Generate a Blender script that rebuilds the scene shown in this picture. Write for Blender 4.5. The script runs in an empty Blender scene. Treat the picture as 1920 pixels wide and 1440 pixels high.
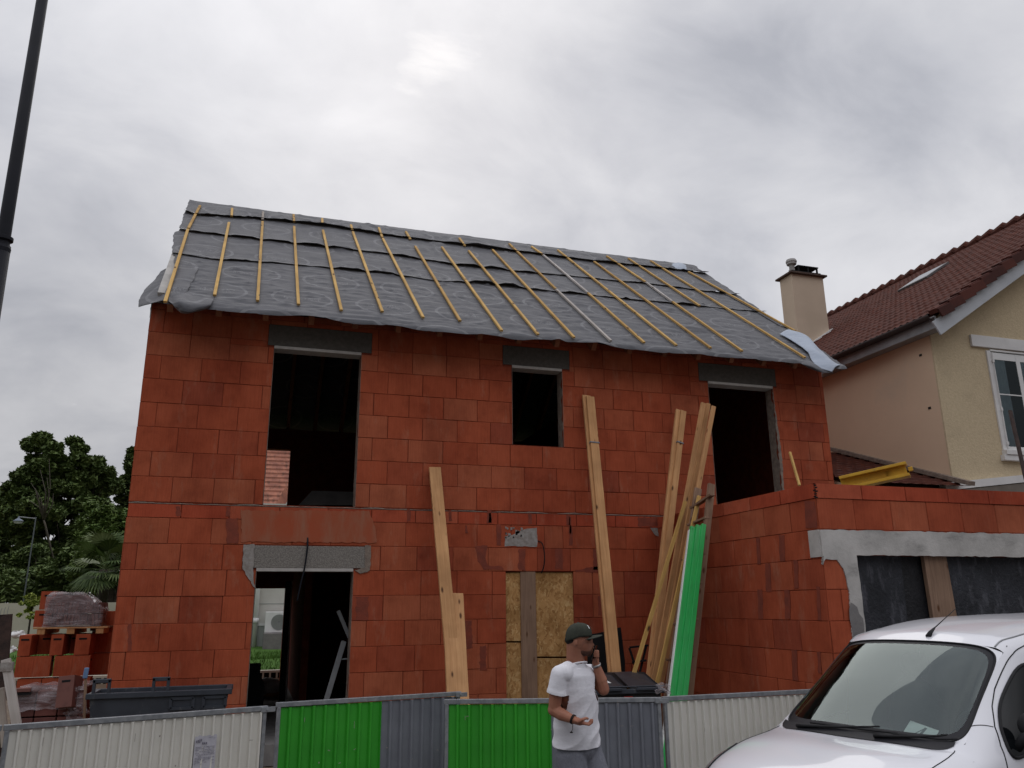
import bpy, bmesh, math, random
import numpy as np
from mathutils import Vector, Matrix, noise
random.seed(7)
R_ = math.radians
col = bpy.context.scene.collection
scene = bpy.context.scene
# ------------------------------------------------------------------ camera
F = 1501.5; YAW = .3057; PIT = .2682; ROL = -.0088
CAM = Vector((1.56, -11.0, 1.87))
_f = Vector((math.sin(YAW)*math.cos(PIT), math.cos(YAW)*math.cos(PIT), math.sin(PIT)))
_rt = Vector((math.cos(YAW), -math.sin(YAW), 0)); _up = _rt.cross(_f)
_r = _rt*math.cos(ROL) + _up*math.sin(ROL); _u = -_rt*math.sin(ROL) + _up*math.cos(ROL)
cd = bpy.data.cameras.new('camera'); cam = bpy.data.objects.new('camera', cd); col.objects.link(cam)
cd.sensor_width = 36; cd.lens = 36*F/1920; cd.clip_end = 2000; cd.clip_start = .05
M = Matrix((_r, _u, -_f)).transposed().to_4x4(); M.translation = CAM
cam.matrix_world = M
scene.camera = cam
# ------------------------------------------------------------------ world: overcast sky
SUN_EL = R_(37.6); SUN_AZ = R_(10.6)       # bright patch behind the house, azimuth from +Y towards +X
w = bpy.data.worlds.new("World"); scene.world = w; w.use_nodes = True
nt = w.node_tree; nt.nodes.clear()
def N(nt, t, **k):
    n = nt.nodes.new(t)
    for a, b in k.items():
        if a == 'inp':
            for i, v in b.items(): n.inputs[i].default_value = v
        else: setattr(n, a, b)
    return n
def LK(nt, a, b): nt.links.new(a, b)
def math_(nt, op, a, b=None, clamp=False):
    n = N(nt, 'ShaderNodeMath', operation=op, use_clamp=clamp)
    for i, v in enumerate((a, b)):
        if v is None: continue
        if hasattr(v, 'links'): LK(nt, v, n.inputs[i])
        else: n.inputs[i].default_value = v
    return n.outputs[0]
def ramp(nt, fac, stops, interp='LINEAR'):
    n = N(nt, 'ShaderNodeValToRGB'); n.color_ramp.interpolation = interp
    e = n.color_ramp.elements
    while len(e) < len(stops): e.new(.5)
    for i, (p, c) in enumerate(stops):
        e[i].position = p; e[i].color = (*c, 1) if len(c) == 3 else c
    LK(nt, fac, n.inputs[0]); return n.outputs[0]
sky = N(nt, 'ShaderNodeTexSky', sky_type='NISHITA', sun_disc=False, sun_elevation=SUN_EL, sun_rotation=SUN_AZ, altitude=100, air_density=1.2, dust_density=3)
bg1 = N(nt, 'ShaderNodeBackground', inp={1: .05}); LK(nt, sky.outputs[0], bg1.inputs[0])
tc = N(nt, 'ShaderNodeTexCoord'); sep = N(nt, 'ShaderNodeSeparateXYZ'); LK(nt, tc.outputs['Generated'], sep.inputs[0])
zz = math_(nt, 'ADD', math_(nt, 'MAXIMUM', sep.outputs[2], 0.0), .42)
cx = math_(nt, 'DIVIDE', sep.outputs[0], zz); cy = math_(nt, 'DIVIDE', sep.outputs[1], zz)
cmb = N(nt, 'ShaderNodeCombineXYZ'); LK(nt, cx, cmb.inputs[0]); LK(nt, cy, cmb.inputs[1])
def cloudnoise(scale, detail, rough, off, dist=0.3, sx=1, sy=1):
    mp = N(nt, 'ShaderNodeMapping'); mp.inputs['Location'].default_value = off; mp.inputs['Scale'].default_value = (sx, sy, 1); LK(nt, cmb.outputs[0], mp.inputs[0])
    n = N(nt, 'ShaderNodeTexNoise', inp={'Scale': scale, 'Detail': detail, 'Roughness': rough, 'Distortion': dist})
    LK(nt, mp.outputs[0], n.inputs['Vector']); return n.outputs[0]
n1 = cloudnoise(1.5, 7, .48, (3.1, 1.2, 0), .25); n2 = cloudnoise(4.4, 9, .55, (7.7, 4.4, 0), .35, .9, 1.1)
s = math_(nt, 'ADD', math_(nt, 'MULTIPLY', n1, .56), math_(nt, 'MULTIPLY', n2, .44))
cl = ramp(nt, s, [(.34, (.45, .465, .52)), (.43, (.585, .595, .645)), (.51, (.695, .70, .74)), (.62, (.81, .81, .845))])
# thinner cloud where the sun sits: a broad gleam and two small bright gaps
def gleam(px, py, k, amp):
    d = (_f + _r*((px-960)/F) + _u*((720-py)/F)).normalized()
    dp = N(nt, 'ShaderNodeVectorMath', operation='DOT_PRODUCT'); LK(nt, tc.outputs['Generated'], dp.inputs[0]); dp.inputs[1].default_value = d
    e = math_(nt, 'POWER', math_(nt, 'MAXIMUM', dp.outputs['Value'], 0), k)
    return math_(nt, 'MULTIPLY', e, amp)
n3 = cloudnoise(3.2, 6, .6, (1.7, 9.2, 0), .6, .7, 1.5)
n4 = cloudnoise(7.5, 7, .6, (2.2, 5.1, 0), .4, .8, 1.3)
ga = math_(nt, 'ADD', gleam(790, 105, 1000, 1.2), gleam(885, 98, 1100, .95))
ns = math_(nt, 'MULTIPLY', math_(nt, 'SUBTRACT', math_(nt, 'ADD', math_(nt, 'MULTIPLY', n3, .55), math_(nt, 'MULTIPLY', n4, .45)), .5), 7.0)
patch = math_(nt, 'MULTIPLY', math_(nt, 'MULTIPLY', math_(nt, 'SUBTRACT', math_(nt, 'ADD', ga, math_(nt, 'MULTIPLY', ns, .95)), .80), 1.6, True), .92)
broad = math_(nt, 'ADD', math_(nt, 'ADD', gleam(760, 120, 30, .07), gleam(60, 60, 9, .16)), gleam(60, 760, 18, -.30))
mulc = N(nt, 'ShaderNodeVectorMath', operation='SCALE'); LK(nt, cl, mulc.inputs[0]); 
# unseen sky shaped: low behind the camera dimmed, zenith boosted, to shade the eaves
def mrange(v, a0, a1, b0, b1):
    m_ = N(nt, 'ShaderNodeMapRange', interpolation_type='SMOOTHSTEP')
    for k_, x_ in (('From Min', a0), ('From Max', a1), ('To Min', b0), ('To Max', b1)):
        if hasattr(x_, 'links'): LK(nt, x_, m_.inputs[k_])
        else: m_.inputs[k_].default_value = x_
    LK(nt, v, m_.inputs['Value']); return m_.outputs[0]
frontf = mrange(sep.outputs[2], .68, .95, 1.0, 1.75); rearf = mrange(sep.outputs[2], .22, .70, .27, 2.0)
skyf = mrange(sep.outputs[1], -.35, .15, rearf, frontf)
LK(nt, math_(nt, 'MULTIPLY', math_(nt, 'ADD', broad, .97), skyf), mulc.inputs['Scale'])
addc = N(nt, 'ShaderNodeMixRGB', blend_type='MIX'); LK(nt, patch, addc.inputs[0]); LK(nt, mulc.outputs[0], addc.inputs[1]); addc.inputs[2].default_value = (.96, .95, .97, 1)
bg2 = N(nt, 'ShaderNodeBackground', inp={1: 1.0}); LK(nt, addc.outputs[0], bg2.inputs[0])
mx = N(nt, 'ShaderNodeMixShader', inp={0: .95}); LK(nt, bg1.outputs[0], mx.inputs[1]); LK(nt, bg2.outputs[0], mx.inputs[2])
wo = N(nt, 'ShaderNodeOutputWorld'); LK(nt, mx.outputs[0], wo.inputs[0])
sd = bpy.data.lights.new('sun', 'SUN'); sd.energy = .5; sd.angle = R_(45); sd.color = (1, .96, .9)
so = bpy.data.objects.new('sun', sd); col.objects.link(so)
sdir = Vector((math.sin(SUN_AZ)*math.cos(SUN_EL), math.cos(SUN_AZ)*math.cos(SUN_EL), math.sin(SUN_EL)))
so.rotation_euler = (-sdir).to_track_quat('-Z', 'Y').to_euler(); so.location = sdir*60
vs = scene.view_settings; vs.view_transform = 'Standard'; vs.look = 'None'; vs.exposure = 0.0; vs.gamma = 1; vs.use_curve_mapping = False
scene.cycles.max_bounces = 6
# ------------------------------------------------------------------ rays (pixel of the 1920x1440 photo -> world)
def ray(x, y): return _f + _r*((x-960)/F) + _u*((720-y)/F)
def AX(x, y, v): d = ray(x, y); return CAM + d*((v-CAM.x)/d.x)
def AY(x, y, v): d = ray(x, y); return CAM + d*((v-CAM.y)/d.y)
def AZ(x, y, v): d = ray(x, y); return CAM + d*((v-CAM.z)/d.z)
def AD(x, y, v): return CAM + ray(x, y)*v
def AP(x, y, o, n):
    d = ray(x, y); return CAM + d*((Vector(o)-CAM).dot(Vector(n))/d.dot(Vector(n)))
# ------------------------------------------------------------------ objects
def tag(o, label=None, cat=None, group=None, kind=None):
    for k, v in (('label', label), ('category', cat), ('group', group), ('kind', kind)):
        if v: o[k] = v
    return o
def empty(name, loc=(0, 0, 0), rz=0, label=None, cat=None, group=None):
    o = bpy.data.objects.new(name, None); col.objects.link(o); o.location = loc; o.rotation_euler = (0, 0, rz); o.empty_display_size = .2
    return tag(o, label, cat, group)
class MB:
    def __init__(s): s.v = []; s.f = []; s.m = []; s.cur = 0
    def quad(s, *p):
        i = len(s.v); s.v += [tuple(q) for q in p]; s.f.append(tuple(range(i, i+len(p)))); s.m.append(s.cur); return s
    def obox(s, c, ax, ay, az):
        c = Vector(c); ax, ay, az = Vector(ax), Vector(ay), Vector(az); i = len(s.v)
        for sx in (-1, 1):
            for sy in (-1, 1):
                for sz in (-1, 1): s.v.append(tuple(c+ax*sx+ay*sy+az*sz))
        fl = ax.cross(ay).dot(az) < 0
        for q in ((0, 1, 3, 2), (4, 6, 7, 5), (0, 4, 5, 1), (2, 3, 7, 6), (0, 2, 6, 4), (1, 5, 7, 3)):
            q = [i+k for k in q]; s.f.append(tuple(reversed(q)) if fl else tuple(q)); s.m.append(s.cur)
        return s
    def box(s, x0, x1, y0, y1, z0, z1):
        return s.obox(((x0+x1)/2, (y0+y1)/2, (z0+z1)/2), ((x1-x0)/2, 0, 0), (0, (y1-y0)/2, 0), (0, 0, (z1-z0)/2))
    def bar(s, a, b, w, h, up=(0, 0, 1)):
        a, b = Vector(a), Vector(b); d = b-a; L = d.length; d.normalize(); up = Vector(up)
        x = up.cross(d)
        if x.length < 1e-4: x = Vector((1, 0, 0))
        x.normalize(); z = d.cross(x)
        return s.obox((a+b)/2, x*w/2, z*h/2, d*L/2)
    def tube(s, pts, r, n=8, cap=True):
        pts = [Vector(p) for p in pts]; rr = r if isinstance(r, (list, tuple)) else [r]*len(pts); rings = []
        prev = None
        for k, p in enumerate(pts):
            d = (pts[min(k+1, len(pts)-1)] - pts[max(k-1, 0)]).normalized()
            if prev is None:
                x = d.cross(Vector((0, 0, 1)))
                if x.length < 1e-3: x = d.cross(Vector((1, 0, 0)))
            else: x = prev - d*prev.dot(d)
            x.normalize(); prev = x; y = d.cross(x); i = len(s.v)
            for a in range(n):
                t = 2*math.pi*a/n; s.v.append(tuple(p + x*math.cos(t)*rr[k] + y*math.sin(t)*rr[k]))
            rings.append(i)
        for a, b in zip(rings, rings[1:]):
            for k in range(n): s.f.append((a+k, a+(k+1) % n, b+(k+1) % n, b+k)); s.m.append(s.cur)
        if cap:
            s.f.append(tuple(reversed(range(rings[0], rings[0]+n)))); s.m.append(s.cur)
            s.f.append(tuple(range(rings[-1], rings[-1]+n))); s.m.append(s.cur)
        return s
    def grid(s, fn, nu, nv, flip=False):
        i = len(s.v)
        for a in range(nu+1):
            for b in range(nv+1): s.v.append(tuple(fn(a/nu, b/nv)))
        for a in range(nu):
            for b in range(nv):
                q = (i+a*(nv+1)+b, i+(a+1)*(nv+1)+b, i+(a+1)*(nv+1)+b+1, i+a*(nv+1)+b+1)
                s.f.append(tuple(reversed(q)) if flip else q); s.m.append(s.cur)
        return s
    def prism(s, poly, ax, d):
        """polygon (3D points) pushed along vector d"""
        d = Vector(d); i = len(s.v); n = len(poly)
        s.v += [tuple(p) for p in poly] + [tuple(Vector(p)+d) for p in poly]
        s.f.append(tuple(reversed(range(i, i+n)))); s.m.append(s.cur); s.f.append(tuple(range(i+n, i+2*n))); s.m.append(s.cur)
        for k in range(n): s.f.append((i+k, i+(k+1) % n, i+n+(k+1) % n, i+n+k)); s.m.append(s.cur)
        return s
    def lathe(s, prof, c=(0, 0, 0), n=20):
        c = Vector(c); i = len(s.v)
        for r, z in prof:
            for a in range(n):
                t = 2*math.pi*a/n; s.v.append((c.x+r*math.cos(t), c.y+r*math.sin(t), c.z+z))
        for k in range(len(prof)-1):
            for a in range(n): s.f.append((i+k*n+a, i+k*n+(a+1) % n, i+(k+1)*n+(a+1) % n, i+(k+1)*n+a)); s.m.append(s.cur)
        return s
    def build(s, name, mats, parent=None, smooth=False, bevel=0, solid=0, uv=None, subs=0, merge=False, auto=None):
        me = bpy.data.meshes.new(name); me.from_pydata(s.v, [], s.f)
        if not isinstance(mats, (list, tuple)): mats = [mats]
        for m in mats: me.materials.append(m)
        if len(mats) > 1: me.polygons.foreach_set('material_index', s.m)
        if uv:
            l = me.uv_layers.new(name='UVMap')
            for lp in me.loops: l.data[lp.index].uv = uv[lp.vertex_index]
        if merge or smooth or bevel or solid:
            b = bmesh.new(); b.from_mesh(me)
            if merge: bmesh.ops.remove_doubles(b, verts=b.verts, dist=1e-5)
            if not uv and not solid: bmesh.ops.recalc_face_normals(b, faces=b.faces)
            b.to_mesh(me); b.free()
        if smooth: me.polygons.foreach_set('use_smooth', [True]*len(me.polygons))
        me.update()
        o = bpy.data.objects.new(name, me); col.objects.link(o)
        if parent: o.parent = parent
        if solid: md = o.modifiers.new('s', 'SOLIDIFY'); md.thickness = solid; md.offset = -1
        if bevel: md = o.modifiers.new('b', 'BEVEL'); md.width = bevel; md.segments = 2; md.limit_method = 'ANGLE'
        if subs: md = o.modifiers.new('u', 'SUBSURF'); md.levels = subs; md.render_levels = subs
        if auto:
            try: me.set_sharp_from_angle(angle=R_(auto))
            except Exception: pass
        return o
def world_child(o, parent):
    """keep world coordinates of mesh o when its thing sits away from the origin"""
    o.parent = parent; o.matrix_parent_inverse = Matrix.Translation(parent.location).inverted() if parent.rotation_euler.z == 0 else (Matrix.Translation(parent.location) @ parent.rotation_euler.to_matrix().to_4x4()).inverted()
    return o
# ------------------------------------------------------------------ materials
def mat(name, c1, c2=None, scale=4, rough=.8, bump=0, bscale=None, spec=.3, metal=0, stretch=(1, 1, 1), island=0, coat=0, detail=6, lo=.35, hi=.65, dirt=None, trans=0):
    m = bpy.data.materials.new(name); m.use_nodes = True; nt = m.node_tree; b = nt.nodes['Principled BSDF']
    b.inputs['Roughness'].default_value = rough; b.inputs['Specular IOR Level'].default_value = spec; b.inputs['Metallic'].default_value = metal
    if coat: b.inputs['Coat Weight'].default_value = coat; b.inputs['Coat Roughness'].default_value = .04
    tc = N(nt, 'ShaderNodeTexCoord'); mp = N(nt, 'ShaderNodeMapping'); mp.inputs['Scale'].default_value = stretch; LK(nt, tc.outputs['Object'], mp.inputs[0])
    vec = mp.outputs[0]
    geo = None
    if island:
        geo = N(nt, 'ShaderNodeNewGeometry'); av = N(nt, 'ShaderNodeVectorMath', operation='ADD'); sc = math_(nt, 'MULTIPLY', geo.outputs['Random Per Island'], 37.)
        cb = N(nt, 'ShaderNodeCombineXYZ'); LK(nt, sc, cb.inputs[0]); LK(nt, sc, cb.inputs[2]); LK(nt, vec, av.inputs[0]); LK(nt, cb.outputs[0], av.inputs[1]); vec = av.outputs[0]
    n = N(nt, 'ShaderNodeTexNoise', inp={'Scale': scale, 'Detail': detail, 'Roughness': .6}); LK(nt, vec, n.inputs['Vector'])
    c2 = c2 or tuple(x*.8 for x in c1)
    fac = n.outputs[0]
    if island:
        fac = math_(nt, 'ADD', fac, math_(nt, 'MULTIPLY', math_(nt, 'SUBTRACT', geo.outputs['Random Per Island'], .5), island))
    c = ramp(nt, fac, [(lo, c1), (hi, c2)])
    if dirt:
        dc, ds, dlo, dhi, dst = dirt
        mp2 = N(nt, 'ShaderNodeMapping'); mp2.inputs['Scale'].default_value = dst; LK(nt, tc.outputs['Object'], mp2.inputs[0])
        n2 = N(nt, 'ShaderNodeTexNoise', inp={'Scale': ds, 'Detail': 8, 'Roughness': .65}); LK(nt, mp2.outputs[0], n2.inputs['Vector'])
        f2 = ramp(nt, n2.outputs[0], [(dlo, (0, 0, 0)), (dhi, (1, 1, 1))])
        mxx = N(nt, 'ShaderNodeMixRGB'); LK(nt, f2, mxx.inputs[0]); LK(nt, c, mxx.inputs[1]); mxx.inputs[2].default_value = (*dc, 1); c = mxx.outputs[0]
    LK(nt, c, b.inputs['Base Color'])
    if bump:
        n3 = N(nt, 'ShaderNodeTexNoise', inp={'Scale': bscale or scale*6, 'Detail': 8, 'Roughness': .6}); LK(nt, vec, n3.inputs['Vector'])
        bp = N(nt, 'ShaderNodeBump', inp={'Strength': min(bump, 1), 'Distance': .01*max(bump, 1)}); LK(nt, n3.outputs[0], bp.inputs['Height']); LK(nt, bp.outputs[0], b.inputs['Normal'])
    return m
def wood(name, c1, c2, kn=(.10, .045, .02)):
    m = bpy.data.materials.new(name); m.use_nodes = True; nt = m.node_tree; b = nt.nodes['Principled BSDF']; b.inputs['Roughness'].default_value = .75; b.inputs['Specular IOR Level'].default_value = .25
    tc = N(nt, 'ShaderNodeTexCoord'); oi = N(nt, 'ShaderNodeObjectInfo'); ad = N(nt, 'ShaderNodeVectorMath', operation='ADD'); cb = N(nt, 'ShaderNodeCombineXYZ')
    r = math_(nt, 'MULTIPLY', oi.outputs['Random'], 50); LK(nt, r, cb.inputs[0]); LK(nt, r, cb.inputs[1]); LK(nt, tc.outputs['Object'], ad.inputs[0]); LK(nt, cb.outputs[0], ad.inputs[1])
    mp = N(nt, 'ShaderNodeMapping'); mp.inputs['Scale'].default_value = (22, 22, 1.0); LK(nt, ad.outputs[0], mp.inputs[0])
    n = N(nt, 'ShaderNodeTexNoise', inp={'Scale': 2, 'Detail': 6, 'Roughness': .6, 'Distortion': .8}); LK(nt, mp.outputs[0], n.inputs['Vector'])
    c = ramp(nt, n.outputs[0], [(.3, c1), (.7, c2)])
    mp2 = N(nt, 'ShaderNodeMapping'); mp2.inputs['Scale'].default_value = (8, 8, 3.2); LK(nt, ad.outputs[0], mp2.inputs[0])
    v = N(nt, 'ShaderNodeTexVoronoi', inp={'Scale': 1.0}); LK(nt, mp2.outputs[0], v.inputs['Vector'])
    k = ramp(nt, v.outputs['Distance'], [(.08, (1, 1, 1)), (.17, (0, 0, 0))])
    mxx = N(nt, 'ShaderNodeMixRGB'); LK(nt, k, mxx.inputs[0]); LK(nt, c, mxx.inputs[1]); mxx.inputs[2].default_value = (*kn, 1)
    n4 = N(nt, 'ShaderNodeTexNoise', inp={'Scale': 2.2, 'Detail': 3}); LK(nt, ad.outputs[0], n4.inputs['Vector'])
    mx2 = N(nt, 'ShaderNodeMixRGB', blend_type='MULTIPLY', inp={0: 1}); LK(nt, mxx.outputs[0], mx2.inputs[1]); LK(nt, ramp(nt, n4.outputs[0], [(.3, (.78, .76, .74)), (.7, (1.1, 1.1, 1.1))]), mx2.inputs[2])
    mx3 = N(nt, 'ShaderNodeMixRGB', blend_type='MULTIPLY', inp={0: 1}); LK(nt, mx2.outputs[0], mx3.inputs[1]); LK(nt, ramp(nt, oi.outputs['Random'], [(0, (.80, .74, .66)), (.5, (1, .97, .92)), (1, (1.08, 1.06, 1.04))]), mx3.inputs[2]); LK(nt, mx3.outputs[0], b.inputs['Base Color'])
    bp = N(nt, 'ShaderNodeBump', inp={'Strength': .3, 'Distance': .004}); LK(nt, n.outputs[0], bp.inputs['Height']); LK(nt, bp.outputs[0], b.inputs['Normal'])
    return m
def flat(name, c, rough=.6, spec=.3, metal=0): return mat(name, c, tuple(x*.88 for x in c), rough=rough, spec=spec, metal=metal, scale=9)
def brick_mat(name, base, alt, dark):
    m = bpy.data.materials.new(name); m.use_nodes = True; nt = m.node_tree; b = nt.nodes['Principled BSDF']; b.inputs['Roughness'].default_value = .9; b.inputs['Specular IOR Level'].default_value = .15
    tc = N(nt, 'ShaderNodeTexCoord'); geo = N(nt, 'ShaderNodeNewGeometry'); ri = geo.outputs['Random Per Island']
    cb = N(nt, 'ShaderNodeCombineXYZ'); r = math_(nt, 'MULTIPLY', ri, 91.); LK(nt, r, cb.inputs[0]); LK(nt, r, cb.inputs[1])
    ad = N(nt, 'ShaderNodeVectorMath', operation='ADD'); LK(nt, tc.outputs['Object'], ad.inputs[0]); LK(nt, cb.outputs[0], ad.inputs[1])
    c = ramp(nt, ri, [(0, dark), (.16, base), (.55, tuple(x*1.06 for x in base)), (.8, tuple((x+y)/2 for x, y in zip(base, alt))), (1, alt)])
    def nz(scale, st, det=5): 
        mp = N(nt, 'ShaderNodeMapping'); mp.inputs['Scale'].default_value = st; LK(nt, ad.outputs[0], mp.inputs[0])
        n = N(nt, 'ShaderNodeTexNoise', inp={'Scale': scale, 'Detail': det, 'Roughness': .65}); LK(nt, mp.outputs[0], n.inputs['Vector']); return n.outputs[0]
    a = nz(3.5, (1, 1, 1)); st = nz(6, (14, 14, .6), 3)
    m1 = N(nt, 'ShaderNodeMixRGB', blend_type='MULTIPLY', inp={0: 1}); LK(nt, c, m1.inputs[1]); LK(nt, ramp(nt, a, [(.28, (.78, .74, .74)), (.5, (1, 1, 1)), (.75, (1.12, 1.16, 1.2))]), m1.inputs[2])
    m2 = N(nt, 'ShaderNodeMixRGB', blend_type='MULTIPLY', inp={0: .7}); LK(nt, m1.outputs[0], m2.inputs[1]); LK(nt, ramp(nt, st, [(.35, (.86, .85, .85)), (.6, (1.05, 1.05, 1.05))]), m2.inputs[2])
    # chalky scuffs and pale drips
    n5 = N(nt, 'ShaderNodeTexNoise', inp={'Scale': 2.2, 'Detail': 9, 'Roughness': .7}); mp5 = N(nt, 'ShaderNodeMapping'); mp5.inputs['Scale'].default_value = (2.0, 2.0, .7); LK(nt, tc.outputs['Object'], mp5.inputs[0]); LK(nt, mp5.outputs[0], n5.inputs['Vector'])
    m3 = N(nt, 'ShaderNodeMixRGB'); LK(nt, math_(nt, 'MULTIPLY', ramp(nt, n5.outputs[0], [(.56, (0, 0, 0)), (.76, (1, 1, 1))]), .42), m3.inputs[0]); LK(nt, m2.outputs[0], m3.inputs[1]); m3.inputs[2].default_value = (.42, .24, .16, 1)
    # damp dark stains
    n6 = N(nt, 'ShaderNodeTexNoise', inp={'Scale': .9, 'Detail': 7, 'Roughness': .6}); mp6 = N(nt, 'ShaderNodeMapping'); mp6.inputs['Scale'].default_value = (1.4, 1.4, .8); mp6.inputs['Location'].default_value = (4, 2, 9); LK(nt, tc.outputs['Object'], mp6.inputs[0]); LK(nt, mp6.outputs[0], n6.inputs['Vector'])
    m4 = N(nt, 'ShaderNodeMixRGB', blend_type='MULTIPLY'); LK(nt, ramp(nt, n6.outputs[0], [(.45, (0, 0, 0)), (.7, (1, 1, 1))]), m4.inputs[0]); LK(nt, m3.outputs[0], m4.inputs[1]); m4.inputs[2].default_value = (.70, .62, .62, 1)
    LK(nt, m4.outputs[0], b.inputs['Base Color'])
    wv = nz(4, (30, 30, .2), 2)
    bp = N(nt, 'ShaderNodeBump', inp={'Strength': .5, 'Distance': .005}); LK(nt, wv, bp.inputs['Height']); LK(nt, bp.outputs[0], b.inputs['Normal'])
    return m
M = {}
M['brick'] = brick_mat('terracotta', (.352, .076, .034), (.385, .110, .054), (.285, .063, .033))
M['brick_wet'] = brick_mat('terracotta_beam', (.37, .068, .032), (.43, .10, .05), (.26, .05, .03))
M['joint'] = mat('brick_core', (.22, .048, .024), (.15, .035, .02), scale=8, rough=.95, spec=.1)
M['mortar'] = mat('mortar', (.27, .22, .18), (.17, .135, .115), scale=14, rough=.95, bump=.6, spec=.1)
M['smear'] = mat('mortar_smear', (.18, .052, .036), (.25, .062, .038), scale=9, rough=.95, bump=.4, spec=.1)
M['smear_grey'] = mat('mortar_grey', (.34, .32, .30), (.24, .21, .19), scale=20, rough=.95, bump=.4, spec=.1)
M['lintel_shaded'] = mat('lintel_shaded', (.085, .078, .070), (.11, .10, .09), scale=20, rough=.95, bump=.5, bscale=60, spec=.1)  # window lintels: shade under the eaves painted into a darker colour
M['lintel'] = mat('lintel_block', (.17, .155, .14), (.27, .25, .225), scale=60, rough=.95, bump=.8, bscale=90, spec=.1, lo=.4, hi=.6)
M['concrete'] = mat('concrete', (.50, .48, .455), (.38, .365, .345), scale=3, rough=.92, bump=.5, bscale=26, spec=.15, dirt=((.17, .165, .155), 2.2, .55, .78, (1, 1, 2)))
M['soffit'] = mat('lintel_soffit', (.46, .44, .41), (.38, .36, .34), scale=12, rough=.9, spec=.1)
M['slab'] = mat('slab', (.22, .21, .2), (.16, .15, .15), scale=5, rough=.95, bump=.3)
M['pine'] = wood('pine', (.60, .345, .165), (.45, .235, .105))
M['batten'] = wood('batten', (.66, .45, .17), (.50, .30, .09))
M['batten_g'] = wood('batten_grey', (.52, .50, .49), (.40, .37, .35), (.2, .17, .15))
M['pine_old'] = wood('pine_old', (.30, .20, .14), (.19, .12, .085))
M['rafter'] = wood('rafter', (.34, .15, .085), (.24, .10, .055))
def osb():
    m = bpy.data.materials.new('osb'); m.use_nodes = True; nt = m.node_tree; b = nt.nodes['Principled BSDF']; b.inputs['Roughness'].default_value = .8; b.inputs['Specular IOR Level'].default_value = .2
    tc = N(nt, 'ShaderNodeTexCoord'); nn = N(nt, 'ShaderNodeTexNoise', inp={'Scale': 9, 'Detail': 3}); LK(nt, tc.outputs['Object'], nn.inputs['Vector'])
    mxv = N(nt, 'ShaderNodeMixRGB', inp={0: .14}); LK(nt, tc.outputs['Object'], mxv.inputs[1]); LK(nt, nn.outputs['Color'], mxv.inputs[2])
    mp = N(nt, 'ShaderNodeMapping'); mp.inputs['Scale'].default_value = (48, 48, 22); mp.inputs['Rotation'].default_value = (0, .5, 0); LK(nt, mxv.outputs[0], mp.inputs[0])
    v = N(nt, 'ShaderNodeTexVoronoi', inp={'Scale': 1}); LK(nt, mp.outputs[0], v.inputs['Vector'])
    sp = N(nt, 'ShaderNodeSeparateColor'); LK(nt, v.outputs['Color'], sp.inputs[0])
    c = ramp(nt, sp.outputs[0], [(0, (.34, .17, .06)), (.3, (.47, .26, .10)), (.7, (.54, .31, .125)), (1, (.62, .41, .19))])
    m2 = N(nt, 'ShaderNodeMixRGB', blend_type='MULTIPLY', inp={0: 1}); LK(nt, c, m2.inputs[1]); n2 = N(nt, 'ShaderNodeTexNoise', inp={'Scale': 2.0, 'Detail': 4}); LK(nt, tc.outputs['Object'], n2.inputs['Vector']); LK(nt, ramp(nt, n2.outputs[0], [(.3, (.62, .58, .52)), (.7, (1.1, 1.1, 1.1))]), m2.inputs[2])
    LK(nt, m2.outputs[0], b.inputs['Base Color']); return m
M['osb'] = osb()
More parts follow.
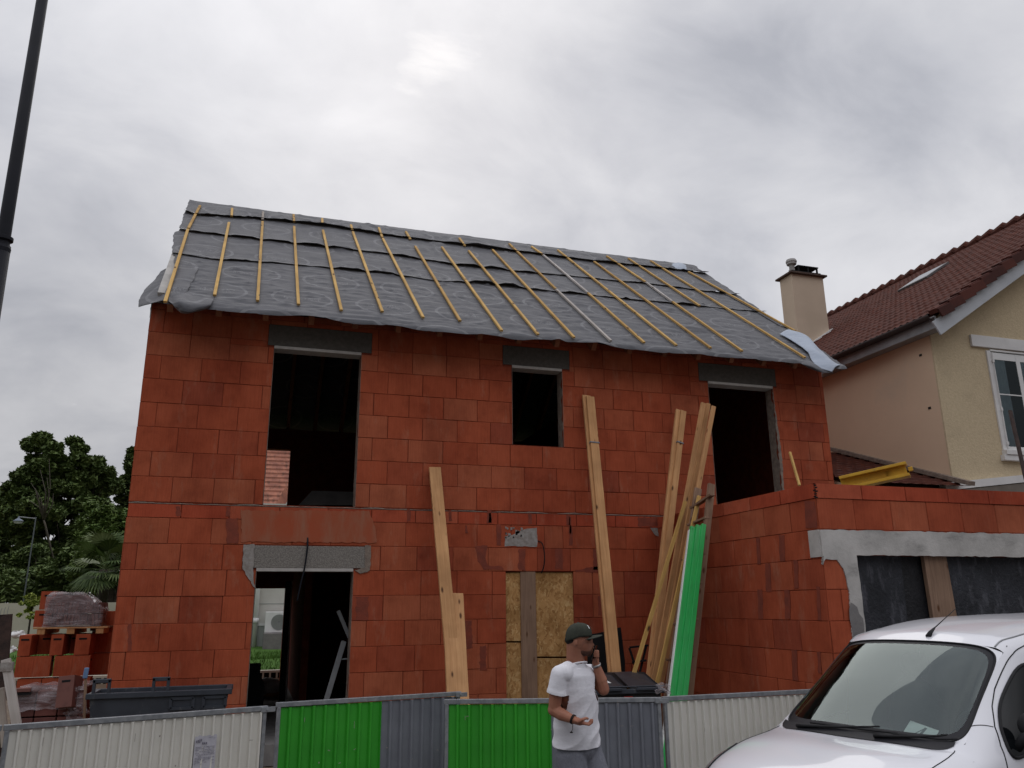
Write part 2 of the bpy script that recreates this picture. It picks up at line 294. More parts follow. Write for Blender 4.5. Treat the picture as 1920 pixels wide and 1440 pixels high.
def membrane(name, c1, c2, printed=True):
    m = bpy.data.materials.new(name); m.use_nodes = True; nt = m.node_tree; b = nt.nodes['Principled BSDF']; b.inputs['Roughness'].default_value = .62; b.inputs['Specular IOR Level'].default_value = .35
    b.inputs['Sheen Weight'].default_value = .15
    tc = N(nt, 'ShaderNodeTexCoord'); uv = tc.outputs['UV']
    mp = N(nt, 'ShaderNodeMapping'); mp.inputs['Scale'].default_value = (1, 5, 1); LK(nt, uv, mp.inputs[0])
    n = N(nt, 'ShaderNodeTexNoise', inp={'Scale': 3.2, 'Detail': 8, 'Roughness': .65, 'Distortion': .5}); LK(nt, mp.outputs[0], n.inputs['Vector'])
    c = ramp(nt, n.outputs[0], [(.3, c1), (.7, c2)])
    if printed:
        sx = N(nt, 'ShaderNodeSeparateXYZ'); nd = N(nt, 'ShaderNodeTexNoise', inp={'Scale': 1.5}); LK(nt, uv, nd.inputs['Vector'])
        ad = N(nt, 'ShaderNodeMixRGB', blend_type='ADD', inp={0: .02}); LK(nt, uv, ad.inputs[1]); LK(nt, nd.outputs['Color'], ad.inputs[2]); LK(nt, ad.outputs[0], sx.inputs[0])
        vv = math_(nt, 'DIVIDE', sx.outputs[1], .92); row = math_(nt, 'FLOOR', vv); fv = math_(nt, 'SUBTRACT', math_(nt, 'SUBTRACT', vv, row), .5)
        uu = math_(nt, 'ADD', math_(nt, 'DIVIDE', sx.outputs[0], 1.18), math_(nt, 'MULTIPLY', row, .37)); cu = math_(nt, 'FLOOR', uu); fu = math_(nt, 'SUBTRACT', math_(nt, 'SUBTRACT', uu, cu), .5)
        ex = math_(nt, 'DIVIDE', fu, .35); ey = math_(nt, 'DIVIDE', fv, .34)
        rr = math_(nt, 'SQRT', math_(nt, 'ADD', math_(nt, 'MULTIPLY', ex, ex), math_(nt, 'MULTIPLY', ey, ey)))
        ring = math_(nt, 'LESS_THAN', math_(nt, 'ABSOLUTE', math_(nt, 'SUBTRACT', rr, 1)), .055)
        nt2 = N(nt, 'ShaderNodeTexNoise', inp={'Scale': 16, 'Detail': 1}); mpt = N(nt, 'ShaderNodeMapping'); mpt.inputs['Scale'].default_value = (1.3, .7, 1); LK(nt, uv, mpt.inputs[0]); LK(nt, mpt.outputs[0], nt2.inputs['Vector'])
        word = math_(nt, 'MULTIPLY', math_(nt, 'MULTIPLY', math_(nt, 'LESS_THAN', math_(nt, 'ABSOLUTE', ey), .24), math_(nt, 'LESS_THAN', math_(nt, 'ABSOLUTE', ex), .62)), math_(nt, 'LESS_THAN', math_(nt, 'ABSOLUTE', math_(nt, 'SUBTRACT', nt2.outputs[0], .5)), .035))
        mk = math_(nt, 'MAXIMUM', ring, word); wr = N(nt, 'ShaderNodeTexNoise', inp={'Scale': 5, 'Detail': 4}); LK(nt, uv, wr.inputs['Vector'])
        mk = math_(nt, 'MULTIPLY', mk, math_(nt, 'MULTIPLY', ramp(nt, wr.outputs[0], [(.30, (.35, .35, .35)), (.55, (1, 1, 1))]), .55))
        mxx = N(nt, 'ShaderNodeMixRGB'); LK(nt, mk, mxx.inputs[0]); LK(nt, c, mxx.inputs[1]); mxx.inputs[2].default_value = (.20, .20, .212, 1); c = mxx.outputs[0]
    LK(nt, c, b.inputs['Base Color'])
    bp = N(nt, 'ShaderNodeBump', inp={'Strength': .30, 'Distance': .03}); LK(nt, n.outputs[0], bp.inputs['Height']); LK(nt, bp.outputs[0], b.inputs['Normal'])
    return m
M['membrane'] = membrane('membrane', (.079, .079, .089), (.060, .060, .069))
M['membrane_under'] = membrane('membrane_under', (.40, .45, .53), (.31, .36, .44), False)
M['tile'] = mat('roof_tile', (.105, .031, .019), (.060, .019, .013), scale=7, rough=.85, bump=.3, spec=.2, dirt=((.06, .03, .025), 9, .5, .8, (1, 1, 1)))
M['tile_b'] = mat('roof_tile_brown', (.42, .18, .12), (.26, .11, .08), scale=3, rough=.9, spec=.15, dirt=((.14, .08, .06), 3, .5, .7, (3, 1, 1)))
M['render_pink'] = mat('render_pink', (.68, .51, .365), (.63, .47, .335), scale=.7, rough=.95, bump=.15, bscale=60, spec=.1, dirt=((.54, .44, .34), .8, .5, .8, (1, 1, 1)))
M['render_yellow'] = mat('render_yellow', (.60, .49, .33), (.52, .42, .28), scale=22, rough=.95, bump=1.0, bscale=38, spec=.1, dirt=((.46, .37, .25), 2.5, .5, .85, (1, 1, 1)))
M['chimney'] = mat('chimney_render', (.58, .47, .36), (.52, .42, .32), scale=1, rough=.95, bump=.2, bscale=60, spec=.1)
M['zinc'] = mat('zinc', (.30, .31, .32), (.22, .225, .235), scale=3, rough=.55, spec=.4, dirt=((.12, .10, .09), 5, .6, .8, (1, 1, 1)))
M['white'] = mat('white_paint', (.72, .72, .71), (.64, .64, .63), scale=3, rough=.6)
M['lintel_white'] = mat('white_band', (.70, .69, .68), (.62, .61, .60), scale=3, rough=.85)
M['darkmetal'] = mat('dark_metal', (.010, .011, .017), (.007, .008, .012), scale=5, rough=.6, spec=.2)
M['black'] = mat('black', (.008, .008, .009), (.012, .012, .013), scale=5, rough=.8, spec=.2)
M['rust'] = mat('rusty_steel', (.060, .035, .028), (.025, .017, .015), scale=12, rough=.8, bump=.4)
M['galv'] = mat('galvanised', (.30, .31, .32), (.20, .21, .225), scale=18, rough=.5, metal=.5, spec=.5)
M['sheet_w'] = mat('cream_sheet', (.66, .64, .58), (.61, .59, .535), scale=2, rough=.55, spec=.35, dirt=((.38, .36, .32), 3.0, .55, .85, (1, 1, .4)))
M['sheet_g'] = mat('green_sheet', (.034, .33, .022), (.026, .265, .018), scale=2, rough=.5, spec=.4, dirt=((.02, .15, .015), 4, .6, .8, (1, 1, .4)))
M['sheet_b'] = mat('grey_sheet', (.185, .195, .22), (.145, .152, .175), scale=2, rough=.5, spec=.4, dirt=((.10, .11, .12), 4, .55, .8, (1, 1, .4)))
M['tub'] = mat('tub_grey', (.038, .044, .056), (.026, .030, .040), scale=5, rough=.55, spec=.4, dirt=((.18, .17, .16), 7, .62, .8, (1, 1, .4)))
M['binp'] = mat('bin_plastic', (.035, .036, .042), (.022, .022, .027), scale=5, rough=.5, spec=.4)
M['skin'] = mat('skin', (.36, .155, .095), (.30, .12, .075), scale=12, rough=.55, spec=.35)
M['shirt'] = mat('white_cotton', (.78, .77, .81), (.74, .73, .77), scale=60, rough=.95, spec=.1, bump=.25, bscale=18, stretch=(1, 1, 3))
M['shorts'] = mat('grey_jersey', (.20, .205, .235), (.155, .16, .185), scale=90, rough=.95, spec=.1, bump=.4, bscale=14)
M['cap'] = mat('green_cap', (.052, .055, .043), (.040, .043, .034), scale=50, rough=.9, spec=.15)
M['hair'] = mat('hair', (.016, .011, .009), (.010, .008, .007), scale=80, rough=.8)
M['paint'] = mat('white_car_paint', (.72, .72, .76), (.70, .70, .74), scale=1, rough=.32, spec=.5, coat=.8)
M['rubber'] = mat('rubber', (.016, .016, .018), (.012, .012, .013), scale=20, rough=.75, spec=.3)
M['frit'] = mat('frit_black', (.014, .013, .017), (.011, .011, .014), scale=5, rough=.5, spec=.25)
M['dash'] = mat('dashboard', (.030, .033, .034), (.022, .024, .025), scale=20, rough=.8)
M['asphalt'] = mat('asphalt', (.055, .055, .057), (.04, .04, .042), scale=30, rough=.92, bump=.5, bscale=160)
M['pave'] = mat('pavement_concrete', (.20, .19, .18), (.15, .145, .135), scale=6, rough=.95, bump=.4, bscale=80)
M['soil'] = mat('building_soil', (.20, .155, .11), (.12, .09, .065), scale=3, rough=.98, bump=1.5, bscale=14)
M['grass'] = mat('grass', (.075, .16, .022), (.045, .11, .015), scale=8, rough=.95, bump=1.5, bscale=60)
M['creamwall'] = mat('cream_wall', (.50, .46, .39), (.44, .40, .33), scale=1.5, rough=.95, spec=.1)
M['hwall'] = mat('house_wall_pale', (.55, .54, .50), (.50, .485, .45), scale=1.5, rough=.95, spec=.1)
M['hwall2'] = mat('house_base_grey', (.34, .36, .34), (.30, .315, .30), scale=1.5, rough=.95, spec=.1)
M['yellow'] = mat('yellow_paint', (.62, .37, .035), (.50, .28, .03), scale=6, rough=.6, dirt=((.30, .20, .06), 9, .58, .75, (1, 1, 1)))
M['greenpl'] = mat('green_plastic', (.02, .42, .09), (.012, .30, .06), scale=7, rough=.35, spec=.5, stretch=(6, 6, .5))
def glass(name, tint=(.8, .9, .88), rough=0.0):
    m = bpy.data.materials.new(name); m.use_nodes = True; nt = m.node_tree; nt.nodes.clear()
    g = N(nt, 'ShaderNodeBsdfGlossy', inp={'Roughness': rough, 'Color': (.86, .97, .97, 1)}); t = N(nt, 'ShaderNodeBsdfTransparent', inp={0: (*tint, 1)})
    fr0 = N(nt, 'ShaderNodeFresnel', inp={'IOR': 1.6}); fr = N(nt, 'ShaderNodeMath', operation='MULTIPLY', use_clamp=True); LK(nt, fr0.outputs[0], fr.inputs[0]); fr.inputs[1].default_value = 1.3; mx = N(nt, 'ShaderNodeMixShader'); o = N(nt, 'ShaderNodeOutputMaterial')
    tc = N(nt, 'ShaderNodeTexCoord'); n = N(nt, 'ShaderNodeTexNoise', inp={'Scale': 3, 'Detail': 2}); LK(nt, tc.outputs['Object'], n.inputs['Vector'])
    bp = N(nt, 'ShaderNodeBump', inp={'Strength': .04, 'Distance': .01}); LK(nt, n.outputs[0], bp.inputs['Height']); LK(nt, bp.outputs[0], g.inputs['Normal'])
    LK(nt, fr.outputs[0], mx.inputs[0]); LK(nt, t.outputs[0], mx.inputs[1]); LK(nt, g.outputs[0], mx.inputs[2]); LK(nt, mx.outputs[0], o.inputs[0]); return m
M['glass'] = glass('window_glass'); M['wsglass'] = glass('windshield_glass', (.78, .90, .86)); M['darkglass'] = mat('dark_glass', (.005, .006, .007), (.007, .008, .009), rough=.05, spec=.28)
def film(name, tint, opac):
    m = bpy.data.materials.new(name); m.use_nodes = True; nt = m.node_tree; nt.nodes.clear()
    p = N(nt, 'ShaderNodeBsdfPrincipled', inp={'Base Color': (*tint, 1), 'Roughness': .25}); t = N(nt, 'ShaderNodeBsdfTransparent', inp={0: (.9, .88, .88, 1)})
    tc = N(nt, 'ShaderNodeTexCoord'); mp = N(nt, 'ShaderNodeMapping'); mp.inputs['Scale'].default_value = (1.5, 1.5, 9); LK(nt, tc.outputs['Object'], mp.inputs[0])
    n = N(nt, 'ShaderNodeTexNoise', inp={'Scale': 2.5, 'Detail': 8, 'Roughness': .7, 'Distortion': 1}); LK(nt, mp.outputs[0], n.inputs['Vector'])
    bp = N(nt, 'ShaderNodeBump', inp={'Strength': .8, 'Distance': .03}); LK(nt, n.outputs[0], bp.inputs['Height']); LK(nt, bp.outputs[0], p.inputs['Normal'])
    f = ramp(nt, n.outputs[0], [(.38, (opac*.35,)*3), (.66, (min(1, opac*1.7),)*3)])
    mx = N(nt, 'ShaderNodeMixShader'); o = N(nt, 'ShaderNodeOutputMaterial'); LK(nt, f, mx.inputs[0]); LK(nt, t.outputs[0], mx.inputs[1]); LK(nt, p.outputs[0], mx.inputs[2]); LK(nt, mx.outputs[0], o.inputs[0]); return m
M['film'] = film('stretch_film', (.66, .61, .64), .27)
# ------------------------------------------------------------------ ground
ZF = 3.15; H = .32; XR = 10.60; HD = 8.0; XG = 7.32; YG = -3.675
def plane(name, x0, x1, y0, y1, z, m, n=1, amp=0):
    mb = MB(); 
    def fn(u, v):
        x = x0+(x1-x0)*u; y = y0+(y1-y0)*v
        return (x, y, z + (amp*noise.fractal(Vector((x*.8, y*.8, 3)), 1, 2, 4) if amp else 0))
    mb.grid(fn, n, n); return tag(mb.build(name, m, smooth=amp > 0), kind='structure')
plane('ground', -400, 400, -400, 600, -.10, M['soil'])
plane('building_plot', -9, 18, -4.9, 9.6, 0.0, M['soil'], 90, .04)
plane('road', -60, 60, -14.5, -5.35, -.06, M['asphalt'])
mb = MB(); mb.box(-60, 60, -5.35, -5.22, -.09, .055); mb.box(-60, 60, -5.218, -4.2, -.09, .05)
tag(mb.build('pavement', M['pave'], bevel=.008), kind='structure')
# ------------------------------------------------------------------ blockwork
def cut_rects(r, holes):
    out = [r]
    for hx0, hx1, hz0, hz1 in holes:
        nx = []
        for x0, x1, z0, z1 in out:
            if hx0 >= x1 or hx1 <= x0 or hz0 >= z1 or hz1 <= z0: nx.append((x0, x1, z0, z1)); continue
            if hz0 > z0: nx.append((x0, x1, z0, hz0))
            if hz1 < z1: nx.append((x0, x1, hz1, z1))
            a, b = max(z0, hz0), min(z1, hz1)
            if hx0 > x0: nx.append((x0, hx0, a, b))
            if hx1 < x1: nx.append((hx1, x1, a, b))
        out = nx
    return [q for q in out if q[1]-q[0] > .012 and q[3]-q[2] > .012]
def blocks(mb, place, L, courses, holes, seed=1, top=None, first=.5):
    """place(u, out, z) -> world point; courses = [(z0, z1)]; running bond of 0.5 m blocks"""
    rnd = random.Random(seed)
    for k, (z0, z1) in enumerate(courses):
        off = (.5 if k % 2 == 0 else .18) + rnd.uniform(-.03, .03); xs = [0, off]
        while xs[-1] < L:
            xs.append(xs[-1] + .5 + (rnd.uniform(-.34, -.1) if rnd.random() < .035 else rnd.uniform(-.004, .004)))
        xs[-1] = L
        if xs[-1]-xs[-2] < .05: xs.pop(-2)
        for a, b in zip(xs, xs[1:]):
            g = rnd.choice([.0018, .0018, .0025, .0035, .006]); gz = rnd.choice([.0015, .002, .003])
            d = rnd.uniform(-.003, .003); t = [rnd.uniform(-.0018, .0018) for _ in range(4)]
            for x0, x1, p, q in cut_rects((a+g, b-g, z0+gz, z1-gz), holes):
                if top: 
                    if top(x0) < p+.02 and top(x1) < p+.02: continue
                ch = .004
                def P(u, o, z, j): return tuple(place(u, o, z))
                zt0 = min(q, top(x0)) if top else q; zt1 = min(q, top(x1)) if top else q
                i = len(mb.v)
                mb.v += [P(x0, -.02, p, 0), P(x1, -.02, p, 0), P(x1, -.02, zt1, 0), P(x0, -.02, zt0, 0),
                         P(x0+.0005, .0045+d+t[0], p+.0005, 0), P(x1-.0005, .0045+d+t[1], p+.0005, 0), P(x1-.0005, .0045+d+t[2], zt1-.0005, 0), P(x0+.0005, .0045+d+t[3], zt0-.0005, 0),
                         P(x0+ch, .008+d+t[0], p+ch, 0), P(x1-ch, .008+d+t[1], p+ch, 0), P(x1-ch, .008+d+t[2], zt1-ch, 0), P(x0+ch, .008+d+t[3], zt0-ch, 0)]
                for f in ((0, 1, 5, 4), (1, 2, 6, 5), (2, 3, 7, 6), (3, 0, 4, 7), (4, 5, 9, 8), (5, 6, 10, 9), (6, 7, 11, 10), (7, 4, 8, 11), (8, 9, 10, 11)):
                    mb.f.append(tuple(i+k for k in f)); mb.m.append(0)
def core(mb, xs, zs, holes, y0, y1):
    """solid wall core with real openings: front y0, back y1"""
    hole = lambda a, b: any(h[0] <= a+1e-6 and h[1] >= b[0]+1e-6 for h in ())
    X = sorted(set(xs)); Z = sorted(set(zs))
    def open_(i, j):
        if i < 0 or j < 0 or i >= len(X)-1 or j >= len(Z)-1: return True
        cx, cz = (X[i]+X[i+1])/2, (Z[j]+Z[j+1])/2
        return any(h[0] < cx < h[1] and h[2] < cz < h[3] for h in holes)
    for i in range(len(X)-1):
        for j in range(len(Z)-1):
            if open_(i, j): continue
            a, b, c, d = X[i], X[i+1], Z[j], Z[j+1]
            mb.quad((a, y0, c), (b, y0, c), (b, y0, d), (a, y0, d)); mb.quad((b, y1, c), (a, y1, c), (a, y1, d), (b, y1, d))
            if open_(i-1, j): mb.quad((a, y1, c), (a, y0, c), (a, y0, d), (a, y1, d))
            if open_(i+1, j): mb.quad((b, y0, c), (b, y1, c), (b, y1, d), (b, y0, d))
            if open_(i, j-1): mb.quad((a, y0, c), (a, y1, c), (b, y1, c), (b, y0, c))
            if open_(i, j+1): mb.quad((a, y0, d), (b, y0, d), (b, y1, d), (a, y1, d))
house = empty('brick_house', (0, 0, 0), 0, 'unfinished red terracotta block house under grey roofing felt with timber battens', 'house')
ZT = 5.80      # wall head
W1 = (1.60, 2.79, ZF, 5.305); W2 = (5.03, 5.83, 4.12, 5.305); W3 = (8.36, 9.58, ZF+.02, 5.305); DR = (1.58, 2.805, 0.0, 2.315); OSBR = (4.915, 5.925, .35, 2.31)
L1 = (1.51, 2.935, 5.305, 5.64); L2 = (4.885, 5.96, 5.305, 5.64); L3 = (8.20, 9.66, 5.305, 5.64); LD = (1.405, 3.02, 2.315, 2.63)
holes_core = [W1, W2, W3, DR, OSBR]
mb = MB(); core(mb, [0, XR]+[x for h in holes_core for x in h[:2]], [0, ZT]+[z for h in holes_core for z in h[2:]], holes_core, 0, .20)
mb.build('wall', M['joint'], house)
holes_b = holes_core + [L1, L2, L3, LD]
mb = MB()
courses = [(ZF+k*H, min(ZF+(k+1)*H, ZT)) for k in range(0, 9) if ZF+k*H < ZT-.03]
blocks(mb, lambda u, o, z: (u, -o, z), XR, courses, holes_b, 3)
crs = []; z = ZF-.195
while z > 0: crs.append((max(z-H, 0), z)); z -= H
blocks(mb, lambda u, o, z: (u, -o, z), XR, crs, holes_b, 11)
mb.build('block_facing', M['brick'], house)
mb = MB(); rb = random.Random(5); x = 0
while x < XR:                       # slab edge course
    L = rb.choice([.6, .58, .62]); e = min(x+L, XR)
    if L == .62 or True:
        for q in cut_rects((x+.006, e-.006, ZF-.19, ZF-.028), []): mb.box(q[0], q[1], -.010+rb.uniform(-.002, .002), .02, q[2], q[3])
    x = e
mb.build('slab_edge_course', M['brick_wet'], house)
mb = MB()                            # ragged mortar bed on the slab
def bed(u, v): 
    x = XR*u; return (x, -.012-.006*noise.noise(Vector((x*6, 0, 0)))+(.012 if v in (0, 1) else 0), ZF-.027+v*(.018+.020*noise.noise(Vector((x*3.1, 5, 0)))+.008*noise.noise(Vector((x*17, 2, 0)))))
mb.grid(bed, 300, 2); mb.build('mortar_bed', M['mortar'], house)
# side and back walls (plain block faces)
def rooftop(y): return 9.31-.8295*abs(4-y) - .22
GAB = [(0, 0), (HD, 0), (HD, ZT), (4, rooftop(4)), (0, ZT)]
for X0, X1, nm, sgn in ((0, .20, 'gable_wall', -1), (XR-.20, XR, 'gable_wall', 1)):
    mb = MB(); poly = [(X0, .2 if y == 0 else (y-.2 if y == HD else y), z) for y, z in GAB]; mb.prism(poly, 0, (X1-X0, 0, 0)); g = mb.build(nm, M['joint'], house, merge=True)
    mb = MB(); gcs = [(k*H+.0, (k+1)*H) for k in range(0, 30)]
    cs = crs + [(ZF+k*H, ZF+(k+1)*H) for k in range(20)]
    tp = lambda u: min(rooftop(u), 9.2)-.26
    if sgn < 0: blocks(mb, lambda u, o, z: (0-o, u, z), HD, cs, [], 21, top=tp)
    else: blocks(mb, lambda u, o, z: (XR+o, u, z), HD, cs, [], 22, top=tp)
    mb.build('gable_facing', M['brick'], house)
mb = MB()                            # concrete raking beam on the gable heads
for X0, X1 in ((-.012, .19), (XR-.19, XR+.012)):
    for ya, yb in ((0.0, 4.0), (8.0, 4.0)):
        za, zb = rooftop(ya)-.03, rooftop(yb)-.03
        mb.prism([(X0, ya, za-.16), (X0, yb, zb-.16), (X0, yb, zb+.07), (X0, ya, za+.07)], 0, (X1-X0, 0, 0))
mb.build('raking_beam', M['concrete'], house)
BD = (0.9, 2.75, 0.0, 2.2)
# openings of the back wall, found by sighting through the front ones
p0 = AY(470, 1106, HD-.2); p1 = AY(535, 1103, HD-.2); BD = (p0.x-.9, p1.x, 0.25, p1.z)
q0 = AY(480, 843, HD-.2); q1 = AY(545, 843, HD-.2); BW = (q0.x-.9, q1.x, ZF, q1.z)
mb = MB(); hb = [BD, BW]; core(mb, [0.2, XR-.2]+[x for h in hb for x in h[:2]], [0, ZT]+[z for h in hb for z in h[2:]], hb, HD-.2, HD); mb.build('back_wall', M['joint'], house)
mb = MB(); mb.box(.2, XR-.2, .205, HD-.205, ZF-.19, ZF-.004); mb.build('floor_slab', M['slab'], house)
mb = MB(); mb.box(.2, XR-.2, .0, HD-.205, .0, .24); mb.build('ground_slab', M['slab'], house)
# inner partition walls and the stair opening kerb
mb = MB(); px = AY(545, 1110, 5).x; mb.box(px+.15, px+.27, 3.2, HD-.21, .25, ZF-.2); mb.box(3.6, 3.8, .21, 5.5, .25, ZF-.2); mb.box(6.5, 6.7, .21, HD-.21, .25, ZF-.2); mb.box(3.9, 4.05, .21, HD-.21, ZF, 5.6); mb.box(7.4, 7.55, .21, HD-.21, ZF, 5.6)
mb.build('partition_wall', M['joint'], house)
a = AY(560, 947, 2.6); b = AY(585, 920, 2.6); c = AY(662, 922, 2.6); d = AY(662, 947, 2.6)
mb = MB(); mb.prism([a, b, c, d], 0, (0, .15, 0)); mb.build('stair_kerb', M['slab'], house)
# lintels
for i, (L, W) in enumerate(((L1, W1), (L2, W2), (L3, W3), (LD, DR))):
    mb = MB(); mb.box(L[0]+.004, L[1]-.004, -.014, -.0005, L[2]+.03, L[3]-.004); l = mb.build('window_lintel' if i < 3 else 'door_lintel', M['lintel_shaded' if i < 3 else 'lintel'], house, bevel=.004)
    mb = MB(); mb.box(W[0]+.002, W[1]-.002, -.018, .198, L[2]-.012, L[2]+.028); mb.build('soffit', M['soffit'], l)
# mortar on the jambs of each opening
def jag(name, pts, thick, m, parent, y=-.0105, rag=.018, sd=0, n=None, nrm=None):
    """ragged flat patch on the facade plane, a few millimetres proud"""
    r = random.Random(sd); out = []
    for (a, b) in zip(pts, pts[1:]+pts[:1]):
        a = Vector(a); b = Vector(b); k = max(2, int((b-a).length/.035))
        for j in range(k):
            p = a.lerp(b, j/k) + Vector((r.uniform(-rag, rag), 0, r.uniform(-rag, rag))); p.y = y; out.append(p)
    mb = MB(); mb.prism(out, 0, (0, thick, 0)); return mb.build(name, m, parent)
for k, W in enumerate((W1, W2, W3, DR)):
    mb = MB(); z1 = W[3]-.013
    mb.grid(lambda u, v: (W[0]-.001+.006*v, -.012+.21*v, W[2]+(z1-W[2])*u), 1, 1); mb.build('jamb_render', M['mortar'], house, solid=.004); mb = MB()
    mb.grid(lambda u, v: (W[1]+.001-.006*v-.004*noise.noise(Vector((0, u*9, k))), -.012+.21*v, W[2]+(z1-W[2])*u), 24, 1)
    mb.build('jamb_render', M['mortar'], house, solid=.004)
    if k == 2: jag('jamb_mortar', [(W[1]-.002, 0, W[2]+.2), (W[1]+.03, 0, W[2]+.2), (W[1]+.05, 0, 4.2), (W[1]+.012, 0, 5.0), (W[1]+.01, 0, z1), (W[1]-.002, 0, z1)], .01, M['mortar'], house, sd=k, rag=.01)
# concrete pads either side of the door lintel
for k, pts in enumerate(([(457, 1022), (478, 1020), (474, 1070), (478, 1104), (470, 1090), (455, 1068)], [(684, 1022), (695, 1024), (694, 1070), (676, 1076), (664, 1070), (684, 1064)])):
    P3 = [AY(x, y, 0) for x, y in pts]; jag('mortar_patch', P3, .009, M['smear_grey'] if k == 0 else M['mortar'], house, y=-.021, rag=.008, sd=40+k)
# smears of mortar on the lower storey, measured on the photograph
SM = [(763,955,769,978,0),(841,957,846,977,0),(913,956,921,981,0),(872,985,876,1000,0),(931,984,939,1022,0),(916,962,920,980,1),(990,962,996,982,0),(1062,966,1068,984,0),(1067,986,1072,1022,0),(1066,970,1070,1000,0),(971,1028,984,1070,0),(1041,1030,1055,1067,0),(1112,1030,1122,1068,0),(871,1163,884,1216,0),(899,1211,911,1258,0),(1121,1118,1126,1154,0),(1196,970,1240,988,0),(240,1170,247,1220,0),(424,972,446,1018,0),(667,1118,690,1162,0),(330,950,338,968,1),(424,950,431,968,1)]
for k, (x0, y0, x1, y1, g) in enumerate(SM):
    P3 = [AY(x, y, 0) for x, y in ((x0, y0), (x1, y0), (x1+1, y1), (x0, y1))]; jag('mortar_smear', P3, .0045, M['smear'], house, y=-.0125, rag=.007 if x1-x0 < 12 else .012, sd=60+k)
for k, pts in enumerate(([(891, 1024), (914, 1022), (909, 1045), (914, 1060), (940, 1062), (944, 1068), (906, 1068), (896, 1052)], [(1116, 1062), (1124, 1060), (1122, 1074), (1080, 1073), (1078, 1069)], [(1219, 990), (1232, 991), (1234, 1006), (1228, 1004)])):
    jag('mortar_smear', [AY(x, y, 0) for x, y in pts], .0045, M['smear'] if k < 2 else M['smear_grey'], house, y=-.0125, rag=.007, sd=90+k)
pl = [AY(x, y, 0) for x, y in ((946, 1024), (947, 1006), (956, 1004), (966, 1000), (978, 994), (988, 991), (1006, 990), (1007, 1025))]
jag('render_patch', pl, .0045, M['smear_grey'], house, y=-.0125, rag=.006, sd=99)
for k in range(16):                  # splashes left of the patch
    x, y = random.uniform(946, 985), random.uniform(988, 1012); s_ = random.uniform(1, 2.6)
    jag('render_patch', [AY(x+a, y+b, 0) for a, b in ((-s_, -s_*1.6), (s_, -s_), (s_*.8, s_), (-s_, s_*1.5))], .0045, M['smear_grey'], house, y=-.0125, rag=.004, sd=120+k)
# rendered band over the door, paler blocks
jag('render_band', [AY(x, y, 0) for x, y in ((452, 957), (690, 958), (703, 985), (706, 1018), (620, 1017), (452, 1016))], .003, mat('dusty_block', (.35, .082, .040), (.32, .105, .058), scale=1.6, rough=.95, spec=.1, dirt=((.30, .185, .125), 3.4, .46, .80, (1, 1, .22))), house, y=-.0150, rag=.012, sd=131)
# boarded-up opening
bd = empty('door_boarding', (5.4, 0, .35), 0, 'osb sheets and one grey plank boarding up the ground floor opening', 'boarding')
def onwall(name, pts, y, th, m, parent):
    P3 = [AY(a, b, y) for a, b in pts]; mb = MB(); mb.prism(P3, 0, (0, th, 0)); o = mb.build(name, m, None, bevel=.002); world_child(o, parent); return o
onwall('osb_sheet', [(948, 1202), (978, 1202), (977, 1073), (947, 1074)], .028, .014, M['osb'], bd)
onwall('osb_sheet', [(950, 1400), (980, 1400), (978, 1205), (948, 1205)], .028, .014, M['osb'], bd)
onwall('osb_sheet', [(1006, 1231), (1079, 1231), (1074, 1073), (1002, 1073)], .025, .014, M['osb'], bd)
onwall('osb_sheet', [(1008, 1400), (1083, 1400), (1079, 1234), (1006, 1234)], .030, .014, M['osb'], bd)
onwall('plank', [(980, 1400), (1010, 1400), (1004, 1072), (976, 1072)], .0, .024, M['pine_old'], bd)
# ------------------------------------------------------------------ roof
SL = .8295; RN = Vector((0, -SL, 1)).normalized(); RO = Vector((0, 4, 9.31)); RV = Vector((0, -1, -SL)).normalized()     # RV runs down the slope
def rp(u, v, h=0): return RO + Vector((u, 0, 0)) + RV*v + RN*h
def rpix(x, y): p = AP(x, y, RO, RN); return p.x, (p-RO).dot(RV)
VE = 5.78                                # slope length to the eave edge of the felt
rafx = [.25+.605*i for i in range(17)]
for i, x in enumerate(rafx):
    mb = MB(); x = min(x, XR-.12); 
    mb.bar(rp(x, .05, -.10), rp(x, 5.56, -.10), .075, .15, RN); o = mb.build('rafter', M['rafter'], house)
    mb = MB(); a = rp(x, .05, -.13); b = rp(x, 5.66, -.13); a.y = 8-a.y; b.y = 8-b.y; mb.bar(a, b, .075, .20, (0, SL, 1)); mb.build('rafter', M['rafter'], house)
mb = MB()
for v in (.12, 1.9, 3.7, 5.3): mb.bar(rp(-.02, v, -.30), rp(XR+.02, v, -.30), .10, .16, RN)
mb.build('purlin', M['rafter'], house)
